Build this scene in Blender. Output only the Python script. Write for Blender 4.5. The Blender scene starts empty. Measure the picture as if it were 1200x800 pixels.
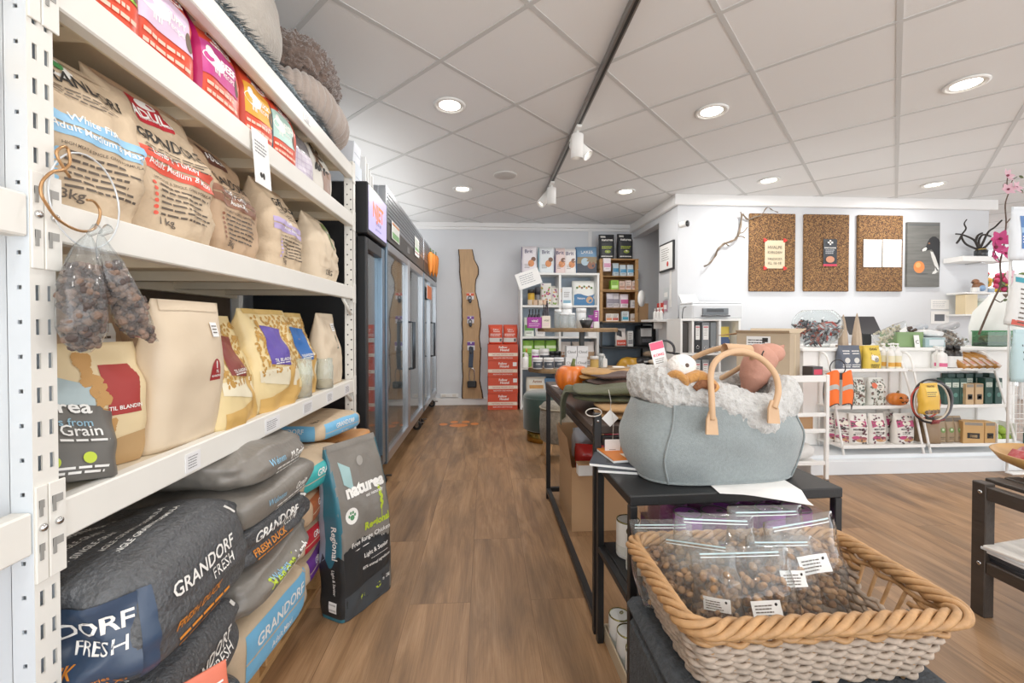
import bpy, bmesh, math, random
from mathutils import Vector, Matrix, noise
from math import sin, cos, pi, radians as R
COL = bpy.context.scene.collection
random.seed(7)
# ------------------------------------------------------------------ camera (real lens, level-ish, small vertical shift)
FPX, CX, CY, PIT, YAW, EYE = 505., 600., 386.8, R(.77), math.atan(31/505.), 1.10
cam = bpy.data.cameras.new('camera'); camo = bpy.data.objects.new('camera', cam); COL.objects.link(camo)
cam.sensor_width = 36; cam.lens = FPX/1200*36; cam.shift_y = -13.2/1200; cam.clip_start = .02
camo.location = (0, 0, EYE); camo.rotation_euler = (pi/2-PIT, 0, -YAW)
bpy.context.scene.camera = camo
def ray(px, py):
    x = (px-CX)/FPX; z = -(py-CY)/FPX; y = 1.
    y, z = y*cos(PIT)+z*sin(PIT), -y*sin(PIT)+z*cos(PIT)
    return x*cos(YAW)+y*sin(YAW), -x*sin(YAW)+y*cos(YAW), z
def aZ(px, py, Z=0.):
    r = ray(px, py); t = (Z-EYE)/r[2]; return Vector((r[0]*t, r[1]*t, Z))
def aX(px, py, X):
    r = ray(px, py); t = X/r[0]; return Vector((X, r[1]*t, EYE+r[2]*t))
def aY(px, py, Y):
    r = ray(px, py); t = Y/r[1]; return Vector((r[0]*t, Y, EYE+r[2]*t))
# ------------------------------------------------------------------ materials
def lin(h):
    if isinstance(h, str):
        h = h.lstrip('#'); h = h if len(h) == 6 else ''.join(c*2 for c in h); h = [int(h[i:i+2], 16)/255 for i in (0, 2, 4)]
    return tuple(c/12.92 if c <= .04045 else ((c+.055)/1.055)**2.4 for c in h)
MATS = {}
def M(col, rough=.6, metal=0, bump=0, bs=60, var=.06, vs=9, key=None, emit=0, trans=0, spec=.5, coat=0, sheen=0, stretch=None):
    k = key or (col, rough, metal, bump, bs, var, vs, emit, trans, coat, sheen, stretch)
    if k in MATS: return MATS[k]
    m = bpy.data.materials.new(str(key or col)); m.use_nodes = True; MATS[k] = m
    nt = m.node_tree; N = nt.nodes; L = nt.links; b = N['Principled BSDF']
    c = lin(col); tc = N.new('ShaderNodeTexCoord')
    vec = tc.outputs['Object']
    if stretch:
        mp = N.new('ShaderNodeMapping'); mp.inputs['Scale'].default_value = stretch; L.new(vec, mp.inputs[0]); vec = mp.outputs[0]
    if var:
        n = N.new('ShaderNodeTexNoise'); n.inputs['Scale'].default_value = vs; n.inputs['Detail'].default_value = 4; L.new(vec, n.inputs['Vector'])
        mx = N.new('ShaderNodeMix'); mx.data_type = 'RGBA'; L.new(n.outputs['Fac'], mx.inputs[0])
        mx.inputs[6].default_value = (*[max(0, v*(1-var*2.2)) for v in c], 1); mx.inputs[7].default_value = (*[min(1, v*(1+var*2.2)) for v in c], 1)
        L.new(mx.outputs[2], b.inputs['Base Color'])
    else: b.inputs['Base Color'].default_value = (*c, 1)
    b.inputs['Roughness'].default_value = rough; b.inputs['Metallic'].default_value = metal
    b.inputs['Specular IOR Level'].default_value = spec
    if coat: b.inputs['Coat Weight'].default_value = coat; b.inputs['Coat Roughness'].default_value = .12
    if sheen: b.inputs['Sheen Weight'].default_value = sheen
    if trans: b.inputs['Transmission Weight'].default_value = trans
    if emit: b.inputs['Emission Color'].default_value = (*c, 1); b.inputs['Emission Strength'].default_value = emit
    if bump:
        n2 = N.new('ShaderNodeTexNoise'); n2.inputs['Scale'].default_value = bs; n2.inputs['Detail'].default_value = 3; L.new(vec, n2.inputs['Vector'])
        bp = N.new('ShaderNodeBump'); bp.inputs['Strength'].default_value = bump; bp.inputs['Distance'].default_value = .01
        L.new(n2.outputs['Fac'], bp.inputs['Height']); L.new(bp.outputs[0], b.inputs['Normal'])
    return m
def film(key, tint='#ffffff', haze=.08, gloss=.9, rough=.08):
    """thin clear sheet: mostly see-through, mirror-like at grazing angles, a little milky"""
    if key in MATS: return MATS[key]
    m = bpy.data.materials.new(key); m.use_nodes = True; MATS[key] = m
    nt = m.node_tree; N = nt.nodes; L = nt.links; N.remove(N['Principled BSDF']); out = N['Material Output']
    t = N.new('ShaderNodeBsdfTransparent'); t.inputs[0].default_value = (*lin(tint), 1)
    g = N.new('ShaderNodeBsdfGlossy'); g.inputs['Roughness'].default_value = rough
    d = N.new('ShaderNodeBsdfDiffuse'); d.inputs[0].default_value = (.85, .87, .88, 1)
    f = N.new('ShaderNodeLayerWeight'); f.inputs[0].default_value = .5
    po = N.new('ShaderNodeMath'); po.operation = 'POWER'; po.inputs[1].default_value = 3.5; L.new(f.outputs['Facing'], po.inputs[0])
    mu = N.new('ShaderNodeMath'); mu.operation = 'MULTIPLY_ADD'; mu.inputs[1].default_value = gloss*.9; mu.inputs[2].default_value = .045*gloss; L.new(po.outputs[0], mu.inputs[0])
    a = N.new('ShaderNodeMixShader'); a.inputs[0].default_value = haze; L.new(t.outputs[0], a.inputs[1]); L.new(d.outputs[0], a.inputs[2])
    c = N.new('ShaderNodeMixShader'); L.new(mu.outputs[0], c.inputs[0]); L.new(a.outputs[0], c.inputs[1]); L.new(g.outputs[0], c.inputs[2])
    tc = N.new('ShaderNodeTexCoord'); n = N.new('ShaderNodeTexNoise'); n.inputs['Scale'].default_value = 25; L.new(tc.outputs['Object'], n.inputs['Vector'])
    bp = N.new('ShaderNodeBump'); bp.inputs['Strength'].default_value = .5 if rough > .03 else 0.; bp.inputs['Distance'].default_value = .006; L.new(n.outputs['Fac'], bp.inputs['Height'])
    if rough > .03: L.new(bp.outputs[0], g.inputs['Normal'])
    L.new(c.outputs[0], out.inputs[0]); return m
WHITE = M('#efefec', .5, key='white_paint', var=.01); OFFW = M('#e4e0d6', .45, key='cream_metal', var=.02)
BLACK = M('#17181a', .45, key='black_metal', var=.1); PAPER = M('#f0f0ee', .8, key='paper', var=.02)
KRAFT = M('#c6a47c', .75, bump=.25, bs=30, var=.05, key='kraft'); KRAFTD = M('#a5835f', .75, bump=.2, bs=30, key='kraft_dark')
CARD = M('#b58f68', .8, key='cardboard', var=.04); CHROME = M('#c8c8c8', .22, 1, key='chrome', var=0)
INK = M('#2a2724', .7, key='ink', var=0); WINK = M('#f5f3ee', .6, key='white_ink', var=0)
# ------------------------------------------------------------------ text outlines
TXT = {}
def text2d(s, bold=.0):
    k = (s, bold)
    if k not in TXT:
        cu = bpy.data.curves.new('t', 'FONT'); cu.body = s; cu.size = 1.4; cu.resolution_u = 2; cu.offset = bold; cu.fill_mode = 'FRONT'
        o = bpy.data.objects.new('t', cu); COL.objects.link(o)
        dg = bpy.context.evaluated_depsgraph_get(); me = o.evaluated_get(dg).to_mesh()
        v = [(p.co.x, p.co.y) for p in me.vertices]; f = [tuple(p.vertices) for p in me.polygons]
        o.evaluated_get(dg).to_mesh_clear(); bpy.data.objects.remove(o); bpy.data.curves.remove(cu)
        x0 = min((p[0] for p in v), default=0); x1 = max((p[0] for p in v), default=1)
        TXT[k] = ([(p[0]-x0, p[1]) for p in v], f, x1-x0)
    return TXT[k]
# ------------------------------------------------------------------ mesh builder
class MB:
    def __init__(s): s.v = []; s.f = []; s.m = []; s.sm = []; s.mats = []; s.T = None
    def mi(s, m):
        if m not in s.mats: s.mats.append(m)
        return s.mats.index(m)
    def add(s, vs, fs, m, smooth=False):
        o = len(s.v); T = s.T
        s.v += [tuple(T @ Vector(p)) for p in vs] if T is not None else [tuple(p) for p in vs]
        k = s.mi(m)
        for f in fs: s.f.append(tuple(i+o for i in f)); s.m.append(k); s.sm.append(smooth)
    def box(s, x0, x1, y0, y1, z0, z1, m, b=0):
        if x0 > x1: x0, x1 = x1, x0
        if y0 > y1: y0, y1 = y1, y0
        if z0 > z1: z0, z1 = z1, z0
        if not b:
            s.add([(x, y, z) for x in (x0, x1) for y in (y0, y1) for z in (z0, z1)], [(0,1,3,2),(4,6,7,5),(0,4,5,1),(2,3,7,6),(0,2,6,4),(1,5,7,3)], m); return s
        b = min(b, (x1-x0)*.49, (y1-y0)*.49, (z1-z0)*.49)
        c = ((x0+x1)/2, (y0+y1)/2, (z0+z1)/2); h = ((x1-x0)/2, (y1-y0)/2, (z1-z0)/2)
        vs = []; ix = {}
        for sx in (-1, 1):
            for sy in (-1, 1):
                for sz in (-1, 1):
                    for a in range(3):
                        ix[(sx, sy, sz, a)] = len(vs); S = (sx, sy, sz)
                        vs.append(tuple(c[i]+S[i]*(h[i]-(0 if i == a else b)) for i in range(3)))
        fs = []
        for a in range(3):
            p, q = (a+1) % 3, (a+2) % 3
            for sg in (-1, 1):
                r = []
                for (u, w) in ((-1,-1),(1,-1),(1,1),(-1,1)):
                    S = [0,0,0]; S[a] = sg; S[p] = u; S[q] = w; r.append(ix[(*S, a)])
                fs.append(tuple(r))
            for u in (-1, 1):
                for w in (-1, 1):
                    A = [0,0,0]; B = [0,0,0]; A[p] = B[p] = u; A[q] = B[q] = w; A[a] = -1; B[a] = 1
                    fs.append((ix[(*A, p)], ix[(*B, p)], ix[(*B, q)], ix[(*A, q)]))
        for sx in (-1, 1):
            for sy in (-1, 1):
                for sz in (-1, 1): fs.append(tuple(ix[(sx, sy, sz, a)] for a in range(3)))
        s.add(vs, fs, m); return s
    def cyl(s, p0, p1, r0, m, r1=None, n=16, caps=True, smooth=True):
        p0, p1 = Vector(p0), Vector(p1); r1 = r0 if r1 is None else r1
        d = (p1-p0).normalized(); a = d.orthogonal().normalized(); b = d.cross(a)
        vs = [p0+(a*cos(t)+b*sin(t))*r0 for t in [2*pi*i/n for i in range(n)]]+[p1+(a*cos(t)+b*sin(t))*r1 for t in [2*pi*i/n for i in range(n)]]
        s.add(vs, [(i, (i+1) % n, n+(i+1) % n, n+i) for i in range(n)], m, smooth)
        if caps: s.add(vs[:n], [tuple(range(n))[::-1]], m); s.add(vs[n:], [tuple(range(n))], m)
        return s
    def tube(s, pts, r, m, n=8, closed=False, caps=True, flat=1):
        pts = [Vector(p) for p in pts]; k = len(pts); rs = r if isinstance(r, (list, tuple)) else [r]*k
        vs = []; up = None
        for i, p in enumerate(pts):
            t = (pts[(i+1) % k]-pts[i-1]) if closed else (pts[min(i+1, k-1)]-pts[max(i-1, 0)])
            if t.length < 1e-9: t = Vector((0, 0, 1))
            t.normalize()
            if up is None: up = t.orthogonal().normalized()
            up = (up-t*up.dot(t))
            up = up.normalized() if up.length > 1e-6 else t.orthogonal().normalized()
            b = t.cross(up)
            vs += [p+(up*cos(2*pi*j/n)*flat+b*sin(2*pi*j/n))*rs[i] for j in range(n)]
        fs = [(i*n+j, i*n+(j+1) % n, ((i+1) % k)*n+(j+1) % n, ((i+1) % k)*n+j) for i in range(k if closed else k-1) for j in range(n)]
        s.add(vs, fs, m, True)
        if caps and not closed: s.add(vs[:n], [tuple(range(n))], m); s.add(vs[-n:], [tuple(range(n))], m)
        return s
    def lathe(s, prof, m, c=(0,0,0), n=24, smooth=True, sx=1, sy=1, rib=None):
        vs = []
        for (r, z) in prof:
            for i in range(n):
                t = 2*pi*i/n; k = rib(t, z) if rib else 1
                vs.append((c[0]+r*cos(t)*sx*k, c[1]+r*sin(t)*sy*k, c[2]+z))
        s.add(vs, [(a*n+i, a*n+(i+1) % n, (a+1)*n+(i+1) % n, (a+1)*n+i) for a in range(len(prof)-1) for i in range(n)], m, smooth)
        if prof[0][0] > 1e-4: s.add(vs[:n], [tuple(range(n))[::-1]], m)
        if prof[-1][0] > 1e-4: s.add(vs[-n:], [tuple(range(n))], m)
        return s
    def grid(s, fn, nu, nv, m, smooth=True, cu=False):
        vs = [fn(i/nu, j/nv) for j in range(nv+1) for i in range(nu if cu else nu+1)]
        w = nu if cu else nu+1
        s.add(vs, [(j*w+i, j*w+(i+1) % w, (j+1)*w+(i+1) % w, (j+1)*w+i) for j in range(nv) for i in range(nu)], m, smooth); return s
    def ell(s, c, r, m, nu=16, nv=10, fn=None, smooth=True):
        c = Vector(c); r = (r, r, r) if not isinstance(r, (tuple, list)) else r
        def g(u, v):
            d = Vector((cos(2*pi*u)*sin(pi*v), sin(2*pi*u)*sin(pi*v), -cos(pi*v))); k = fn(d) if fn else 1
            return (c.x+d.x*r[0]*k, c.y+d.y*r[1]*k, c.z+d.z*r[2]*k)
        return s.grid(g, nu, nv, m, smooth, cu=True)
    def poly(s, pts, m): s.add(pts, [tuple(range(len(pts)))], m); return s
    def prism(s, pts, h, m):
        """pts 3D polygon extruded by vector h"""
        n = len(pts); h = Vector(h); q = [Vector(p)+h for p in pts]
        s.add(list(pts)+q, [tuple(range(n))[::-1], tuple(range(n, 2*n))]+[(i, (i+1) % n, n+(i+1) % n, n+i) for i in range(n)], m); return s
    def text(s, t, fn, size, m, align='c', bold=.012, x=0, y=0, rot=0, maxw=None):
        """fn(x,y)->point. size = cap height"""
        v, f, w = text2d(t, bold)
        k = size
        if maxw and w*k > maxw: k = maxw/w
        ox = {'c': -w/2, 'l': 0, 'r': -w}[align]; c_, s_ = cos(rot), sin(rot)
        s.add([fn(x+((a+ox)*c_*k-b*s_*k), y+((a+ox)*s_*k+b*c_*k)) for a, b in v], f, m); return s
    def build(s, name, parent=None, loc=None, rot=None):
        me = bpy.data.meshes.new(name); me.from_pydata(s.v, [], s.f)
        for m in s.mats: me.materials.append(m)
        me.polygons.foreach_set('material_index', s.m); me.polygons.foreach_set('use_smooth', s.sm)
        bm = bmesh.new(); bm.from_mesh(me); bmesh.ops.remove_doubles(bm, verts=bm.verts, dist=1e-6) if len(s.v) < 60000 else None
        bmesh.ops.recalc_face_normals(bm, faces=bm.faces); bm.to_mesh(me); bm.free(); me.update()
        o = bpy.data.objects.new(name, me); COL.objects.link(o)
        if parent: o.parent = parent
        if loc is not None: o.location = loc
        if rot is not None: o.rotation_euler = rot if isinstance(rot, (tuple, list)) else (0, 0, rot)
        return o
def tag(o, label, cat, group=None):
    o['label'] = label; o['category'] = cat
    if group: o['group'] = group
    return o
def thing(name, label, cat, loc=(0,0,0), rot=0, group=None):
    o = bpy.data.objects.new(name, None); COL.objects.link(o); o.empty_display_size = .05
    o.location = loc; o.rotation_euler = rot if isinstance(rot, (tuple, list)) else (0, 0, rot)
    return tag(o, label, cat, group)
def struct(o): o['kind'] = 'structure'; return o
def dup(root, loc=None, rot=None, label=None, group=None, scale=None):
    def cp(o, p):
        c = o.copy(); COL.objects.link(c)
        if p: c.parent = p
        for ch in o.children: cp(ch, c)
        return c
    r = cp(root, None)
    if loc is not None: r.location = loc
    if rot is not None: r.rotation_euler = rot if isinstance(rot, (tuple, list)) else (0, 0, rot)
    if label: r['label'] = label
    if group: r['group'] = group
    if scale: r.scale = scale if isinstance(scale, (tuple, list)) else (scale,)*3
    return r
def boxT(m, w, d, h, b=.002): return MB().box(-w/2, w/2, -d/2, d/2, 0, h, m, b)
def fy(y): return lambda a, b: (a, y, b)          # text on a face looking to -Y
def lines(mb, fn, x0, x1, y, dy, n, h, m, seed=0):
    """fine print: n thin strips of ragged length"""
    r = random.Random(seed)
    for i in range(n):
        yy = y-i*dy; a = x0; e = x0+(x1-x0)*r.uniform(.75, 1)
        while a < e-1e-4:
            b = min(e, a+(x1-x0)*r.uniform(.06, .2)); mb.add([fn(a, yy), fn(b, yy), fn(b, yy+h), fn(a, yy+h)], [(0,1,2,3)], m); a = b+(x1-x0)*.025
# ------------------------------------------------------------------ bags
def spw(x, p): return math.copysign(abs(x)**p, x)
class Bag:
    """a filled pouch: side 0 front(-Y) 1 right(+X) 2 back 3 left; q in -1..1 across, v 0..1 up"""
    def __init__(s, w, d, h, n=6, kind='stand', fill=.62, lean=0, bend=0, amp=.006, seed=1, flare=0, waist=0, wv=.7, tp=1.25, sag=0, k=9, twist=0, m=4.5):
        s.__dict__.update(locals()); s.qs = .5**(1/n); s.sv = Vector((seed*7.3, seed*3.1, seed*1.7))
    def prof(s, v):
        if s.kind == 'stand':
            t = max(0., (v-s.fill)/(1-s.fill)); D = s.d/2*(1-min(1, t)**s.tp)
            D *= .93+.07*min(1, v/.08)+.06*sin(pi*min(1, v/s.fill))
            W = s.w/2*(1+s.flare*v)*(1-.05*sin(pi*min(1, v/s.fill*.9))*0)
        elif s.kind == 'block':
            r = max(0., 1-abs(2*v-1)**s.m)**(1/s.m); return s.w/2*r+.0005, s.d/2*r+.0005
        else:
            D = s.d/2*max(0., sin(pi*min(1, max(0, v))))**.5; W = s.w/2*(1-.06*sin(pi*v))
        if s.waist: g = math.exp(-((v-s.wv)/.09)**2); W *= 1-s.waist*g; D *= 1-.5*s.waist*g
        return W, D+.0022
    def S(s, side, q, v, off=0.):
        W, D = s.prof(v); q = q*s.qs
        o = max(0., 1-abs(q)**s.n)**(1/s.n)
        x, y = ((q, -o), (o, q), (-q, o), (-o, -q))[side]
        nx, ny = spw(x, s.n-1), spw(y, s.n-1); l = math.hypot(nx, ny) or 1
        X = x*W; Y = y*D; Z = s.h*v
        p = Vector((X*s.k+(5 if side == 2 else 0), Z*s.k, side*0.7))+s.sv
        a = s.amp*min(1, D/.02)*(noise.noise(p)+.5*noise.noise(p*2.3)+.9*(.35-abs(noise.noise(p*1.3+Vector((9, 4, 2))))))
        X += nx/l*(off+a); Y += ny/l*(off+a)
        if s.kind == 'stand':
            Y += s.lean*Z+s.bend*s.h*max(0, v-.45)**2
            Z -= s.sag*s.h*v*(abs(x)**2)
            Z += .25*a*v
            if s.twist: X += s.twist*Z*v
        if s.kind == 'block': Z += 1.2*s.amp*noise.noise(Vector((X*8, Y*8, 3))+s.sv)*max(0, v-.2)
        return Vector((X, Y, Z))
    def top(s, x, y, off=.0015):
        rho = min(.999, (abs(2*x/s.w)**s.n+abs(2*y/s.d)**s.n)**(1/s.n)); v = .5+.5*(1-rho**s.m)**(1/s.m)
        return Vector((x, y, s.h*v+off+1.2*s.amp*noise.noise(Vector((x*8, y*8, 3))+s.sv)*max(0, v-.2)))
    def body(s, mb, m, nv=22, nq=9, ns=4, mtop=None, vtop=.94):
        cnt = [nq, ns, nq, ns]; ring = []
        for sd in range(4):
            for i in range(cnt[sd]): ring.append((sd, -1+2*i/cnt[sd]))
        n = len(ring); vv = (lambda t: .5-.5*cos(pi*t)) if s.kind == 'block' else (lambda t: t); vs = [s.S(sd, q, vv(j/nv)) for j in range(nv+1) for sd, q in ring]
        F = lambda j0, j1: [(j*n+i, j*n+(i+1) % n, (j+1)*n+(i+1) % n, (j+1)*n+i) for j in range(j0, j1) for i in range(n)]
        jt = int(vtop*nv) if mtop else nv
        mb.add(vs, F(0, jt)+[tuple(range(n))[::-1], tuple(range(nv*n, nv*n+n))], m, True)
        if mtop: mb.add(vs, F(jt, nv), mtop, True)
        return mb
    def patch(s, mb, q0, q1, v0, v1, m, side=0, off=.0016, dv=0., nu=18, nv=10, fn=None):
        """rectangular print; dv skews the right end upwards; fn(a)->(extra v0, extra v1)"""
        def g(a, b):
            e = fn(a) if fn else (0, 0)
            return s.S(side, q0+(q1-q0)*a, v0+e[0]+(v1+e[1]-v0-e[0])*b+dv*a, off)
        return mb.grid(g, nu, nv, m, True)
    def blob(s, mb, q, v, r, m, side=0, off=.0022, n=18, sx=1, sy=1, rot=0):
        W = s.w/2*s.qs if side in (0, 2) else s.d/2*s.qs
        P = lambda a, b: s.S(side, q+(a*cos(rot)-b*sin(rot))/W, v+(a*sin(rot)+b*cos(rot))/s.h, off)
        vs = [P(0, 0)]+[P(r*sx*cos(2*pi*i/n), r*sy*sin(2*pi*i/n)) for i in range(n)]
        mb.add(vs, [(0, 1+i, 1+(i+1) % n) for i in range(n)], m, True)
    def fn(s, q, v, side=0, off=.0028):
        W = s.w/2*s.qs if side in (0, 2) else s.d/2*s.qs
        return lambda a, b: s.S(side, max(-1, min(1, q+a/W)), max(0, min(1, v+b/s.h)), off)
    def text(s, mb, t, q, v, size, m, side=0, align='c', bold=.012, rot=0, off=.0028, maxw=None):
        mb.text(t, s.fn(q, v, side, off), size, m, align, bold, rot=rot, maxw=maxw)
    def lines(s, mb, q, v, w, dy, n, h, m, side=0, seed=0):
        lines(mb, s.fn(q, v, side), -w/2, w/2, 0, dy, n, h, m, seed)
    def paw(s, mb, q, v, r, m, bg=None, side=0):
        if bg: s.blob(mb, q, v, r*1.55, bg, side, .002)
        W = s.w/2*s.qs if side in (0, 2) else s.d/2*s.qs
        s.blob(mb, q, v-.3*r/s.h, r*.5, m, side, .003, sx=1.1)
        for a, b in ((-.72, .1), (-.28, .62), (.28, .62), (.72, .1)): s.blob(mb, q+a*r/W, v+b*r/s.h, r*.24, m, side, .003, 10, sy=1.3)
# ================================================================== SETTING
CEIL = 2.479
def floor_mat():
    m = bpy.data.materials.new('oak_planks'); m.use_nodes = True; nt = m.node_tree; N = nt.nodes; L = nt.links; b = N['Principled BSDF']
    tc = N.new('ShaderNodeTexCoord'); mp = N.new('ShaderNodeMapping'); mp.inputs['Rotation'].default_value = (0, 0, pi/2); mp.inputs['Location'].default_value = (.35, .06, 0)
    L.new(tc.outputs['Object'], mp.inputs[0])
    br = N.new('ShaderNodeTexBrick'); br.inputs['Scale'].default_value = 1; br.inputs['Brick Width'].default_value = 1.35; br.inputs['Row Height'].default_value = .24
    br.inputs['Mortar Size'].default_value = .0013; br.inputs['Mortar Smooth'].default_value = .3; br.offset = .37; br.inputs['Bias'].default_value = 0
    br.inputs['Color1'].default_value = (.0, .0, .0, 1); br.inputs['Color2'].default_value = (1, 1, 1, 1); br.inputs['Mortar'].default_value = (.5, .5, .5, 1)
    L.new(mp.outputs[0], br.inputs['Vector'])
    # per-plank offset of the grain
    sx = N.new('ShaderNodeVectorMath'); sx.operation = 'MULTIPLY_ADD'; sx.inputs[1].default_value = (9, 5, 3); L.new(br.outputs['Color'], sx.inputs[0]); L.new(mp.outputs[0], sx.inputs[2])
    m2 = N.new('ShaderNodeMapping'); m2.inputs['Scale'].default_value = (1.1, 8, 1); L.new(sx.outputs[0], m2.inputs[0])
    n1 = N.new('ShaderNodeTexNoise'); n1.inputs['Scale'].default_value = 1.6; n1.inputs['Detail'].default_value = 8; n1.inputs['Roughness'].default_value = .62; n1.inputs['Distortion'].default_value = 1.1
    L.new(m2.outputs[0], n1.inputs['Vector'])
    m3 = N.new('ShaderNodeMapping'); m3.inputs['Scale'].default_value = (3, 120, 1); L.new(sx.outputs[0], m3.inputs[0])
    n2 = N.new('ShaderNodeTexNoise'); n2.inputs['Scale'].default_value = 2; n2.inputs['Detail'].default_value = 3; L.new(m3.outputs[0], n2.inputs['Vector'])
    m4 = N.new('ShaderNodeMapping'); m4.inputs['Scale'].default_value = (.9, 3.2, 1); L.new(sx.outputs[0], m4.inputs[0])
    n3 = N.new('ShaderNodeTexNoise'); n3.inputs['Scale'].default_value = 1.7; n3.inputs['Detail'].default_value = 2; L.new(m4.outputs[0], n3.inputs['Vector'])
    r = N.new('ShaderNodeValToRGB'); e = r.color_ramp.elements
    e[0].position = .3; e[0].color = (*lin('#7d5f44'), 1); e[1].position = .72; e[1].color = (*lin('#b08c69'), 1); x = e.new(.5); x.color = (*lin('#987553'), 1)
    L.new(n1.outputs['Fac'], r.inputs[0])
    a = N.new('ShaderNodeMix'); a.data_type = 'RGBA'; a.blend_type = 'MULTIPLY'; a.inputs[0].default_value = .3; L.new(r.outputs[0], a.inputs[6])
    rr = N.new('ShaderNodeValToRGB'); rr.color_ramp.elements[0].position = .35; rr.color_ramp.elements[0].color = (.55, .53, .5, 1); rr.color_ramp.elements[1].position = .6; rr.color_ramp.elements[1].color = (1.1, 1.1, 1.1, 1)
    L.new(n2.outputs['Fac'], rr.inputs[0]); L.new(rr.outputs[0], a.inputs[7])
    k = N.new('ShaderNodeMix'); k.data_type = 'RGBA'; k.blend_type = 'MULTIPLY'; k.inputs[0].default_value = .8; L.new(a.outputs[2], k.inputs[6])
    r3 = N.new('ShaderNodeValToRGB'); r3.color_ramp.elements[0].position = .38; r3.color_ramp.elements[0].color = (.62, .63, .66, 1); r3.color_ramp.elements[1].position = .56; r3.color_ramp.elements[1].color = (1.04, 1.02, 1, 1)
    L.new(n3.outputs['Fac'], r3.inputs[0]); L.new(r3.outputs[0], k.inputs[7])
    t = N.new('ShaderNodeMix'); t.data_type = 'RGBA'; t.blend_type = 'MULTIPLY'; L.new(br.outputs['Fac'], t.inputs[0]); L.new(k.outputs[2], t.inputs[6]); t.inputs[7].default_value = (.6, .55, .5, 1)
    L.new(t.outputs[2], b.inputs['Base Color']); b.inputs['Roughness'].default_value = .42; b.inputs['Specular IOR Level'].default_value = .4
    bp = N.new('ShaderNodeBump'); bp.inputs['Strength'].default_value = .12; bp.inputs['Distance'].default_value = .002; L.new(n2.outputs['Fac'], bp.inputs['Height']); L.new(bp.outputs[0], b.inputs['Normal'])
    return m
WALL = M('#d6d9dd', .75, bump=.05, bs=120, var=.01, key='wall_paint')
TILE = M('#e9eaea', .9, bump=.12, bs=220, var=.012, vs=2, key='ceiling_tile'); TBAR = M('#c9cac9', .6, var=.01, key='tbar')
struct(MB().box(-2.2, 9.5, -3.2, 8.2, -.08, 0, floor_mat()).build('floor'))
struct(MB().box(-2.2, 9.5, -3.2, 8.2, CEIL+.003, CEIL+.08, TILE).build('ceiling'))
g = MB(); A = .786; ca, sa = cos(A), sin(A)
def grid_pt(u, v, z): return (ca*u+sa*v, -sa*u+ca*v, z)
def bar(u0, u1, v0, v1, dz=0):
    c = [grid_pt(u, v, CEIL-dz) for u, v in ((u0, v0), (u1, v0), (u1, v1), (u0, v1))]
    g.prism(c, (0, 0, .0036+dz), TBAR)
def clip(fixed, axis):
    ts = [t*.05 for t in range(-260, 261)]
    ok = [t for t in ts if (lambda p: -2.1 < p[0] < 9.4 and -3.1 < p[1] < 8.1)(grid_pt(fixed, t, 0) if axis else grid_pt(t, fixed, 0))]
    return (min(ok), max(ok)) if ok else None
for i in range(-20, 24):
    u = -2.391+.6*i+.0; r = clip(u, 1)
    if r: bar(u-.012, u+.012, *r)
    v = 1.456+.6*(i-4); r = clip(v, 0)
    if r: bar(*r, v-.012, v+.012, .0006)
struct(g.build('ceiling_grid'))
struct(MB().box(-1.5, 3.6, 5.92, 6.05, 0, CEIL+.004, WALL).build('wall_back'))
struct(MB().box(-1.55, -1.42, -3.2, 5.92, 0, CEIL+.004, WALL).build('wall_left'))
w = MB(); w.box(2.05, 5.62, 4.5, 4.62, 0, CEIL+.004, WALL); w.box(2.05, 2.17, 4.62, 5.0, 0, CEIL+.004, WALL); struct(w.build('wall_right'))
w = MB(); w.box(2.17, 2.75, 5.0, 5.12, 2.2, CEIL+.004, WALL); w.box(2.05, 2.17, 5.0, 5.92, 2.3, CEIL+.004, WALL); w.box(2.75, 2.87, 4.62, 5.92, 0, CEIL+.004, WALL)
struct(w.build('wall_passage'))
struct(MB().box(4.5, 9.5, 7.6, 7.72, 0, CEIL+.004, WALL).build('wall_far'))
TR = M('#eeeeed', .5, key='trim_paint', var=.01)
t = MB(); t.box(2.0, 5.68, 4.455, 4.5, 2.37, CEIL+.003, TR, .006); t.box(2.0, 2.05, 4.5005, 5.92, 2.37, CEIL+.003, TR, .006); struct(t.build('trim_1'))
t = MB(); t.box(-1.42, 2.0, 5.87, 5.92, 2.42, CEIL+.003, TR, .008); t.box(-1.42, 2.0, 5.9, 5.92, 2.39, 2.42, TR); struct(t.build('trim_2'))
struct(MB().box(-1.42, 2.05, 5.895, 5.92, 0, .1, TR, .004).build('baseboard_back'))
t = MB(); t.box(1.42, 1.47, 5.9, 5.92, .1, 2.4, TR, .003); struct(t.build('trim_3'))
# wall socket by the baseboard
s = MB().box(-.61, -.37, 5.88, 5.895, .11, .16, WHITE, .004); s.box(-.59, -.54, 5.878, 5.882, .12, .15, OFFW); s.box(-.45, -.4, 5.878, 5.882, .12, .15, OFFW)
tag(s.build('wall_socket'), 'white double wall socket low on the back wall beside the fridge', 'socket')
# orange paw sticker on the floor
o = MB(); OR = M('#d9813f', .5, key='floor_sticker', var=.05)
def disc(mb, c, rx, ry, m, n=20, z=.0012): mb.poly([(c[0]+rx*cos(2*pi*i/n), c[1]+ry*sin(2*pi*i/n), z) for i in range(n)], m)
p = aZ(540, 497); disc(o, (p.x-.02, p.y-.05), .1, .08, OR)
for a, b in ((-.17, .06), (-.06, .16), (.07, .16), (.17, .06)): disc(o, (p.x+a-.02, p.y+b-.05), .045, .06, OR)
tag(o.build('floor_sticker'), 'orange paw print sticker on the wooden floor by the back wall', 'sticker')
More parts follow.
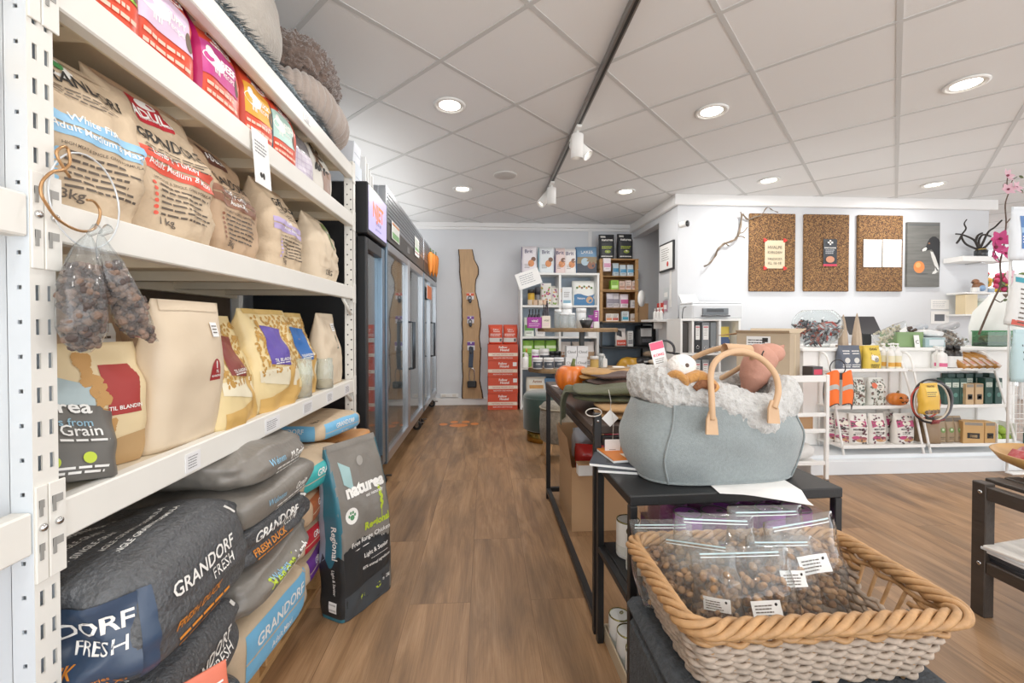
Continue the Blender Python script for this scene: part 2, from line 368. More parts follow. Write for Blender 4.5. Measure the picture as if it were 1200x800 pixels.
# ------------------------------------------------------------------ lights (fixtures with lamps, plus added uplights)
EM = M('#fff6e6', .5, emit=9, var=0, key='lamp_glow')
def lamp(kind, loc, power, size=.12, col=(1, .965, .92), rot=None, **kw):
    l = bpy.data.lights.new('lamp', kind); l.energy = power; l.color = col
    if kind == 'AREA': l.shape = kw.get('shape', 'DISK'); l.size = size; l.size_y = kw.get('size_y', size)
    else: l.shadow_soft_size = size
    if kind == 'SPOT': l.spot_size = R(kw.get('ang', 60)); l.spot_blend = .6
    o = bpy.data.objects.new('lamp', l); COL.objects.link(o); o.location = loc
    if rot: o.rotation_euler = rot
    return o
dl0 = thing('ceiling_downlight', 'x', 'light')
MB().lathe([(.1, 0), (.1, -.008), (.082, -.012), (.08, -.004)], WHITE, n=32).build('trim_ring', dl0)
MB().lathe([(.0801, -.003), (.04, -.006), (0, -.006)], EM, n=28).build('diffuser', dl0)
spots = [((527, 123), 'round ceiling downlight, nearest the shelving rack and fridge'), ((834, 130), 'round ceiling downlight just right of the lamp track'),
 ((1132, 98), 'round ceiling downlight largest and closest at the right'), ((542, 221), 'round ceiling downlight above the wooden slab on the back wall'),
 ((733, 224), 'round ceiling downlight above the black pet food bags on crates'), ((901, 211), 'round ceiling downlight above the first cork board'), ((1094, 216), 'round ceiling downlight above the dog painting')]
for i, (p, lab) in enumerate(spots):
    q = aZ(*p, CEIL); o = dl0 if i == 0 else dup(dl0)
    o.location = (q.x, q.y, CEIL); o['label'] = lab; o['group'] = 'ceiling downlights'
    lamp('AREA', (q.x, q.y, CEIL-.02), 11 if q.y > 3.9 else 7, .14)
for x, y in ((-.22, 1.1), (1.46, 1.0), (3.3, .8), (-.2, -.6), (1.5, -.7), (5.2, 2.4), (6.8, 5.5), (3.3, -1)): lamp('AREA', (x, y, CEIL-.02), 7, .14)
sp = thing('ceiling_speaker', 'flat round grey ceiling speaker grille', 'speaker', aZ(592, 205, CEIL))
MB().lathe([(.105, 0), (.105, -.006), (.09, -.012), (0, -.014)], M('#c9c7c4', .8, bump=.4, bs=300, key='grille'), n=36).build('grille', sp)
MB().lathe([(.112, .0), (.112, -.005), (.1045, -.007)], WHITE, n=36).build('rim', sp)
# track
tr = thing('lamp_track', 'long silver lamp track running along the ceiling', 'track light', (.628, 3.1, CEIL))
x = 0; ALU = M('#8d8a86', .35, .8, key='aluminium'); 
MB().box(-.019, .019, -2.2, 1.5, -.036, 0, ALU, .003).build('rail', tr)
MB().box(-.006, .008, -2.19, 1.49, -.0375, -.035, M('#141414', .5, key='slot')).build('slot', tr)
def spot(loc, label, tilt, yaw, box=False):
    t = thing('track_spotlight', label, 'spotlight', loc, 0, 'white spotlights on the ceiling track')
    MB().box(-.018, .018, -.06, .06, -.02, 0, WHITE, .004).build('adapter', t)
    MB().cyl((0, 0, -.02), (0, 0, -.05), .008, WHITE).build('stem', t)
    h = MB(); h.lathe([(.0, .01), (.036, .008), (.042, 0), (.042, -.15), (.036, -.152), (.034, -.12), (0, -.12)], WHITE, n=28)
    hd = h.build('lamp_head', t, (0, 0, -.05), (R(tilt), 0, R(yaw)))
    MB().lathe([(.033, -.124), (0, -.125)], EM, n=20).build('bulb', hd)
    return t
q = aZ(680, 140, CEIL-.03)
spot((.628, 2.93, CEIL-.037), 'white cylinder spotlight in the middle of the ceiling track', 6, 0)
spot((.628, 3.06, CEIL-.037), 'white spotlight tilted sideways behind the middle one on the track', -45, 60)
spot((.628, 4.08, CEIL-.037), 'white cylinder spotlight at the far end of the ceiling track', 3, 0)
spot((.628, 4.26, CEIL-.037), 'white spotlight tilted towards the fridges at the track end', -40, -70)
t = spot((.66, 1.60, CEIL-.0005), 'bright lit white spotlight at the near end of the track', -62, 14)
for c in list(t.children): c.location.z += 0
lamp('SPOT', (.66, 1.42, CEIL-.2), 8, .04, ang=110, rot=(R(25), 0, R(-60)))
# cork-board wash lights, shop-front daylight, then uplights added to lift the ceiling
for x in (2.55, 4.05): lamp('SPOT', (x+.1, 4.1, CEIL-.06), 1.8, .03, col=(1, .85, .6), ang=75, rot=(R(26), 0, 0))
lamp('AREA', (2.5, -2.9, 1.5), 62, 5.5, col=(.95, .975, 1), rot=(R(104), 0, 0), shape='RECTANGLE', size_y=2.2)
lamp('AREA', (9.0, 2.2, 1.5), 20, 5.0, col=(.92, .96, 1), rot=(R(104), 0, R(90)), shape='RECTANGLE', size_y=2.2)
lamp('AREA', (1.5, -1.9, .3), 130, 6.0, col=(1, .985, .96), rot=(R(180), 0, 0), shape='RECTANGLE', size_y=2.0)  # added up-facing light behind the camera, brightens the ceiling
lamp('AREA', (-1.02, 4.4, 2.06), 6, .5, col=(1, .97, .93), rot=(R(180), 0, 0), shape='RECTANGLE', size_y=2.8)  # added uplight hidden on the fridge tops, no fixture
lamp('AREA', (3.6, 4.0, .95), 4, 1.6, col=(1, .98, .95), rot=(R(180), 0, 0), shape='RECTANGLE', size_y=.3)  # added uplight over the back of the counter, no fixture
W = bpy.data.worlds.new('world'); bpy.context.scene.world = W; W.use_nodes = True
W.node_tree.nodes['Background'].inputs[0].default_value = (.93, .965, 1, 1); W.node_tree.nodes['Background'].inputs[1].default_value = 2.1
bpy.context.scene.cycles.transparent_max_bounces = 32
V = bpy.context.scene.view_settings; V.view_transform = 'Standard'; V.look = 'None'; V.exposure = -.1; V.gamma = 1.1
bpy.context.scene.cycles.diffuse_bounces = 8; bpy.context.scene.cycles.max_bounces = 16
# ================================================================== SHELVING RACK
RX, RY0, RY1, RB = -.66, .706, 2.205, -1.25
RK = M('#e6e4dd', .42, var=.02, key='rack_enamel'); RKL = M('#d9e2ea', .42, var=.02, key='rack_enamel_daylit'); BEIGE = M('#d9cdb5', .6, key='shelf_board', var=.04)  # RKL: rack enamel tinted blue for the daylight on the post sides
rack = thing('storage_rack', 'tall white perforated metal shelving rack loaded with pet food bags', 'shelving', (-.95, 1.43, 0))
_b = rack.location
def rb(mb, name, parent=rack):
    mb.v = [(x-_b.x, y-_b.y, z-_b.z) for x, y, z in mb.v]; return mb.build(name, parent)
def perf(mb, fn, us, vs, holes, m):
    """sheet with rectangular holes. fn(u,v)->pt; holes: list of (u0,u1,v0,v1)"""
    us = sorted(set(us+[h[i] for h in holes for i in (0, 1)])); vs = sorted(set(vs+[h[i] for h in holes for i in (2, 3)]))
    P = {}; V = []; Fs = []
    def g(i, j):
        if (i, j) not in P: P[(i, j)] = len(V); V.append(fn(us[i], vs[j]))
        return P[(i, j)]
    for i in range(len(us)-1):
        for j in range(len(vs)-1):
            cu, cv = (us[i]+us[i+1])/2, (vs[j]+vs[j+1])/2
            if any(h[0] < cu < h[1] and h[2] < cv < h[3] for h in holes): continue
            Fs.append((g(i, j), g(i+1, j), g(i+1, j+1), g(i, j+1)))
    mb.add(V, Fs, m)
def post(y0, y1, sgn, ztop, near=True):
    """front upright: face to the aisle with two slot columns, flange with round holes"""
    mb = MB(); w = y1-y0; X = RX
    hs = [(y0+w*a, y0+w*b, z+.004, z+.027) for z in [.02+.0505*k for k in range(int(ztop/.0505))] for a, b in ((.2, .37), (.66, .83))]
    for off in (0, -.0022): perf(mb, lambda u, v: (X+off, u, v), [y0, y1], [0, ztop], hs, RK)
    for y, x0, x1, cxs in ((y0, X, X-.032, (.45,)), (y0+.006, X-.032, X-.085, (.55,))):
        hh = []
        for c in cxs:
            for k in range(int(ztop/.0505)):
                xx = x0+(x1-x0)*c; hh.append((xx-.003, xx+.003, .04+.0505*k, .046+.0505*k))
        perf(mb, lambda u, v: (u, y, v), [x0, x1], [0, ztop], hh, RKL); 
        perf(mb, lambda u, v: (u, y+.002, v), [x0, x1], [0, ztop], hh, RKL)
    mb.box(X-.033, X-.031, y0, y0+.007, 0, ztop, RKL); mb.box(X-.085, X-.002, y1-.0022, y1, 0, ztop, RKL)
    return rb(mb, 'post')
post(.668, .706, 1, 2.05); 
p2 = MB()
hs = [(RX-.012-.004, RX-.012+.004, .02+.05*k, .027+.05*k) for k in range(38)]+[(RX-.03-.004, RX-.03+.004, .045+.05*k, .052+.05*k) for k in range(37)]
for yy in (RY1, RY1+.002): perf(p2, lambda u, v: (u, yy, v), [RX-.045, RX], [0, 1.915], hs, RK)
p2.box(RX-.002, RX, RY1, RY1+.035, 0, 1.915, RK); p2.box(RX-.045, RX-.043, RY1, RY1+.035, 0, 1.915, RK); rb(p2, 'post')
for y in (.687, 2.22): rb(MB().box(RB, RB+.04, y-.017, y+.017, 0, 1.915, RK, .003), 'post')
LEV = [(.763, .826), (1.227, 1.289), (1.59, 1.652), (1.829, 1.893)]
for z0, z1 in LEV:
    b = MB().box(RX-.03, RX, RY0+.001, RY1, z0, z1, RK, .003); b.box(RX-.035, RX-.028, RY0+.001, RY1, z0+.002, z0+.012, BEIGE); rb(b, 'beam')
    rb(MB().box(RB, RB+.03, .71, RY1, z0, z1, BEIGE, .003), 'beam')
    s = MB().box(RB+.03, RX-.0305, .70, RY1+.02, z1-.02, z1-.003, BEIGE)
    for k in range(5): y = .8+k*.33; s.box(RB+.03, RX-.035, y-.02, y+.02, z0+.012, z1-.02, BEIGE)
    rb(s, 'shelf_board')
    rb(MB().box(RX-.03, RX, -1.2, .6675, z0, z1, RK, .003), 'beam')      # next bay, towards the camera
    s = MB().box(RB, RX-.0305, -1.2, .62, z1-.02, z1-.003, BEIGE); rb(s, 'shelf_board')
    for ya, yb in ((.6685, .686), (.688, .714)):
        c = MB().box(RX, RX+.0035, ya, yb, z0-.045, z1+.035, RK, .001)
        for zz in (z0+.0, z1+.002): c.box(RX+.0034, RX+.0045, ya+.004, yb-.006, zz, zz+.012, M('#9b9a96', .5, key='hook')); c.box(RX+.0034, RX+.005, ya+.004, ya+.009, zz-.012, zz+.012, M('#8f8e8a', .5, key='hook2'))
        co = rb(c, 'beam_connector'); bl = MB().ell((RX+.005, (ya+yb)/2, (z0+z1)/2+.004), (.005, .006, .006), CHROME, 12, 8); rb(bl, 'bolt', co)
    c = MB().box(RX, RX+.003, RY1-.012, RY1+.03, z0-.02, z1+.015, RK, .001); rb(c, 'beam_connector')
for z in (1.15, .72): rb(MB().tube([(RX-.012, RY1-.002, z), (RX-.02, RY1-.1, z+.075)], .008, RK, 6), 'brace')
rb(MB().box(RB-.012, RB-.002, .66, 2.2, .2, 1.88, M('#4a3c2e', .8, key='rack_back_shade')), 'back_panel')  # added dark sheet, its brown stands in for shade behind the bags
# shelf-edge tickets
def ticket(y, z0, w=.07, h=.045, seed=0):
    mb = MB().box(RX+.0005, RX+.0018, y, y+w, z0, z0+h, M('#e9e9ea', .3, key='ticket'))
    lines(mb, lambda a, b: (RX+.0024, a, b), y+.008, y+w-.008, z0+h-.01, .006, 5, .002, M('#77767a', .7, key='fine_print', var=0), seed); rb(mb, 'shelf_ticket')
for k, (y, w) in enumerate(((.985, .05), (1.33, .09), (1.6, .08), (1.83, .07), (2.06, .07))): ticket(y, .771, w, .042, k)
for k, (y, w) in enumerate(((1.62, .06),)): ticket(y, 1.845, w, .035, 9)
# hanging notice on the upper beam
n = MB().box(0, .001, -.045, .045, -.155, 0, PAPER); lines(n, lambda a, b: (.0016, a, b), -.035, .035, -.035, .01, 4, .004, M('#8a8a8e', .8, key='grey_print', var=0), 3)
n.ell((.0014, -.01, -.125), (.0006, .008, .008), INK, 10, 6); n.ell((.0014, .004, -.125), (.0006, .007, .01), INK, 10, 6)
q = aX(291, 152, RX+.004); tag(n.build('paper_notice', None, (RX+.006, q.y+.055, 1.655), (0, R(-4), 0)), 'white paper notice hanging from the upper shelf beam among orange bags', 'notice')
# ================================================================== FRIDGES
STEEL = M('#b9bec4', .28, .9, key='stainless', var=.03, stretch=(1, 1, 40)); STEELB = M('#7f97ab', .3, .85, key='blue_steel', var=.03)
GLASS = film('door_glass', '#dfe6e6', .04, 1., .02); FIN = M('#c9ccce', .5, key='fridge_inside', var=.02); DARK = M('#1b1d20', .4, key='fridge_dark')
FR = -.655
def pack(mb, x, y, z, w, d, h, m): mb.box(x, x+d, y, y+w, z, z+h, m, .006)
f1 = thing('display_fridge', 'narrow black upright display fridge with lit lilac sign on top', 'fridge', (FR, 2.41, 0))
c = MB(); c.box(-.6, -.05, 0, .03, .08, 1.88, DARK, .004); c.box(-.6, -.05, .42, .45, .08, 1.88, DARK, .004); c.box(-.6, -.05, .03, .42, .08, .2, DARK); c.box(-.6, -.05, .03, .42, 1.62, 1.88, DARK); c.box(-.6, -.57, .03, .42, .2, 1.62, FIN)
c.box(-.58, -.02, .02, .43, 0.0, .08, DARK); c.build('cabinet', f1)
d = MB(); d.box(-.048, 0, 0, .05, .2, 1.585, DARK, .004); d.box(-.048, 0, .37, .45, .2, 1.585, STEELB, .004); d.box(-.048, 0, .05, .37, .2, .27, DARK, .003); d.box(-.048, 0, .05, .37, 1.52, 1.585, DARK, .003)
dr = d.build('door', f1); MB().box(-.03, -.024, .05, .37, .27, 1.52, GLASS).build('pane', dr)
for z in (.55, .85, 1.15, 1.4): MB().box(-.55, -.07, .03, .42, z, z+.012, CHROME).build('shelf', f1)
s = MB().box(-.06, .012, 0, .45, 1.6, 1.885, DARK, .006); sb = s.build('sign_box', f1)
l = MB(); LIL = M('#b9b0dd', .3, emit=.55, var=.03, key='lilac_sign'); l.box(.0125, .0145, .015, .435, 1.625, 1.868, LIL)
TX = lambda x: (lambda a, b: (x, a, b)); l.text('NJET', TX(.0155), .085, M('#f07c4a', .4, emit=.5, var=0, key='sign_orange'), x=.225, y=1.72, bold=.05, maxw=.36)
l.text('frys & kjøl', TX(.0155), .022, M('#6a6a8c', .5, var=0, key='sign_grey'), x=.225, y=1.685); l.text('god mat til hund', TX(.0155), .014, M('#6a6a8c', .5, var=0, key='sign_grey'), x=.225, y=1.652); l.build('sign_face', sb)
RED = M('#c7432b', .5, key='red_print')
def frozen(par_loc, y, z, w, h, col, label, i):
    o = MB().box(-.2, 0, 0, w, 0, h, M(col, .5, key='pk'+col), .01); o.box(.0005, .001, .01, w-.01, h*.3, h*.5, PAPER)
    tag(o.build('frozen_food_pack', None, (FR-.25, par_loc+y, z)), label, 'frozen food', 'frozen packs inside the fridges')
steel_parts = []
def steel(y0, y1, label, ndoor=2):
    w = y1-y0; t = thing('steel_fridge', label, 'fridge', (FR, y0, 0)); zt = 2.02
    c = MB(); c.box(-.7, -.05, 0, .03, .16, zt, STEEL, .003); c.box(-.7, -.05, w-.03, w, .16, zt, STEEL, .003); c.box(-.7, -.05, .03, w-.03, .16, .22, STEEL); c.box(-.7, -.05, .03, w-.03, 1.64, zt, STEEL); c.box(-.7, -.67, .03, w-.03, .22, 1.64, FIN)
    c.box(-.6, -.1, w/2-.02, w/2+.02, .22, 1.64, FIN); c.build('cabinet', t)
    v = MB(); v.box(-.05, 0, 0, w, 1.79, zt, STEEL, .004)
    for k in range(7): v.box(0, .004, .04, w-.04, 1.815+k*.027, 1.825+k*.027, M('#8e9398', .4, .8, key='steel_slot'))
    v.build('vent_panel', t); s = MB().box(-.05, .002, 0, w, 1.665, 1.785, M('#3f3b37', .4, key='control_strip'), .003); s.box(.002, .005, w*.44, w*.5, 1.7, 1.75, M('#777', .4, key='display')); s.build('control_strip', t)
    dw = w/ndoor
    for k in range(ndoor):
        a, b = k*dw+.004, (k+1)*dw-.004; d = MB()
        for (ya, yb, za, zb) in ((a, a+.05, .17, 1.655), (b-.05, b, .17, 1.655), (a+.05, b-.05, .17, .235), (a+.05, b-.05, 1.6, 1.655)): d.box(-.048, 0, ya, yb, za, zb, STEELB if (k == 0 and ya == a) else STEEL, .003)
        dr = d.build('door', t); MB().box(-.03, -.024, a+.05, b-.05, .235, 1.6, GLASS).build('pane', dr)
        hy = b-.03 if k == 0 else a+.03
        h = MB(); h.tube([(.001, hy, .72), (.04, hy, .72), (.04, hy, 1.12), (.001, hy, 1.12)], .009, M('#4d565e', .3, .8, key='handle_steel'), 10); h.build('handle', dr)
    for z in (.55, .85, 1.15, 1.4): MB().box(-.6, -.1, .03, w-.03, z, z+.01, CHROME).build('shelf', t)
    for y in (.06, w-.06):
        k = MB(); k.cyl((-.06, y-.014, .045), (-.06, y+.014, .045), .045, DARK, n=20); k.box(-.075, -.045, y-.02, y+.02, .05, .165, CHROME, .003); k.cyl((-.06, y-.016, .045), (-.06, y+.016, .045), .02, CHROME, n=12); ck = k.build('caster', t)
        MB().box(-.02, .02, y-.005, y+.005, .07, .082, CHROME, .002).build('brake_lever', ck)
    return t
steel(2.9, 4.6, 'wide stainless fridge with two glass doors, next to the black fridge'); steel(4.64, 5.84, 'stainless glass-door fridge at the end, against the back wall')
for k, (y, z, w, h, col) in enumerate(((.1, .865, .3, .1, '#c9b79a'), (.55, .865, .25, .14, '#b8c2b0'), (.15, 1.165, .5, .12, '#d8c9b8'), (.95, 1.165, .3, .16, '#9fb0b8'), (1.0, .865, .4, .12, '#c8a489'), (.2, .565, .4, .2, '#b5b0a8'), (1.0, .565, .5, .18, '#c4bfae'))):
    frozen(2.9, y, z, w, h, col, ['small beige frozen pack low behind the first glass door', 'pale green frozen pack behind the glass door', 'wide cream frozen pack behind the glass door', 'blue grey frozen pack behind the second glass door', 'brown frozen pack behind the second glass door', 'grey frozen pack on the lower fridge shelf', 'greenish grey frozen pack on the lower shelf of the second door'][k], k)
# papers stuck on the fridges
def card(pa, pb, X, label, cols, h=None):
    a, b = aX(*pa, X), aX(*pb, X); w = b.y-a.y; hh = a.z-b.z if h is None else h
    m = MB().box(0, .0015, 0, w, -hh, 0, PAPER); n = len(cols)
    for i, (c, z0, z1) in enumerate(cols): m.box(.0014, .0022, w*.06, w*.94, -hh*z1, -hh*z0, M(c, .6, key='cd'+c))
    return tag(m.build('info_card', None, (X, a.y, a.z)), label, 'card')
card((459, 258), (468, 287), FR+.008, 'white and green leaflet stuck on the steel fridge nearest the black one', [('#c98a5a', .06, .2), ('#dfe3dc', .25, .55), ('#7fae74', .6, .95)])
card((486, 276), (491, 303), FR+.008, 'second white leaflet with green dots on the steel fridge front', [('#cdd3cb', .1, .5), ('#8db97b', .55, .7), ('#a5453c', .8, .85)])
card((500, 333), (506, 352), FR+.003, 'orange paper on the glass door of the end fridge', [('#e07a4a', .02, .98)])
# orange toy carrots hanging on the end fridge
for k in range(3):
    q = aX(504.5+k*3.2, 296+k*2, FR+.045); m = MB(); CR = M('#e8862e', .6, key='carrot')
    m.lathe([(.004, -.26), (.02, -.2), (.03, -.1), (.034, -.03), (.02, 0), (.004, .01)], CR, n=12); o = thing('carrot_toy', ['orange carrot toy hanging on the end fridge, closest to the front', 'orange carrot toy hanging in the middle of three', 'orange carrot toy hanging closest to the back wall'][k], 'toy', q, (R(8*(k-1)), 0, 0), 'carrot toys on the fridge')
    m.build('carrot', o); MB().cyl((0, 0, .008), (0, 0, .05), .005, M('#5d7d3a', .7, key='carrot_top')).build('leaf_top', o)
# cartons on top of the black fridge
LB = M('#cfd8e2', .5, key='pale_blue_card')
q = aX(414, 212, FR-.1)
m = MB().box(-.25, 0, 0, .13, 0, .11, LB, .002); m.box(.0005, .001, .01, .12, .03, .032, M('#9aa6b4', .6, key='crease')); tag(m.build('paper_box', None, (FR-.06, 2.43, 1.887)), 'pale blue paper box on top of the black fridge', 'box')
m = MB().box(-.2, 0, 0, .13, 0, .11, M('#dfe4ec', .5, key='pale_card2'), .002); m.box(.0005, .001, .012, .118, .05, .053, M('#9aa6b4', .6, key='crease')); tag(m.build('paper_box', None, (FR-.07, 2.425, 1.998), (0, R(4), 0)), 'second pale box stacked on the pale blue box above the fridge', 'box')
for k in range(4):
    m = MB().box(-.22, 0, 0, .012, 0, .2-k*.02, PAPER, .001); tag(m.build('paper_folder', None, (FR-.05, 2.60+k*.055, 1.888), (0, 0, R(-3+2*k))), ['white folder standing on the black fridge right beside the pale boxes', 'second white folder from the pale boxes on the black fridge', 'third white folder from the pale boxes on the black fridge', 'last low white folder on the black fridge, by the steel fridge'][k], 'folder', 'folders on the black fridge')
# ================================================================== BAGS ON THE RACK
def M2(c, rough=.5, bump=.15, bs=25, var=.05, **k): return M(c, rough, bump=bump, bs=bs, var=var, **k)
KR = M('#cbb496', .7, bump=.5, bs=26, var=.07, vs=14, key='kraft_bag'); KR2 = M('#bb9d7e', .7, bump=.3, bs=22, var=.07, key='kraft_bag_brown'); KRL = M('#d6c3a8', .65, bump=.25, bs=18, var=.04, key='kraft_light')
GREYINK = M('#5b5046', .7, var=0, key='grey_ink')
def bagthing(name, label, bag, mat, loc, rot, prints, cat='pet food bag', group=None, mtop=None, parts=None, nv=30, nq=16, ns=7):
    t = thing(name, label, cat, loc, rot, group); mb = MB(); bag.body(mb, mat, mtop=mtop, nv=nv, nq=nq, ns=ns); prints(bag, mb); mb.build('bag_body', t)
    if parts: parts(bag, t)
    return t
ROT = R(90)
def grandorf(band, word2, word3, full=True, kg='3kg', big=.024, topline=.8):
    bm = M2(band, key='band'+band)
    def pr(b, mb):
        b.text(mb, 'GRANDORF', 0, topline-.02, big, INK, maxw=b.w*.86, bold=.02)
        b.lines(mb, 0, topline-.06, b.w*.7, .007, 3, .0025, GREYINK, seed=b.seed)
        b.patch(mb, -1.02, 1.02, .52, .58, bm, dv=-.02); b.patch(mb, -1.02, 1.02, .445, .505, bm, dv=-.02)
        b.text(mb, word2, -.1, .54, .013, WINK, rot=-.05, maxw=b.w*.5); b.text(mb, word3, 0, .465, .013, WINK, rot=-.05, maxw=b.w*.8)
        b.text(mb, 'HIGH MEAT & SINGLE GRAIN FORMULA', .05, .385, .0085, GREYINK, maxw=b.w*.7)
        for k in range(6): b.lines(mb, .08, .345-k*.04, b.w*.66, .01, 1, .0045, GREYINK, seed=k+b.seed); b.blob(mb, -.8, .35-k*.04, .004, bm)
        b.text(mb, kg, -.55, .08, .016, GREYINK, bold=.02)
    return pr
def seal(b, t, m, v0=.955):
    mb = MB(); b.patch(mb, -1.0, 1.0, v0, 1.0, m, off=.0024); mb.build('top_seal', t)
# --- middle shelf, z 1.289
zs = 1.2875
def A_(b, mb): grandorf('#8fc3e6', 'White Fish', 'Adult Medium & Maxi')(b, mb); b.paw(mb, -.45, .9, .017, M('#3f8f4d', .6, key='paw_green', var=0), WINK)
bagthing('kibble_bag', 'kraft dog food bag with light blue bands beside the perforated post', Bag(.185, .11, .285, n=5, lean=-.0, bend=.25, amp=.014, k=14, seed=1, fill=.6, tp=1.6), KR, (-.745, .822, zs), ROT-R(8), A_, parts=lambda b, t: seal(b, t, KR))
def B_(b, mb):
    grandorf('#e2543f', 'Lamb & Turkey', 'Adult Medium & Maxi', topline=.66, kg='1 kg')(b, mb)
    b.patch(mb, -.45, .35, .79, 1.0, M2('#b9202e', key='adult_red'), nv=10); b.text(mb, 'ADULT', -.05, .83, .02, WINK, bold=.03); b.text(mb, 'medium & maxi', 0, .82, .008, WINK)
    b.blob(mb, -.05, .93, .016, WINK, sx=1.3, sy=.6); b.blob(mb, .14, .945, .007, WINK)
bagthing('kibble_bag', 'kraft dog food bag with red bands and red ADULT tab, top folded', Bag(.225, .12, .31, n=5, bend=.15, amp=.016, k=13, seed=2, fill=.55, waist=.17, wv=.72, lean=-.0, flare=.1, twist=-.12), KR, (-.745, 1.03, zs), ROT-R(3), B_, parts=lambda b, t: seal(b, t, KR2))
def C_(b, mb):
    grandorf('#8a5b43', 'Duck & Potato', 'Adult Mini', topline=.66)(b, mb)
    b.patch(mb, -.5, .3, .8, 1.0, M2('#5b3328', key='adult_brown')); b.text(mb, 'ADULT', -.1, .84, .017, WINK, bold=.03)
bagthing('kibble_bag', 'kraft dog food bag with brown bands and dark brown ADULT tab', Bag(.25, .13, .305, n=5, bend=.2, amp=.016, k=13, seed=3, fill=.55, waist=.15, wv=.72, lean=.02, flare=.06, twist=-.1), KR2, (-.765, 1.275, zs), ROT+R(4), C_, parts=lambda b, t: seal(b, t, KR2))
bagthing('kibble_bag', 'kraft dog food bag with lilac bands, third from the red banded bag', Bag(.25, .14, .30, n=5, amp=.015, k=13, seed=4, fill=.62, tp=1.1, lean=.05), KR, (-.765, 1.59, zs), ROT+R(3), grandorf('#b9a7d3', 'Rabbit', 'Adult Sterilized', topline=.74), parts=lambda b, t: seal(b, t, KR2))
def E_(b, mb):
    b.patch(mb, -.1, .75, .55, .93, M2('#6f7f4a', key='olive_print')); b.text(mb, 'LAM & RIS', .33, .75, .016, WINK, maxw=.1); b.text(mb, '2,5KG', -.3, .1, .022, INK, bold=.02); b.patch(mb, -1, 1, .2, .42, KRL)
bagthing('kibble_bag', 'kraft bag with olive green panel at the far end of the middle shelf', Bag(.27, .15, .285, n=4, amp=.015, k=13, seed=5, fill=.55, waist=.1, wv=.85), KRL, (-.765, 1.97, zs), ROT+R(2), E_, parts=lambda b, t: seal(b, t, KRL))
for k, (y, c) in enumerate(((.86, KR2), (1.2, KR), (1.5, KR2), (1.8, KR))):
    bagthing('kibble_bag', ['kraft bag behind the light blue banded bag', 'kraft bag behind the red and brown banded bags', 'brown kraft bag behind the lilac banded bag', 'kraft bag behind the olive panel bag'][k], Bag(.23, .12, .29-.01*(k % 2), n=5, amp=.012, seed=20+k, fill=.6), c, (-.95, y, zs), ROT, grandorf('#8fc3e6', 'White Fish', 'Adult'), group='second row of kraft bags')
bagthing('kibble_bag', 'kraft bag with yellow band in the next rack bay by the post', Bag(.2, .12, .30, n=5, amp=.01, seed=31, fill=.6, lean=-.0), KR, (-.755, .562, zs), ROT, lambda b, mb: (b.patch(mb, -1, 1, .5, .68, M2('#e8b321', key='yellow_band')), b.text(mb, 'GRANDORF', 0, .78, .02, INK, maxw=.16)))
# --- low shelf, z .826
zs = .8245
def G_(b, mb):
    W_ = M('#e9e9e6', .6, var=0, key='pale_ink')
    b.text(mb, 'naturea', -.1, .78, .026, W_, maxw=.16, bold=.03); b.text(mb, 'Lives from', .1, .62, .014, M('#7fa8bd', .6, var=0, key='bluish'), maxw=.12); b.text(mb, '0% Grain', .1, .5, .02, W_, maxw=.14); b.lines(mb, 0, .43, .15, .01, 1, .004, W_); b.blob(mb, -.2, .2, .01, M('#b9cc3a', .6, key='lime_print')); b.blob(mb, .5, .24, .01, M('#b9cc3a', .6, key='lime_print')); b.lines(mb, 0, .12, .16, .008, 2, .004, W_)
bagthing('kibble_bag', 'slumped dark grey bag with 0% Grain lettering behind the perforated post', Bag(.17, .12, .15, n=3.5, amp=.012, seed=6, fill=.4, tp=1.1), M2('#5d5b57', .45, key='taupe_foil'), (-.745, .765, zs+.004), (R(-14), R(10), ROT-R(26)), G_, parts=lambda b, t: seal(b, t, M2('#333333'), .95))
def H_(b, mb):
    b.patch(mb, -1, -.1, .12, .8, M2('#a7b9bd', key='frost_blue'), fn=lambda a: (0, -.12*a)); TREE = M('#b98a4e', .6, key='tree_print')
    b.patch(mb, -1, 1, 0, .18, M2('#b39062', key='ochre'), fn=lambda a: (0, .08*a)); b.patch(mb, .15, 1, .42, .82, M2('#9c2a26', key='rice_red')); b.text(mb, 'TIL BLANDING', .6, .46, .008, WINK, maxw=.07)
    rr = random.Random(4)
    for k in range(46):
        a = rr.random(); q = -.15+.4*a+rr.uniform(-.12, .12)-.2*(a > .6)*rr.random(); b.blob(mb, max(-.9, min(.9, q)), .88-.62*a+rr.uniform(-.03, .03), .007, TREE, n=7, sx=1.5, rot=rr.uniform(0, 3))
bagthing('kibble_bag', 'cream bag with tree print, blue panel and red label, leaning', Bag(.18, .12, .24, n=5, amp=.01, seed=7, fill=.5, lean=-.05, waist=.08, wv=.82), M2('#dcc69b', key='cream_print'), (-.785, .875, zs), ROT-R(20), H_)
def arch(b, mb, q, v, w, h, c, t1, t2):
    m = M2(c, key='arch'+c); W_ = b.w/2*b.qs
    P = lambda x, y: b.S(0, q+x/W_, v+y/b.h, .0012)
    pts = [P(-w/2, 0), P(w/2, 0)]+[P(w/2*cos(t)*.98, h*.55+h*.45*sin(t)) for t in [pi*i/10 for i in range(11)]]
    mb.add([P(0, h*.5)]+pts, [(0, 1+i, 1+(i+1) % len(pts)) for i in range(len(pts))], m)
    b.text(mb, t1, q, v+.018/b.h, .007, WINK, maxw=w*.8); b.text(mb, t2, q, v+.008/b.h, .006, WINK, maxw=w*.85); mb.add([P(-.002, h*.55), P(.002, h*.55), P(.003, h*.85), P(0, h*.92), P(-.003, h*.85)], [(0,1,2,3,4)], WINK)
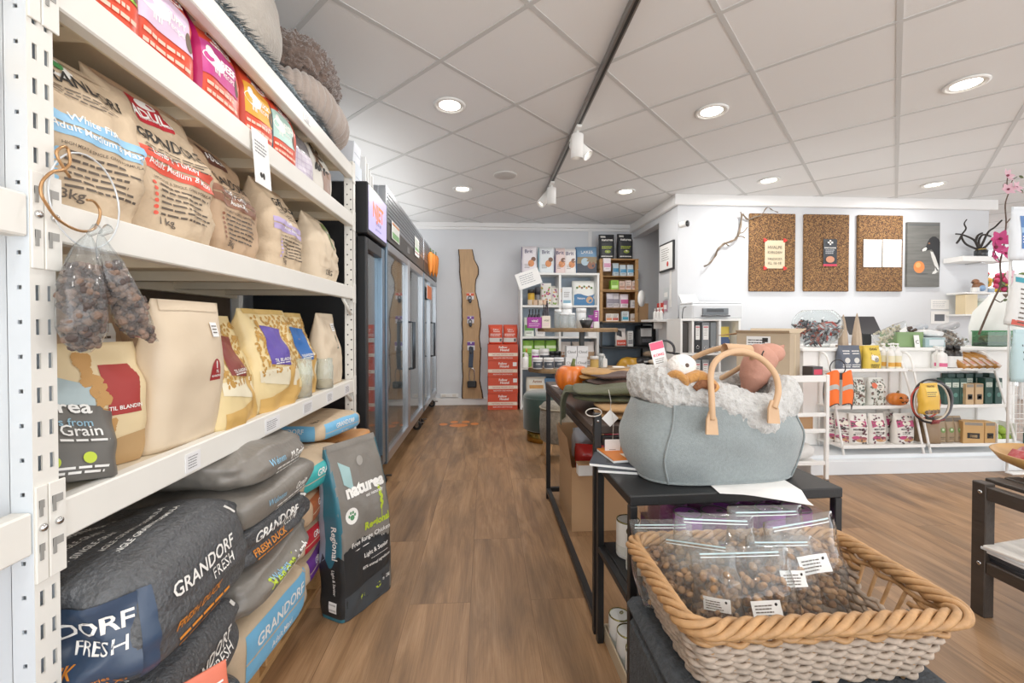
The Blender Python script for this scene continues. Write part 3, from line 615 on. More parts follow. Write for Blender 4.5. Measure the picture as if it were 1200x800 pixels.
def sticker(b, t, q, v, w, h, seed=0, name='price_sticker'):
    mb = MB(); W_ = b.w/2*b.qs; b.patch(mb, q-w/2/W_, q+w/2/W_, v, v+h/b.h, PAPER, off=.0034, nu=3, nv=3); lines(mb, b.fn(q, v, 0, .0046), -w*.38, w*.38, h*.7, h*.22, 3, h*.08, GREYINK, seed); mb.build(name, t)
TAN = M('#d8c5aa', .55, bump=.3, bs=12, var=.03, key='smooth_tan_paper')
bagthing('paper_bag', 'tall plain tan paper bag with small dark red arch label', Bag(.21, .1, .33, n=5, amp=.008, seed=8, lean=-.13, fill=.45, tp=1.5, k=7), TAN, (-.74, 1.055, zs), ROT-R(2), lambda b, mb: (arch(b, mb, .62, .42, .042, .052, '#9c2a2e', 'TIL', 'BLANDING'), b.patch(mb, -1, 1, .925, .93, KRL)), 'paper bag', parts=lambda b, t: (seal(b, t, TAN, .93), sticker(b, t, .62, .74, .028, .036)))
def riceb(col, band=None):
    def pr(b, mb):
        m = M2(col, key='rb'+col); PT = M('#b98b3e', .6, key='rice_print'); rr = random.Random(b.seed)
        b.patch(mb, -1, 1, .3, .36, WINK if False else M2('#e9dfc2', key='rice_cream'), nu=10, fn=lambda a: (-.12*a, .05)); b.patch(mb, -1, 1, 0, .14, M2('#cfa55c', key='rice_ochre'), fn=lambda a: (0, .12*a*a)); b.patch(mb, .35, .65, .12, .42, M2('#cfa55c', key='rice_ochre'), off=.0024)
        for k in range(260): b.blob(mb, rr.uniform(-.95, .95), rr.uniform(.36, .93), .0042, PT, n=6, sx=1.7, rot=rr.uniform(0, 3), off=.0017)
        b.patch(mb, -.55, .45, .46, .84, m, off=.0024, dv=-.04); b.text(mb, 'TIL BLANDING', .05, .475, .011, WINK, maxw=b.w*.4, off=.0042); b.lines(mb, .05, .455, b.w*.35, .01, 1, .003, WINK)
    return pr
CRM = M2('#dfc892', key='cream_gold')
bagthing('kibble_bag', 'cream patterned bag with brown red panel, behind the tall tan bag', Bag(.215, .12, .30, n=5, amp=.012, seed=9, fill=.45, waist=.1, wv=.72, lean=.1), CRM, (-.735, 1.245, zs), ROT+R(6), riceb('#7e2b22'), parts=lambda b, t: seal(b, t, CRM))
bagthing('kibble_bag', 'cream patterned bag with purple panel, gold crimped top', Bag(.255, .12, .325, n=5, amp=.012, seed=10, fill=.5, waist=.06, wv=.72, lean=.02), CRM, (-.735, 1.475, zs), ROT-R(4), riceb('#56429c'), parts=lambda b, t: seal(b, t, M2('#c6a55f', key='gold_crimp'), .95))
bagthing('kibble_bag', 'cream patterned bag with bright blue panel, beside the purple one', Bag(.22, .11, .32, n=5, amp=.012, seed=11, fill=.45, waist=.08, wv=.72, lean=.05), CRM, (-.745, 1.72, zs), ROT+R(2), riceb('#1d5fa8'), parts=lambda b, t: seal(b, t, M2('#c6a55f', key='gold_crimp'), .95))
bagthing('paper_bag', 'plain tan paper bag with dark green arch label and white sticker', Bag(.25, .1, .325, n=4, amp=.012, seed=12, fill=.45, tp=1.5), TAN, (-.74, 2.03, zs), ROT+R(4), lambda b, mb: arch(b, mb, .35, .5, .05, .065, '#1f4a35', 'TIL', 'BLANDING'), 'paper bag', parts=lambda b, t: (seal(b, t, TAN, .93), sticker(b, t, .3, .75, .06, .036)))
bagthing('paper_bag', 'open kraft bag squeezed between the brown red and purple panel bags', Bag(.17, .1, .22, n=4, amp=.014, seed=13, fill=.6), KR2, (-.80, 1.36, zs), ROT+R(10), lambda b, mb: None, 'paper bag')
for k, y in enumerate((1.02, 1.42)):
    bagthing('paper_bag', ['big brown kraft sack lying behind the tall tan bag, white notes on it', 'second big brown kraft sack behind the purple panel bag'][k], Bag(.42, .2, .335, n=3.5, amp=.015, seed=14+k, fill=.6), KR2, (-1.02, y, zs), ROT, lambda b, mb: None, 'paper bag', parts=lambda b, t: (sticker(b, t, .55, .62, .11, .07, 1, 'paper_note'), sticker(b, t, .62, .35, .05, .04, 2)))
# clear plastic cups hanging over the shelf edge
CUP = film('clear_cup', '#f6faf6', .2, .5, .08)
for k, (px, py, h) in enumerate(((356, 462, .15), (382, 452, .13))):
    q = aX(px, py, -.685); t = thing('clear_jar', ['tall clear plastic jar before the blue panel bag', 'short clear plastic jar before the green label bag'][k], 'jar', (-.69, q.y, zs))
    m = MB(); m.lathe([(.03, 0), (.034, .004), (.035, h*.75), (.031, h*.82), (.033, h), (.031, h), (.029, h*.8), (.033, h*.74), (.032, .006), (0, .005)], CUP, n=24); m.build('jar_wall', t); MB().lathe([(.0305, .0055), (.031, h*.3), (0, h*.3)], M('#c9a767', .8, bump=.6, bs=200, key='grain_fill'), n=20).build('grain', t)
# --- upper shelf, z 1.652
zs = 1.650
def dogbag(panel, word, sub, anim=WINK):
    pm = M2(panel, key='pan'+panel)
    def pr(b, mb):
        W_ = WINK; b.patch(mb, -1.0, 1.0, .3, .66, pm, fn=lambda a: (0, .04*sin(pi*a)))
        b.text(mb, 'ZiggyDog', .1, .76, .03, W_, maxw=b.w*.6, bold=.03, rot=-.08); b.lines(mb, .1, .7, b.w*.5, .01, 1, .005, W_)
        b.text(mb, word, .32, .5, .03, W_, maxw=b.w*.36, bold=.04); b.text(mb, sub, .3, .42, .02, W_, maxw=b.w*.3)
        b.blob(mb, -.45, .5, .032, anim, sx=1.2, sy=.62); b.blob(mb, -.66, .57, .014, anim)
        for k in (-.58, -.5, -.38, -.3): b.patch(mb, k, k+.05, .37, .46, anim, off=.0024, nu=1, nv=1)
        b.blob(mb, .82, .42, .018, M('#6b5a4c', .7, key='kibble_print'), sx=.6, sy=1.3)
        b.lines(mb, 0, .2, b.w*.8, .02, 2, .008, M('#f5c6b0', .6, var=0, key='peach_ink'), seed=3)
    return pr
ORG = M2('#d9482c', .38, key='orange_foil'); MAG = M2('#b3165c', .4, key='magenta_foil'); CHAR = M2('#3c4150', .4, key='slate_foil')
def sidep(m): return lambda b, t: (lambda mb: (b.patch(mb, -1, 1, 0, .97, m, side=3, off=.0024), mb.build('side_gusset', t)))(MB())
UB = [(.845, .13, '#86b83a', 'LAM', 'recipe', M2('#8d3a2a'), 'orange dog food bag with lime green panel closest to the post'),
 (.99, .165, '#dcc3dc', 'PUPPY', 'recipe', CHAR, 'orange dog food bag with pale lilac panel'),
 (1.185, .165, '#c23a86', 'BEEF', 'RECIPE', MAG, 'orange dog food bag with pink BEEF panel and magenta side'),
 (1.37, .155, '#eba52e', 'DUCK', 'RECIPE', M2('#b83a26'), 'orange dog food bag with amber DUCK panel'),
 (1.54, .165, '#b8dcd2', 'FISH', 'recipe', M2('#35525a'), 'orange dog food bag with mint panel, last of the orange row')]
for k, (y, w, pc, a, s_, side, lab) in enumerate(UB):
    bagthing('dog_food_bag', lab, Bag(w, .11, .235, n=6, amp=.007, seed=40+k, fill=.55, tp=1.5), ORG, (-.745, y, zs), ROT-R(2), dogbag(pc, a, s_), group='orange dog food bags on the upper shelf', parts=sidep(side))
def F_(b, mb):
    L_ = M('#b9a9c4', .5, key='lilac_grid')
    b.patch(mb, -1, 1, 0, .55, M2('#cfc7d3', key='grid_base'));
    for k in range(5): b.patch(mb, -1, 1, .05+.1*k, .06+.1*k, L_, off=.0024); b.patch(mb, -.9+.4*k, -.87+.4*k, 0, .55, L_, off=.0024, nu=1)
bagthing('treat_bag', 'crumpled clear topped bag with pale lilac grid print on the upper shelf', Bag(.16, .1, .2, n=4, amp=.014, seed=50, fill=.5), M2('#7b7a80', .25, key='smoky_foil'), (-.75, 1.72, zs), ROT, F_, 'treat bag')
def G2(b, mb):
    for k in range(40): rr = random.Random(k); b.blob(mb, rr.uniform(-.9, .3), rr.uniform(.45, .95), .008, INK if k % 3 else M('#8a6b52', .6, key='brown_leaf'), n=7, sx=2, rot=rr.uniform(0, 3))
    b.patch(mb, -.3, 1, 0, .5, M2('#9c7f72', key='mauve'), dv=.1)
bagthing('treat_bag', 'white leaf print bag with mauve corner at the end of the upper shelf', Bag(.2, .1, .22, n=4, amp=.01, seed=51, fill=.5), M2('#ddd8ce', key='leaf_white'), (-.75, 1.93, zs), ROT, G2, 'treat bag')
# --- top of the rack: pet beds and cushions
def shag(mb, c, r, m, seed, amp=.05, k=24, nu=110, nv=60, pw=3.2, fur=0):
    """cushion: super-ellipsoid with fleecy bumps"""
    sv = Vector((seed, seed*2, seed*3)); e = 2/pw
    def g(u, v):
        a, b = 2*pi*u, pi*(v-.5); cb = cos(b)
        d = Vector((spw(cb, e)*spw(cos(a), e), spw(cb, e)*spw(sin(a), e), spw(sin(b), .8)))
        p = Vector((d.x*r[0], d.y*r[1], d.z*r[2])); q = p*k+sv
        h = amp*(noise.noise(q)+.7*noise.noise(q*2.1)+.5*noise.noise(q*4.3))
        nrm = Vector((cos(a)*cb/r[0], sin(a)*cb/r[1], sin(b)/r[2])).normalized(); return Vector(c)+p+nrm*h
    mb.grid(g, nu, nv, m, True, cu=True)
TEAL = M('#5f7078', .95, bump=1, bs=90, var=.25, vs=40, key='teal_shag', sheen=.4); BEI = M('#a39b91', .85, bump=.5, bs=60, key='greige_fabric', sheen=.3); BRN = M('#6b594f', .95, bump=1, bs=90, var=.22, vs=45, key='brown_plush', sheen=.5); GRG = M('#a2948a', .9, bump=.4, bs=70, var=.08, key='mauve_plush', sheen=.4)
zt = 1.893
t = MB(); shag(t, (0, 0, .03), (.2, .62, .032), TEAL, 3, .010, 60, 200, 40); rr = random.Random(5)
for k in range(5200):
    a = rr.uniform(0, 2*pi); e = 2/3.2; x = .20*spw(cos(a), e); y = .625*spw(sin(a), e)
    if x < .08: continue
    z = rr.uniform(.012, .06); dx, dy = cos(a)*.03+rr.uniform(-.012, .012), sin(a)*.02+rr.uniform(-.015, .015); s_ = .0022
    t.add([(x-.01, y-s_, z), (x-.01, y+s_, z), (x-.01+dx, y+dy, z-.02*rr.random())], [(0,1,2)], TEAL)
o = t.build('pet_bed', None, (-.875, 1.56, zt)); tag(o, 'teal grey shaggy pet bed lying on top of the rack', 'pet bed')
t = MB(); shag(t, (0, 0, .2), (.15, .17, .2), BEI, 8, .006, 9, 60, 40, 2.6); o = t.build('cushion', None, (-.84, 1.53, zt+.06), (R(5), R(-8), 0)); tag(o, 'big smooth greige cushion standing on the teal pet bed', 'cushion')
t = MB(); shag(t, (0, 0, .12), (.18, .22, .125), BRN, 11, .018, 45, 150, 80, 2.5); o = t.build('cushion', None, (-.86, 2.0, zt+.20)); tag(o, 'dark brown fluffy plush cushion on top of the ribbed bed', 'cushion')
t = MB(); sv = 0
def ribbed(u, v):
    a, b = 2*pi*u, 2*pi*v; k = 1+.12*abs(sin(a*17))
    x, y = spw(cos(a), .7)*(.13+.075*cos(b)*k), spw(sin(a), .7)*(.2+.08*cos(b)*k); return (x, y, .085+.085*sin(b)*k)
t.grid(ribbed, 340, 22, GRG, True, cu=True); o = t.build('pet_bed', None, (-.86, 2.0, zt+.06)); tag(o, 'ribbed mauve grey bolster bed on the shaggy teal one', 'pet bed')
# --- clear bags of lumps on a wire hook at the post
t = thing('wire_hook', 'bent copper coloured wire hook hanging at the rack post', 'hook', (-.6555, .69, 1.35)); COP = M('#b98e62', .3, .8, key='copper_wire')
P = [aX(x, y, -.645) for x, y in ((82, 208), (66, 180), (78, 172), (82, 190), (74, 199), (62, 201), (50, 212), (48, 226), (55, 240), (66, 255), (82, 266), (98, 271), (110, 268), (116, 258), (117, 246), (110, 236), (100, 234))]
Cm = [];
for i in range(len(P)-1):
    for f in range(4):
        p0, p1, p2_, p3 = P[max(i-1, 0)], P[i], P[i+1], P[min(i+2, len(P)-1)]; s_ = f/4
        Cm.append(.5*((2*p1)+(p2_-p0)*s_+(2*p0-5*p1+4*p2_-p3)*s_*s_+(3*p1-p0-3*p2_+p3)*s_**3))
MB().tube([p-Vector(t.location) for p in Cm], .0022, COP, 8).build('wire', t)
MB().tube([Vector((.008, .055+.062*cos(a), -.05+.075*sin(a))) for a in [2*pi*i/32 for i in range(32)]], .0014, M('#d9dde0', .3, .3, key='clear_ring'), 6, closed=True).build('plastic_ring', t)
BAGF = film('clear_bag', '#f4f7f8', .06, 1.0, .12); LUMP = [M('#4b3f3b', .75, bump=.4, bs=80, var=.2, key='lump_dark'), M('#7a6355', .8, bump=.4, bs=80, var=.2, key='lump_brown')]
def lumps(mb, inside, n, r0, mats, seed, box):
    rr = random.Random(seed); k = 0
    while k < n:
        p = Vector([rr.uniform(a, b) for a, b in box])
        if not inside(p): continue
        k += 1; r = r0*rr.uniform(.7, 1.15); c = [p+Vector([rr.uniform(-1, 1) for _ in range(3)]).normalized()*r for _ in range(1)]
        m = mats[rr.randrange(len(mats))]; T = Matrix.Translation(p) @ Matrix.Rotation(rr.uniform(0, 6), 4, Vector((rr.uniform(-1, 1), rr.uniform(-1, 1), .3))); old = mb.T; mb.T = T
        a, b_, c_ = r, r*rr.uniform(.7, 1), r*rr.uniform(.6, .95); mb.box(-a, a, -b_, b_, -c_, c_, m, r*.45); mb.T = old
for nm, pts, lab in (('L', [(104, 275, .004), (100, 290, .016), (98, 310, .026), (97, 335, .034), (97, 360, .038), (97, 385, .037), (98, 403, .026), (100, 413, .008)], 'clear plastic bag of dark brown treats hanging on the left of the hook'), ('R', [(118, 275, .004), (122, 290, .012), (130, 308, .022), (138, 330, .030), (148, 352, .034), (156, 375, .034), (165, 392, .025), (182, 400, .008)], 'clear plastic bag of dark treats hanging on the right, tilted outward')):
    X0 = -.632 if nm == 'L' else -.628
    ring = [(aX(x, y, X0), r) for x, y, r in pts]; o0 = ring[0][0]; t = thing('treat_bag', lab, 'treat bag', o0, 0, 'clear bags on the wire hook'); q = [(p-o0, r) for p, r in ring]
    def body(u, v, q=q):
        f = v*(len(q)-1); i = min(int(f), len(q)-2); f -= i; c = q[i][0].lerp(q[i+1][0], f); r = q[i][1]*(1-f)+q[i+1][1]*f; a = 2*pi*u
        w = 1+.09*noise.noise(Vector((cos(a)*2, sin(a)*2, v*6)))+(.12*sin(a*9) if v < .3 else 0); return c+Vector((r*cos(a)*.62*w, r*sin(a)*w, 0))
    m = MB(); m.grid(body, 36, 30, BAGF, True, cu=True); m.build('clear_film', t)
    MB().tube([Vector((0, 0, 0)), Vector((.004, .01, .012)), Vector((0, .02, .008))], [.004, .008, .003], BAGF, 8).build('knot', t)
    def ins(p, q=q):
        for (a, ra), (b, rb_) in zip(q[2:-1], q[3:]):
            if b.z <= p.z <= a.z:
                f = (a.z-p.z)/(a.z-b.z); c = a.lerp(b, f); r = (ra*(1-f)+rb_*f)*.86; return ((p.x-c.x)/.62)**2+(p.y-c.y)**2 < r*r
        return False
    m = MB(); lumps(m, ins, 330, .0062, LUMP, 5, ((-.05, .05), (-.06, .14), (q[-1][0].z, 0))); o = m.build('treats', t); o['kind'] = 'stuff'
# ================================================================== FLOOR PILE UNDER THE RACK
GR = M('#4d4f52', .42, bump=.5, bs=120, var=.3, vs=160, key='graphite_foil'); NAVY = M2('#33445c', .38, key='navy_panel'); TAU = M('#7b766f', .36, bump=.55, bs=16, var=.08, key='naturea_taupe'); ORI = M('#e08a2e', .5, var=0, key='orange_ink'); LIME = M('#b7cc32', .5, var=0, key='lime_ink'); SKY = M('#8fc3e0', .5, var=0, key='sky_ink')
WOOD = M('#b58a56', .7, bump=.4, bs=30, var=.14, vs=6, key='pallet_wood', stretch=(4, 1, 12))
def place(name, label, b, m, loc, rot, pr, cat='pet food bag', group=None, parts=None):
    return bagthing(name, label, b, m, loc, rot, pr, cat, group, parts=parts, nv=34, nq=28, ns=26)
pl = thing('pallet', 'low wooden pallet on the floor under the pile of bags', 'pallet', (-.98, 1.3, 0))
for x in (-.3, -.02, .25): MB().box(x-.04, x+.04, -.6, .6, .1, .12, WOOD, .002).build('deck_board', pl); MB().box(x-.04, x+.04, -.6, .6, 0, .018, WOOD, .002).build('bottom_board', pl)
for y in (-.55, -.28, 0, .28, .55): MB().box(-.34, .29, y-.045, y+.045, .12, .14, WOOD, .002).build('deck_board', pl)
for x in (-.3, -.02, .25):
    for y in (-.54, 0, .14, .54): MB().box(x-.04, x+.04, y-.05, y+.05, .018, .1, WOOD, .003).build('block', pl)
def fresh(b, mb, navy=True, word='FRESH DUCK'):
    if navy:
        b.patch(mb, -1, 1.0, .1, .74, NAVY, nu=40, nv=20, off=.003); b.patch(mb, -1, -.9, .1, .74, NAVY, side=1, nu=4, nv=20, off=.003)
        b.text(mb, 'GRANDORF', .40, .52, .03, WINK, maxw=.21, bold=.02, off=.0046); b.text(mb, 'FRESH', .72, .38, .022, WINK, maxw=.08, bold=0, off=.0046)
        b.text(mb, 'IRISH DUCK', .22, .27, .016, ORI, maxw=.13, bold=.03, off=.0046); b.text(mb, 'with sweet potato and berries', .4, .2, .009, ORI, maxw=.2, off=.0046); b.text(mb, 'ADULT MEDIUM & MAXI', .35, .12, .014, ORI, maxw=.24, off=.0046)
    b.text(mb, 'GRANDORF', -.12, .55, .036, WINK, side=1, maxw=.21, bold=.02); b.text(mb, 'FRESH', .22, .42, .022, WINK, side=1, maxw=.08, bold=0)
    b.text(mb, word, -.28, .29, .018, ORI, side=1, maxw=.16, bold=.03); b.lines(mb, -.1, .2, .2, .012, 3, .005, ORI, side=1, seed=5)
    b.patch(mb, .78, .88, .78, .86, WINK, side=1, nu=2, nv=2)
    for i in range(5):
        f = lambda a, c, i=i: b.top(-.1+.03*i+.0*c+.0, -b.d*.35+.0)+Vector((c*.6, a, 0)) if False else b.top(b.w*(.05+.075*i)-c-.02, -b.d*.38+a)
        mb.text('> SINGLE GRAIN FORMULA', f, .012, WINK, 'l', maxw=b.d*.6)
g1 = Bag(.40, .385, .235, n=7, kind='block', amp=.022, seed=61, k=13, m=4)
place('kibble_bag', 'big graphite fresh duck bag on top of the closest floor stack', g1, GR, (-.77, .91, .455), (R(-3), R(-4), R(5)), fresh)
place('kibble_bag', 'graphite bag second from the top in the closest floor stack', Bag(.40, .385, .19, n=5, kind='block', amp=.02, seed=62, k=13, m=3.4), GR, (-.775, .915, .275), R(7), fresh)
place('kibble_bag', 'graphite bag on the floor at the bottom of the closest stack', Bag(.40, .385, .14, n=5, kind='block', amp=.012, seed=63, k=6, m=3.6), GR, (-.775, .912, .141), R(-2), lambda b, mb: fresh(b, mb, False))
place('treat_pouch', 'salmon orange zip pouch leaning on the closest floor stack', Bag(.13, .05, .23, n=4, amp=.006, seed=64, fill=.3), M2('#dd7358', .5, key='salmon'), (-.525, .80, .215), (R(-8), 0, R(52)), lambda b, mb: (b.patch(mb, -1, 1, .86, .875, WINK), b.patch(mb, -.1, .35, .7, .76, PAPER, nu=3, nv=2, off=.0015)), 'pouch')
def taupe(b, mb, nm='0%Grain', lime=False):
    b.text(mb, nm, .35, .42, .022, WINK, side=1, maxw=.13, bold=.03); b.lines(mb, .2, .32, .2, .012, 2, .005, WINK, side=1, seed=3); b.text(mb, 'Welness', -.4, .5, .018, SKY, side=1, maxw=.1)
    b.text(mb, 'naturea', -.1, .55, .03, WINK, maxw=.16)
    for i in range(4): mb.text('Free range chicken', lambda a, c, i=i: b.top(b.w*(-.06+.1*i)-c, -b.d*.3+a), .014, WINK if i % 2 else SKY, 'l', maxw=b.d*.6)
    if lime: b.text(mb, 'Regional', -.3, .4, .03, LIME, side=1, maxw=.14, bold=.03)
place('kibble_bag', 'top taupe grey bag of the middle floor stack, touching the shelf beam', Bag(.38, .42, .12, n=5, kind='block', amp=.02, seed=65, k=15, m=3.4), TAU, (-.79, 1.305, .655), (R(-4), R(3), R(3)), taupe)
place('kibble_bag', 'second taupe grey bag of the middle floor stack', Bag(.39, .42, .115, n=5, kind='block', amp=.02, seed=66, k=15, m=3.4), TAU, (-.775, 1.30, .558), R(-3), lambda b, mb: taupe(b, mb, 'Grain'))
place('kibble_bag', 'graphite fresh duck bag between taupe bags in the middle floor stack', Bag(.40, .41, .14, n=5, kind='block', amp=.02, seed=67, k=15, m=3.4), GR, (-.775, 1.295, .432), (0, R(-5), R(-4)), lambda b, mb: fresh(b, mb, False))
place('kibble_bag', 'taupe bag with lime Regional lettering in the middle floor stack', Bag(.41, .41, .135, n=5, kind='block', amp=.02, seed=68, k=15, m=3.4), TAU, (-.78, 1.295, .325), (0, R(-4), R(2)), lambda b, mb: taupe(b, mb, 'Lamb', True))
def kraftband(c, word='GRANDORF'):
    bm = M2(c, key='kb'+c)
    def pr(b, mb):
        b.patch(mb, -.78, .99, .14, .86, bm, side=1, nu=12); b.patch(mb, -.78, .99, .44, .47, KR, side=1, off=.0022)
        b.text(mb, word, .1, .54, b.h*.2, WINK, side=1, maxw=b.d*.6, bold=.02); b.text(mb, 'Adult Maxi', .1, .24, b.h*.1, WINK, side=1, maxw=b.d*.5)
        b.patch(mb, -.5, .98, .14, .86, bm, nu=12); b.text(mb, word, .25, .52, b.h*.22, WINK, maxw=b.w*.5, bold=.02); b.text(mb, 'Adult', .25, .26, b.h*.12, WINK, maxw=b.w*.4)
        mb.text('1kg e', lambda a, c: b.top(b.w*.36-c, -b.d*.38+a), .016, INK, 'l')
    return pr
place('kibble_bag', 'kraft bag with blue panel at the bottom of the middle stack on the pallet', Bag(.40, .42, .178, n=7, kind='block', amp=.01, seed=69, k=6, m=5), KR, (-.80, 1.295, .142), R(-4), kraftband('#6fb4dd'))
for k, (lab, c, w, d, h, z, x, y, r, mat) in enumerate((
 ('kraft bag with purple panel at the bottom of the far floor stack', '#6a3590', .38, .36, .115, .142, -.83, 1.70, 4, KR),
 ('kraft bag with red panel above the purple one in the far floor stack', '#c2232f', .38, .36, .11, .256, -.82, 1.69, -3, KR),
 ('brown kraft bag with copper panel above the red one in the far stack', '#a5582f', .37, .36, .12, .365, -.82, 1.68, 6, KR2),
 ('kraft bag with teal panel bulging over the far floor stack', '#3fb0b0', .40, .40, .125, .485, -.79, 1.70, -12, KR),
 ('kraft bag with sky blue panel topping the far stack under the shelf', '#6fb4dd', .36, .34, .09, .608, -.80, 1.98, -16, KR),
 ('flat orange brown bag between teal and sky blue panel bags', '#c98a4a', .34, .34, .06, .52, -.76, 2.07, -8, M2('#c08a52', key='amber_kraft')))):
    place('kibble_bag', lab, Bag(w, d, h, n=6, kind='block', amp=.012, seed=70+k, k=6, m=4), mat, (x, y, z), R(r), kraftband(c))
for k in range(2): place('kibble_bag', ['taupe bag lying under the sky blue panel bag at the far end', 'lower taupe bag on the pallet at the far end of the pile'][k], Bag(.36, .3, .19, n=4, kind='block', amp=.012, seed=80+k, k=6, m=3), TAU, (-.83, 2.04, .142+.19*(1-k)), R(3), lambda b, mb: taupe(b, mb))
# naturea bag standing on the floor
nb = Bag(.255, .125, .64, n=9, amp=.007, seed=90, fill=.5, tp=1.7, k=9, lean=-.0, bend=.1)
TEALB = M2('#2f6d7e', .35, key='teal_gusset'); NIGHT = M2('#24282b', .35, key='night_print'); FROST = M2('#8f9aa8', .3, key='frost_gusset')
def N_(b, mb):
    rr = random.Random(3); jag = [rr.uniform(-.012, .012) for _ in range(41)]
    b.patch(mb, -1, 1, 0, .40, NIGHT, nu=40, nv=10, fn=lambda a: (0, jag[int(a*40)]+.03*sin(a*5))); b.patch(mb, -1, 1, 0, .14, M2('#3c4247', key='field_print'), off=.0022, fn=lambda a: (0, .05*a))
    b.patch(mb, -1, 1, 0, .985, TEALB, side=3, off=.0014, nv=20); b.patch(mb, -1, 1, .02, .34, NIGHT, side=3, off=.0022, fn=lambda a: (0, .04*sin(a*9))); b.patch(mb, -1, -.35, .3, .8, FROST, side=3, off=.0024, dv=.05)
    b.patch(mb, -1, 1, 0, .97, TEALB, side=1, off=.001, nv=14)
    b.text(mb, 'naturea', .1, .69, .045, WINK, maxw=.22, bold=.07); b.text(mb, 'eat naturally', .42, .655, .014, WINK, maxw=.09)
    b.paw(mb, -.62, .585, .019, M('#4d8a5d', .5, key='paw_green2', var=0), WINK)
    for k in range(7): b.blob(mb, .62+.06*(k % 2), .56+.02*k, .009, LIME, n=8, sx=.7, sy=1.3)
    b.patch(mb, .62, .65, .48, .56, LIME, nu=1, off=.0012); b.text(mb, 'Regional', .42, .465, .03, LIME, maxw=.13, bold=.05); b.text(mb, 'Free Range Chicken', .1, .405, .02, WINK, maxw=.2); b.patch(mb, -.6, .7, .375, .379, WINK)
    b.text(mb, 'Light & Senior', .3, .31, .02, WINK, maxw=.13); b.text(mb, '85% animal ingredients', .3, .24, .012, WINK, maxw=.14); b.patch(mb, -.2, .8, .28, .282, WINK); b.blob(mb, -.3, .085, .012, LIME); b.blob(mb, .35, .09, .012, LIME); b.text(mb, 'n  2kg', .75, .1, .014, WINK)
    b.blob(mb, .1, .87, .018, M('#a5a19a', .5, key='seal_ring')); b.patch(mb, -.75, -.35, .77, .9, M2('#9fc3c4', key='feather'), dv=-.05)
    b.text(mb, 'Regional', .25, .45, .026, WINK, side=3, rot=-pi/2, maxw=.13, bold=.03); b.text(mb, 'Light & Senior', .2, .22, .012, WINK, side=3, rot=-pi/2, maxw=.1); b.patch(mb, -.1, .55, .05, .11, PAPER, side=3, off=.0028)
    for k in range(7): b.patch(mb, -.05+.08*k, -.02+.08*k, .06, .1, INK, side=3, off=.0034, nu=1, nv=1)
place('kibble_bag', 'tall grey and teal gusseted bag with Regional lettering standing alone on the floor', nb, TAU, (-.508, 1.738, .001), (R(-2), 0, R(60)), N_, parts=lambda b, t: seal(b, t, TAU, .965))
# ================================================================== SMALL PRODUCT BUILDERS
SEED = [100]
def C2(c, rough=.5, **k): return M(c, rough, key='c'+c+str(rough), var=.03, **k)
def pouch(label, w, d, h, col, loc, rot=0, pr=None, cat='pouch', name='treat_pouch', group=None, top=None, **k):
    SEED[0] += 1; b = Bag(w, d, h, n=k.pop('n', 5), amp=k.pop('amp', min(.006, w*.04)), seed=SEED[0], fill=k.pop('fill', .55), **k); t = thing(name, label, cat, loc, rot, group)
    mb = MB(); b.body(mb, C2(col) if isinstance(col, str) else col, nv=12, nq=6, ns=2)
    if pr: pr(b, mb)
    mb.build('bag_body', t)
    m2 = MB(); b.patch(m2, -1, 1, .94, 1, top or (C2(col) if isinstance(col, str) else col), off=.0024, nu=4, nv=2); m2.build('top_seal', t); return t
def carton(label, w, d, h, col, loc, rot=0, pr=None, cat='box', name='product_box', group=None, lid=None):
    t = thing(name, label, cat, loc, rot, group); m = MB(); m.box(-w/2, w/2, -d/2, d/2, 0, h, C2(col) if isinstance(col, str) else col, .0015)
    if pr: pr(m, lambda a, b: (a, -d/2-.0008, b), w, h)
    m.build('box_body', t)
    if lid: MB().box(-w/2-.001, w/2+.001, -d/2-.001, d/2+.001, h-.001, h+.002, C2(lid) if isinstance(lid, str) else lid, .001).build('lid', t)
    return t
def rect(m, fn, x0, x1, y0, y1, mat): m.add([fn(x0, y0), fn(x1, y0), fn(x1, y1), fn(x0, y1)], [(0,1,2,3)], mat)
def jar(label, r, h, col, lid, loc, lab=None, cat='jar', name='product_jar', group=None, txt=None, rot=0, lidh=.22):
    t = thing(name, label, cat, loc, rot, group); hb = h*(1-lidh)
    MB().lathe([(r*.9, 0), (r, .004), (r, hb-.006), (r*.92, hb)], C2(col, .35), n=24).build('jar_body', t)
    MB().lathe([(r*1.02, hb-.002), (r*1.02, h-.003), (r*.97, h), (0, h)], C2(lid, .35), n=24).build('lid', t)
    if lab:
        m = MB(); m.grid(lambda u, v: ((r+.0008)*sin((u-.5)*2.4), -(r+.0008)*cos((u-.5)*2.4), hb*(.12+.74*v)), 12, 1, C2(lab, .5))
        if txt: m.text(txt, lambda a, b: ((r+.0016)*sin(a/r), -(r+.0016)*cos(a/r), b), hb*.16, WINK if sum(lin(lab)) < 1 else INK, y=hb*.5, maxw=r*1.7)
        m.build('label', t)
    return t
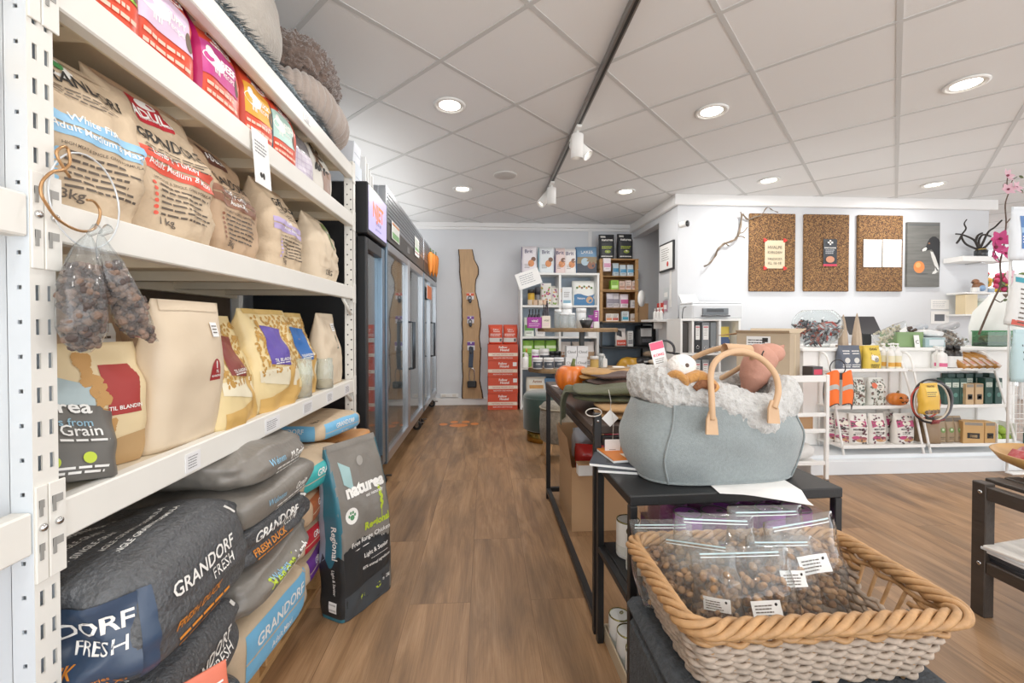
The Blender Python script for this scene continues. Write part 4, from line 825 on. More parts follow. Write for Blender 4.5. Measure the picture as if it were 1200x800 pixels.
def bottle(label, r, h, col, cap, loc, lab='#f2f0ea', cat='bottle', name='product_bottle', group=None, pump=False, neck=.3, rot=0, bm=None, band=None):
    t = thing(name, label, cat, loc, rot, group); a = h*(.62 if not pump else .6)
    MB().lathe([(r*.92, 0), (r, .004), (r, a), (r*.9, a+h*.05), (r*neck, a+h*.14), (r*neck, a+h*.2)], bm or C2(col, .3), n=22).build('bottle_body', t)
    m = MB(); z = a+h*.19
    if pump: m.lathe([(r*.42, z), (r*.42, z+h*.07), (r*.14, z+h*.075), (r*.14, z+h*.16), (0, z+h*.16)], C2(cap, .4), n=14); m.box(-r*.9, r*.25, -r*.2, r*.2, z+h*.13, z+h*.19, C2(cap, .4), r*.08)
    else: m.lathe([(r*neck*1.25, z-h*.02), (r*neck*1.25, h-.002), (0, h)], C2(cap, .4), n=14)
    m.build('pump' if pump else 'cap', t)
    if lab:
        m = MB(); m.grid(lambda u, v: ((r+.0008)*sin((u-.5)*2.6), -(r+.0008)*cos((u-.5)*2.6), a*(.1+.76*v)), 12, 1, C2(lab, .5))
        if band: m.grid(lambda u, v: ((r+.0014)*sin((u-.5)*2.6), -(r+.0014)*cos((u-.5)*2.6), a*(.18+.26*v)), 12, 1, C2(band, .5))
        m.build('label', t)
    return t
def simple_print(band, txt=None, ink=INK, b0=.3, b1=.6):
    def pr(b, mb):
        b.patch(mb, -1, 1, b0, b1, C2(band), nu=5, nv=2)
        if txt: b.text(mb, txt, 0, b1+.08, b.h*.09, ink, maxw=b.w*.7)
        b.lines(mb, 0, b0*.7, b.w*.6, b.h*.06, 2, b.h*.02, ink)
    return pr
# ================================================================== BACK WALL: SLAB, RED BOXES
Yw = 5.9
lp = [(537,292),(538,306),(538,320),(540,335),(541,348),(541,362),(541,380),(542,395),(541,410),(541,425),(542,440),(541,455),(541,467)]
rp = [(554,292),(556,303),(561,313),(561.5,320),(558,328),(557,340),(560,351),(563,365),(564,380),(562,395),(564,410),(563,428),(562.5,446),(566,462),(566.5,467)]
def interp(pl, y):
    for (x0, y0), (x1, y1) in zip(pl, pl[1:]):
        if y0 <= y <= y1: return x0+(x1-x0)*(y-y0)/(y1-y0)
    return pl[-1][0]
SLAB = M('#b8946a', .55, bump=.1, bs=20, var=.12, vs=5, key='slab_wood', stretch=(9, 1, 1)); BARK = M('#4d3a2b', .9, bump=1, bs=90, var=.2, key='bark')
ys = [292+175*i/60 for i in range(61)]; m = MB(); b = MB(); rows = []
for y in ys:
    j = .5*noise.noise(Vector((y*.4, 2, 0))); l, r = aY(interp(lp, y)+j, y, Yw-.03), aY(interp(rp, y)+j, y, Yw-.03); rows.append((l, r))
dx = Vector((.016, 0, 0)); ddy = Vector((0, .045, 0))
m.grid(lambda u, v: (lambda i: rows[i][0].lerp(rows[i][1], .06+.88*u))(round(v*60)), 4, 60, SLAB, False)
m.grid(lambda u, v: (lambda i: rows[i][0].lerp(rows[i][1], .06+.88*u)+ddy)(round(v*60)), 4, 60, SLAB, False)
for e, s_ in ((0, .06), (1, .94)):
    b.grid(lambda u, v: (lambda i: (rows[i][0].lerp(rows[i][1], s_), rows[i][e]+Vector((0, .012, 0)), rows[i][e]+ddy)[round(u*2)])(round(v*60)), 2, 60, BARK)
for i in (0, 60): m.add([rows[i][0], rows[i][1], rows[i][1]+ddy, rows[i][0]+ddy], [(0,1,2,3)], SLAB)
o = thing('wooden_slab', 'tall live-edge wooden slab mounted on the back wall with items hanging on it', 'wall board', rows[60][0]); m.v = [tuple(Vector(v)-o.location) for v in m.v]; b.v = [tuple(Vector(v)-o.location) for v in b.v]; m.build('plank', o); b.build('bark_edge', o)
def hangcard(px, py, w, h, c1, c2, label, kind):
    q = aY(px, py, Yw-.045); t = thing('hanging_product', label, 'pet accessory', q); m = MB(); m.box(-w/2, w/2, 0, .004, -h, 0, C2(c1), .002); m.box(-w/2, w/2, -.001, .0, -h*.45, -h*.05, C2(c2)); m.box(-.008, .008, -.002, 0, -.03, -.01, PAPER); m.build('card', t)
    MB().cyl((0, .03, -.008), (0, -.02, -.004), .003, CHROME, n=8).build('hook', t)
    m = MB(); D = C2('#3a3c40', .35)
    m.tube([(.02*cos(a)-.005, -.012, -h*.8+.028*sin(a)) for a in [2*pi*i/20 for i in range(20)]], .006, D, 8, closed=True); m.ell((.0, -.014, -h-.02), (.022, .014, .03), D, 12, 8); m.build('clip', t)
    if kind:
        m = MB(); m.grid(lambda u, v: (-.03+.06*u+.004*sin(v*5), -.01, -h*.6-.28*v), 2, 10, C2('#2e3d52', .5)); m.tube([(.035*spw(sin(a), .7)+.012, -.012, -.46+.1*cos(a)) for a in [2*pi*i/28 for i in range(28)]], .006, CHROME, 8, closed=True); m.build('strap', t)
        MB().box(-.05, .075, -.06, -.005, -.62, -.53, C2('#17181a', .4), .012).build('pouch', t)
    return t
hangcard(551, 343, .1, .09, '#d9d6d6', '#d8552f', 'orange and white carded clip, highest on the wooden slab', 0)
hangcard(551.5, 370, .09, .1, '#dcd9e0', '#7a4a9a', 'purple and white carded clip in the middle of the wooden slab', 0)
hangcard(552, 400, .1, .12, '#e5e2e6', '#6b3f93', 'purple carded lead with black bag hanging lowest on the slab', 1)
ORB = M('#d24a2d', .5, key='red_orange_box', var=.03)
def redbox(m, fn, w, h):
    m.text('Follow', fn, .028, WINK, x=0, y=h*.77, bold=.04); m.text('Hound', fn, .03, WINK, x=.02, y=h*.6, bold=.04)
    rect(m, fn, -w/2+.004, w/2-.004, h*.28, h*.48, C2('#eeddcb')); m.text('NATURAL FROZEN FOOD', lambda a, b: (fn(a, b)[0], fn(a, b)[1]-.0008, b), .018, C2('#c24a35'), y=h*.34, maxw=w*.7)
    m.text('MADE WITH CARE FOR DOGS', fn, .013, WINK, y=h*.14, maxw=w*.85)
names = ['bottom red orange carton of the stack by the slab', 'second red orange carton from the floor in the stack', 'third red orange carton in the stack, sticker on its side', 'top red orange carton carrying two soft packs']
for k in range(4):
    t = carton(names[k], .385, .34, .208, ORB, (.222, 5.705, .002+.2105*k), R((-1, 1, -.5, 1)[k]), redbox, 'carton', 'shipping_carton', 'red orange cartons by the slab')
    if k in (1, 2): s_ = MB().box(.13, .18, -.1725, -.171, .14, .19, PAPER); s_.build('sticker', t, rot=None)
for k in range(2):
    pouch(['left soft red pack on top of the red cartons', 'right soft red pack on top of the red cartons'][k], .185, .14, .25, ORB, (.13+.195*k, 5.66, .846), R(3-8*k), lambda b, mb: (b.text(mb, 'Follow', 0, .72, .018, WINK, maxw=.1), b.text(mb, 'Hound', .1, .62, .02, WINK, maxw=.1), b.patch(mb, -1, 1, .1, .32, C2('#cfd0ca'), nu=5), b.patch(mb, .6, .9, .14, .28, C2('#555a5c'), nu=2, off=.0024), b.lines(mb, 0, .5, .14, .02, 2, .007, WINK)), 'pack', 'soft_pack', fill=.8)
# ================================================================== WHITE CUBE SHELF
cs = thing('cube_shelf', 'white open cube shelf against the back wall full of pet products', 'shelf', (.96, 5.71, 0)); WS = M('#eeeeec', .45, key='white_laminate', var=.01)
for x in (-.5, 0, .5): MB().box(x-.014, x+.014, -.19, .18, .002, 1.74, WS, .002).build('side_panel', cs)
for z in (.04, .53, .93, 1.335): 
    for s_ in (-1, 1): MB().box(min(s_*.014, s_*.486), max(s_*.014, s_*.486), -.185, .18, z-.012, z+.012, WS, .002).build('shelf_board', cs)
MB().box(-.516, .516, -.192, .18, 1.74, 1.765, WS, .002).build('top_board', cs); MB().box(-.5, .5, .18, .186, .0, 1.74, M('#aebccb', .7, key='blue_grey_back')).build('back_panel', cs)
zt = 1.767
def brit(side):
    def pr(b, mb):
        b.patch(mb, -1, 1, 0, .97, C2(side), side=3, off=.0024, nv=6); b.text(mb, 'Brit', -.05, .72, .05, C2('#5d5a78'), maxw=.1, bold=.02); b.blob(mb, .3, .35, .045, C2('#d88f5c'), sx=.9); b.blob(mb, .62, .5, .03, C2('#7a5848')); b.lines(mb, -.2, .3, b.w*.4, .02, 3, .006, GREYINK)
    return pr
for k, (x, w, c, side) in enumerate(((.575, .2, '#e6e1e6', '#5a4a8e'), (.80, .2, '#dfe6ea', '#7fc3d2'), (.985, .13, '#e8d3d0', '#6b5697'), (1.115, .15, '#efeceb', '#e0b8b4'))):
    pouch(['white bag with violet gusset, first on top of the cube shelf', 'white bag with pale turquoise gusset on top of the cube shelf', 'narrow blush bag with violet gusset on top of the cube shelf', 'white bag with pink gusset in the middle of the shelf top'][k], w, .15, .36-.01*k, c, (x, 5.66, zt), R(-8), brit(side), 'pet food bag', 'kibble_bag', 'pet food bags on the cube shelf', n=8, fill=.75, tp=2.2)
pouch('blue bag with dark lower half on the right end of the cube shelf top', .28, .16, .36, '#6d93b5', (1.33, 5.66, zt), R(-4), lambda b, mb: (b.patch(mb, -1, 1, 0, .36, C2('#39414e'), nu=6), b.patch(mb, -1, 1, .36, .6, C2('#8a7a5c'), nu=6), b.blob(mb, -.2, .42, .05, C2('#a9c1cf')), b.blob(mb, .45, .3, .05, C2('#8a5a44')), b.text(mb, 'LAKES', 0, .72, .04, WINK, maxw=.2), b.patch(mb, -1, 1, 0, .95, C2('#2f5f88'), side=3, nv=5)), 'pet food bag', 'kibble_bag', n=7, fill=.75)
z1 = 1.349
jar('yellow and black tin in the upper left cube', .045, .21, '#c99a2e', '#2a2a2a', (.60, 5.66, z1), '#e2b43a', 'tin', 'product_tin')
jar('dark round topped dispenser beside the yellow tin', .05, .24, '#8b8b90', '#3a3a44', (.70, 5.68, z1), None, 'dispenser', 'dispenser', lidh=.4)
for k in range(3): pouch(['white floral print bag on the left of the upper cube', 'white floral print bag in the middle of the upper cube', 'white floral print bag by the divider'][k], .14, .08, .29-.03*k, '#e9e6df', (.79+.07*k, 5.62+.05*(k % 2), z1), R(-5+5*k), lambda b, mb: [b.blob(mb, random.Random(i*7+b.seed).uniform(-.9, .9), random.Random(i*3+b.seed).uniform(.05, .95), .012, C2(('#c9566b', '#7fa04a', '#d9a23c', '#8a4a8e')[i % 4]), n=8) for i in range(22)], 'pet food bag', 'floral_bag', 'floral bags in the cube shelf')
for k in range(4): pouch('small cream treat pouch lying along the front of the upper cube', .06, .04, .07, ('#dcc9b2', '#d8b79a')[k % 2], (.575+.066*k, 5.55, z1), R(10*(k % 3-1)), None, 'pouch', 'treat_pouch', 'small pouches in the cube shelf')
carton('plain white carton in the upper right cube', .13, .12, .24, '#e9ecee', (1.07, 5.68, z1), 0, lambda m, fn, w, h: (lines(m, fn, -.04, .04, .17, .02, 4, .006, GREYINK), rect(m, fn, -.05, .05, .03, .07, C2('#86b2c8'))))
pouch('large white and blue bag with animal drawings in the upper right cube', .30, .14, .33, '#eceeea', (1.295, 5.67, z1), 0, lambda b, mb: (b.patch(mb, -1, 1, 0, .42, C2('#3f76a5'), nu=6, fn=lambda a: (0, .05*sin(a*7))), [b.blob(mb, -.7+.23*i, .7+.05*(i % 2), .016, C2(('#5b7a3a', '#c9974a', '#7a5a48')[i % 3]), n=8) for i in range(7)], b.blob(mb, .5, .22, .045, C2('#c9a27a')), b.text(mb, 'Nature', -.3, .25, .025, WINK, maxw=.12)), 'pet food bag', 'kibble_bag', n=7, fill=.75)
z2 = .943
for k in range(2): pouch(['green and white pouch on the left of the second cube row', 'white pouch beside the green one in the second cube row'][k], .13, .08, .25-.03*k, ('#e7ece4', '#e9e6e6')[k], (.57+.15*k, 5.66, z2), 0, simple_print(('#5f9a4a', '#c2b8c6')[k]), 'pouch')
pouch('bright purple pouch at the right edge of the second cube row', .1, .06, .22, '#8e2c8a', (1.40, 5.62, z2+.06), 0, simple_print('#c9a3cc'), 'pouch'); carton('low white carton under the purple pouch', .12, .15, .058, '#e6e4e2', (1.40, 5.64, z2))
carton('grey carton in the second cube row, behind the tiered table', .25, .15, .2, '#c9cdd0', (1.14, 5.68, z2))
z3 = .543
for k in range(3): pouch(['left bright green pack in the third cube row', 'middle bright green pack in the third cube row', 'bright green pack nearest the divider'][k], .145, .1, .35, '#8cc24a', (.555+.15*k, 5.62, z3), R(3*k-3), simple_print('#d5e8bd', b0=.7, b1=.8), 'pouch', group='green packs in the cube shelf')
for k in range(3): pouch(['pale pack on the left of the right third cube', 'pale pack in the middle of the right third cube', 'pale pack at the right of the right third cube'][k], .14, .1, .33, ('#cfc9c4', '#c4b8ae', '#d5d0cc')[k], (1.05+.155*k, 5.62, z3), 0, simple_print(('#9a6a4a', '#7a7f4a', '#a98a6a')[k]), 'pouch')
pouch('cream and brown picture bag low in the left bottom cube', .26, .14, .36, '#e3ddd0', (.66, 5.62, .053), 0, lambda b, mb: (b.text(mb, 'Antos', .1, .8, .035, C2('#9a5b2e'), maxw=.2, bold=.03), b.patch(mb, -.8, .8, .6, .72, C2('#d39a55')), [b.blob(mb, -.7+.3*i, .3+.1*(i % 2), .03, C2(('#b9b4aa', '#8f8a80')[i % 2]), n=10) for i in range(5)]), 'pet food bag', 'kibble_bag')
carton('blue picture carton low in the left bottom cube', .2, .16, .34, '#5d86ad', (.87, 5.66, .053), 0); 
LEAF = M2('#22483f', .5, key='leaf_green_dark')
t = carton('dark green leaf print carton low in the right bottom cube', .44, .16, .40, '#d9dfdb', (1.23, 5.68, .053), 0, lambda m, fn, w, h: [m.add([fn(-w/2+.03+.043*i+.02*cos(a), h*(.2+.17*j)+.034*sin(a)) for a in [2*pi*q_/8 for q_ in range(8)]], [tuple(range(8))], LEAF) for i in range(10) for j in range(5)])
# paper sign
n = MB().box(-.15, .15, 0, .003, -.1, .1, PAPER); lines(n, lambda a, b: (a, -.0008, b), -.11, .11, .055, .026, 5, .008, M('#9aa0a8', .8, key='pen_ink'), 8)
q = aY(619.5, 326.5, 5.35); tag(n.build('paper_sign', None, q, (0, R(-19), 0)), 'tilted handwritten white paper sign at the corner of the cube shelf', 'sign')
MB; st = MB().cyl((.485, 5.52, 1.7), (q.x-.03, 5.355, q.z), .004, CHROME, n=8); tag(st.build('sign_holder'), 'thin wire holding the tilted paper sign on the cube shelf', 'sign holder')
# ================================================================== TIERED SLAB TABLE
tt = thing('tiered_table', 'two-tier display table of live-edge wood rounds on a black post', 'display table', (1.05, 4.66, 0)); LIVE = M('#b39877', .6, bump=.2, bs=25, var=.12, vs=6, key='live_wood', stretch=(1, 6, 1))
def slabround(cx, rx, ry, z, th, seed):
    m = MB(); n = 64; R_ = [1+.05*noise.noise(Vector((cos(2*pi*i/n)*2, sin(2*pi*i/n)*2, seed))) for i in range(n)]
    P = lambda i, k, z: (cx+rx*R_[i]*k*cos(2*pi*i/n), ry*R_[i]*k*sin(2*pi*i/n), z)
    for k0, za, zb, mt in ((0, z, z, LIVE), (1, z, z-th, BARK)):
        pass
    m.add([P(i, .985, z) for i in range(n)], [tuple(range(n))], LIVE); m.add([P(i, .985, z-th) for i in range(n)], [tuple(range(n))], LIVE)
    m.add([P(i, .985, z) for i in range(n)]+[P(i, 1, z-th*.4) for i in range(n)]+[P(i, .985, z-th) for i in range(n)], [(j*n+i, j*n+(i+1) % n, (j+1)*n+(i+1) % n, (j+1)*n+i) for j in range(2) for i in range(n)], M('#8c7150', .8, bump=.8, bs=60, var=.25, key='rough_edge')); return m
slabround(-.02, .57, .26, .632, .045, 5).build('lower_tier', tt); slabround(-.04, .445, .2, 1.06, .04, 9).build('upper_tier', tt)
MB().box(-.025, .025, -.025, .025, .02, 1.02, BLACK, .003).build('post', tt); MB().lathe([(.2, 0), (.2, .015), (.03, .02)], BLACK, n=28).build('base_plate', tt)
zl, zu = .6335, 1.0615; Yt = 4.56
def at(px, Y, z): q = aY(px, 380, Y); return (q.x, Y, z)
# upper tier goods
def sixpack(px, n, col, label, w=.15, h=.115, bh=.2):
    x, y, z = at(px, 4.6, zu); carton(label, w, .09, h, col, (x, y, z), 0, lambda m, fn, w_, h_: (m.text('vital', fn, .03, WINK if col != '#e8dccb' else GREYINK, y=h_*.55, maxw=w_*.6), lines(m, fn, -w_*.4, w_*.4, h_*.35, .02, 2, .007, M('#e0b8d8', .6, key='pale_pink', var=0))), 'carton', 'bottle_carrier')
    for i in range(n): bottle(f'dark bottle {["first", "second", "third", "fourth"][i]} from the left in the {"purple" if col != "#e8dccb" else "cream"} carrier', .017, bh, '#26222a', '#1c1c20', (x-w/2+.025+(w-.05)*i/(n-1), y, z+.004), None, group='bottles in the ' + ('purple' if col != '#e8dccb' else 'cream') + ' carrier')
sixpack(626, 4, '#9a2490', 'purple bottle carrier on the upper tier of the display table'); sixpack(639.5, 3, '#e8dccb', 'cream bottle carrier beside the purple one', .09, .13, .25)
x, y, z = at(641, 4.7, zu); bottle('tall bottle with black cap behind the cream carrier', .024, .3, '#4a4450', '#141416', (x, y, z), '#b9b0b8')
CLR = film('clear_acrylic', '#f3f7f8', .22, .9, .05)
def clearbox(px, Y, z, w, h, label, lid=True):
    x, y, _ = at(px, Y, z); t = thing('clear_canister', label, 'canister', (x, y, z)); m = MB(); m.lathe([(w*.48, 0), (w*.5, .005), (w*.5, h*.8), (w*.46, h*.85), (w*.44, h*.85), (w*.46, h*.8), (w*.47, .01), (0, .01)], CLR, n=20); m.build('wall', t); MB().lathe([(w*.47, h*.85), (w*.47, h), (0, h)], C2('#dfe3e4', .4), n=20).build('lid', t); return t
clearbox(654, 4.66, zu, .085, .20, 'tall clear canister by the black post on the upper tier'); clearbox(661, 4.56, zu, .1, .16, 'wide clear canister at the front of the upper tier'); clearbox(669, 4.6, zu, .1, .16, 'clear canister at the right of the white ones')
jar('frosted white jar on the upper tier, behind the clear canisters', .06, .27, '#e6e8e8', '#eef0f0', at(664, 4.78, zu), None)
jar('second frosted white jar on the upper tier, beside the bowl', .055, .22, '#dfe2e4', '#e9ebec', at(681, 4.78, zu), None)
t = thing('display_bowl', 'black tapered bowl on the upper tier holding clear packs', 'bowl', at(687, 4.57, zu)); MB().lathe([(.04, 0), (.045, .004), (.075, .085), (.07, .085), (.042, .012), (0, .012)], C2('#1a1a1c', .4), n=24).build('bowl', t); MB().ell((0, 0, .085), (.065, .06, .03), CLR, 14, 8).build('clear_packs', t)
carton('small magenta carton at the right end of the upper tier', .05, .03, .12, '#98238a', (at(698.5, 4.62, zu)[0], 4.62, zu+.07), 0, lambda m, fn, w, h: lines(m, fn, -.015, .015, .09, .02, 3, .008, WINK)); carton('low white carton under the magenta one', .06, .05, .068, '#dcdcdc', (at(698.5, 4.62, zu)[0], 4.62, zu))
# lower tier goods
for px, Y, h, lab in ((615.5, 4.58, .17, 'white pump bottle at the left end of the lower tier'), (708, 4.62, .14, 'white bottle at the right end of the lower tier')): bottle(lab, .034, h, '#eceae6', '#e9e7e4', at(px, Y, zl), '#f4f2ee', pump=True)
bottle('small orange capped bottle behind the white pump bottle', .022, .2, '#e7e2da', '#e0902e', at(617, 4.74, zl))
for k, (px, Y, dz, c, lid, lab) in enumerate(((630, 4.52, 0, '#f1f0ee', '#f4f3f1', 'first white jar with charcoal label at the front of the lower tier'), (643, 4.51, 0, '#f1f0ee', '#f4f3f1', 'second white jar with charcoal label at the front of the lower tier'), (655, 4.53, 0, '#e9e9ea', '#dfe2e6', 'third pale jar with charcoal label next to the post'), (638, 4.68, .0, '#f1f0ee', '#f4f3f1', 'taller white jar standing behind the two white jars'))):
    jar(lab, .053, .115 if k < 3 else .2, c, lid, at(px, Y, zl), '#4b5058', txt='CARE')
jar('white jar with magenta band behind the first white jar', .042, .19, '#eeeaf0', '#ffffff', at(627.5, 4.7, zl), '#a2348f')
for k, px in enumerate((647, 653)): jar(['first black tin behind the white jars', 'second black tin behind the white jars, by the post'][k], .042, .17, '#2b2c30', '#1d1e20', at(px, 4.74, zl), '#4a4c52', 'tin', 'product_tin', group='black tins on the lower tier')
def cloud(m, fn, w, h): m.text('Cloud', fn, h*.28, INK, y=h*.35, maxw=w*.8)
for k, (px, dz) in enumerate(((668, 0), (681, 0), (669, .118), (682, .118))): carton(['lower left white box with script lettering on the lower tier', 'lower right white box with script lettering on the lower tier', 'upper left white box with script lettering', 'upper right white box with script lettering'][k], .115, .1, .116, '#e9ebee', (at(px, 4.62, 0)[0], 4.62, zl+dz), 0, cloud, group='white boxes with script lettering')
jar('glass jar with gold contents at the right of the lower tier', .045, .13, '#b6924e', '#e8e6e2', at(696.5, 4.52, zl), '#c9a55a')
clearbox(704, 4.62, zl, .07, .15, 'clear tumbler behind the gold jar')
# ================================================================== CRATES AND BLACK SHELF UNIT
CR = M('#b48a5a', .7, bump=.3, bs=30, var=.12, vs=5, key='crate_wood', stretch=(2, 1, 8))
ub = thing('metal_shelf', 'black metal shelf unit under the wooden crates by the back wall', 'shelf', (1.83, 5.68, 0)); 
for x in (-.34, .34):
    for y in (-.2, .2): MB().box(x-.012, x+.012, y-.012, y+.012, 0, 1.14, BLACK, .002).build('leg', ub)
for z in (1.115, .80, .45): MB().box(-.352, .352, -.212, .212, z-.012, z+.012, BLACK, .002).build('shelf_board', ub)
MB().box(-.33, .33, .205, .211, .45, 1.1, M('#8fa0b0', .7, key='slate_back')).build('back_panel', ub)
zc = [1.129, 1.545]; 
for k in range(2):
    c = thing('wooden_crate', ['lower rough wooden crate standing on the black shelf unit', 'upper rough wooden crate stacked on the lower crate'][k], 'crate', (1.74, 5.69, zc[k])); h = .41; w = .25
    for s_ in (-1, 1):
        for j in range(3): MB().box(s_*w-.006, s_*w+.006, -.16, .16, .012+.133*j, .133+.133*j, CR, .002).build('side_slat', c)
        for y in (-.145, .145): MB().box(s_*(w-.02)-.014, s_*(w-.02)+.014, y-.014, y+.014, .013, h-.013, CR, .002).build('corner_post', c)
    for z in (.0, h-.012): MB().box(-w-.007, w+.007, -.165, .165, z, z+.012, CR, .002).build('long_board', c)
    MB().box(-w+.006, w-.006, .15, .158, .012, h-.012, CR if k else CR, .001).build('back_board', c)
    MB().box(-w+.03, w-.03, -.15, .149, .18, .188, CR, .001).build('middle_board', c)
zb = 1.958
for k in range(2):
    pouch(['left black pet food bag on top of the wooden crates', 'right black pet food bag on top of the wooden crates'][k], .205, .11, .335+.01*k, '#26282c', (1.605+.245*k, 5.66, zb), R(-4+6*k), lambda b, mb: (b.text(mb, 'naturea', 0, .72, .034, WINK, maxw=.15, bold=.04), b.patch(mb, -.9, -.2, .86, .94, C2('#d8d8d4'), nu=3), b.blob(mb, .05, .3, .03, C2('#8fa03a'), sx=1.3, sy=.7), b.blob(mb, .05, .32, .014, C2('#e8e4cf')), b.lines(mb, 0, .48, .14, .02, 2, .008, LIME), b.lines(mb, 0, .1, .16, .018, 1, .01, WINK)), 'pet food bag', 'kibble_bag', 'black bags on the crates', n=6, fill=.7)
def smallgoods(rows):
    for (px, py, w, h, d, col, band, lab, kind) in rows:
        q = aY(px, py, 5.6)
        yield (q, w, h, d, col, band, lab, kind)
def goods(px, z, w, h, col, band, lab, kind='p', Y=5.6, d=.06, rot=0):
    x = aY(px, 380, Y).x
    if kind == 'p': return pouch(lab, w, d, h, col, (x, Y, z), R(rot), simple_print(band), 'pouch', fill=.5)
    return carton(lab, w, d, h, col, (x, Y, z), R(rot), lambda m, fn, w_, h_: (rect(m, fn, -w_*.42, w_*.42, h_*.15, h_*.45, C2(band)), lines(m, fn, -w_*.35, w_*.35, h_*.8, h_*.14, 3, h_*.05, GREYINK)))
goods(711, zc[1]+.24, .1, .17, '#e6dfe2', '#c98aa8', 'pink and white pouch hanging at the front corner of the upper crate', Y=5.5)
for k, px in enumerate((721, 729.5, 738)): goods(px, zc[1]+.19, .085, .17-.02*(k > 0), ('#b8c6cf', '#c4d2da', '#d0dbe2')[k], ('#3f86b0', '#4a93bd', '#5aa3cc')[k], ['first blue and white pouch in the upper crate', 'second blue and white pouch in the upper crate', 'third blue and white pouch in the upper crate'][k])
goods(719, zc[1]+.0125, .1, .12, '#8cc43e', '#c9e59a', 'lime green box at the bottom of the upper crate', 'c', d=.1)
for k, px in enumerate((728, 735.5, 743)): goods(px, zc[1]+.0125, .075, .11+.01*(k % 2), ('#e6c9b8', '#e9d4c8', '#e3cfc4')[k], '#b98a78', ['first blush box in the upper crate', 'second blush box in the upper crate', 'third blush box in the upper crate'][k], 'c')
for k, px in enumerate((714.5, 721)): goods(px, zc[0]+.19, .1, .19, ('#c9c4cc', '#d5d0d4')[k], '#8a8490', ['silver pouch at the left of the lower crate', 'second silver pouch beside it in the lower crate'][k], Y=5.58+.03*k)
goods(731, zc[0]+.19, .11, .18, '#e9dfe6', '#c9568f', 'white and pink pouch in the middle of the lower crate'); goods(743, zc[0]+.19, .1, .1, '#e2e2e4', '#b9b9c0', 'small white box at the right of the lower crate', 'c')
for k, px in enumerate((713, 720.5)): goods(px, zc[0]+.0125, .085, .1, '#e9e2da', ('#d98a5a', '#c95a4a')[k], ['first low white box in the lower crate', 'second low white box in the lower crate'][k], 'c')
goods(732, zc[0]+.0125, .09, .13, '#dfe9ec', '#3fa5c4', 'white and turquoise box in the lower crate', 'c'); goods(741, zc[0]+.0125, .06, .1, '#d8d2cc', '#a08a78', 'small grey box at the right bottom of the lower crate', 'c')
# black shelf goods
pouch('black pouch with white and red front on the black shelf', .14, .09, .235, '#e6ded8', (aY(727, 380, 5.58).x, 5.58, .813), 0, lambda b, mb: (b.patch(mb, -1, 1, .05, .36, C2('#cf4f3c'), nu=5), b.text(mb, 'SNACK', 0, .14, .03, WINK, maxw=.1), b.patch(mb, -1, .1, .62, .95, C2('#2d2c30'), nu=5, dv=-.1)), 'pouch')
goods(738, .813, .07, .2, '#e3e3e0', '#8f8f94', 'slim white carton on the black shelf', 'c', 5.56)
pouch('bulky black bag with big white label on the black shelf', .27, .16, .27, '#232427', (aY(756, 380, 5.6).x, 5.6, .813), 0, lambda b, mb: (b.patch(mb, -.75, .6, .48, .88, C2('#dcdcdc'), nu=5, off=.0034), b.lines(mb, -.1, .8, .16, .03, 3, .008, GREYINK), b.patch(mb, -.6, .6, .2, .38, C2('#5a5a60'), nu=5, off=.0024)), 'pet food bag', 'kibble_bag', fill=.8)
def soft(mb, w, d, h, m, seed, n=4, mm=2.6, amp=.02, k=6):
    b = Bag(w, d, h, n=n, kind='block', amp=amp, seed=seed, k=k, m=mm); b.body(mb, m, nv=16, nq=10, ns=6); return b
for k, (px, Y, z, w, d, h, c, lab) in enumerate(((737, 5.5, .464, .3, .2, .2, '#d9a23a', 'yellow crumpled bag on the low shelf under the crates'), (757, 5.5, .464, .34, .26, .11, '#26272b', 'lower black folded packet beside the yellow bag'), (754, 5.5, .576, .3, .22, .1, '#39393d', 'charcoal folded packet on top of the black one'), (765, 5.5, .678, .22, .2, .06, '#c9b095', 'tan folded packet on top of the charcoal ones'))):
    t = thing('folded_packet', lab, 'packet', (aY(px, 380, Y).x, Y, z), R(5*k)); m = MB(); soft(m, w, d, h, M(c, .35, bump=.3, bs=20, key='fp'+c), 140+k, amp=.03, k=11); m.build('wrap', t); m = MB().box(-w*.2, w*.2, -d*.5-.012, -d*.5-.01, h*.4, h*.6, PAPER); m.build('label', t)
# tan cartons and things at the side wall
carton('tall tan cardboard box standing right of the crates', .12, .25, .33, CARD, (2.17-.1, 5.66, 1.129), 0) if False else None
carton('tan cardboard box right of the wooden crates', .13, .22, .25, CARD, (2.095, 5.72, 1.129), 0, cat='carton', name='cardboard_box')
t = carton('narrow olive cardboard box behind the tan one', .07, .12, .4, '#a58a4e', (2.02, 5.81, 1.129), 0, cat='carton', name='cardboard_box')
q = aX(768.5, 345, 2.04); 
sw = thing('wall_shelf', 'small white shelf fixed on the side wall beside the crates', 'shelf', (2.05, 5.0, 1.13)); MB().box(-.14, -.001, -.3, .2, 0, .025, WS, .003).build('shelf_board', sw); MB().box(-.1, -.001, -.12, -.1, -.08, 0, WS, .003).build('bracket', sw)
m = MB(); m.lathe([(.0, 0), (.1, .001), (.1, .012), (0, .014)], WHITE, n=28, sy=.62); tag(m.build('oval_sign', None, (1.93, 5.25, 1.42), (R(90), R(90), 0) if False else (R(90), R(-90+0), R(25))), 'white oval hanging sign beside the crates', 'sign')
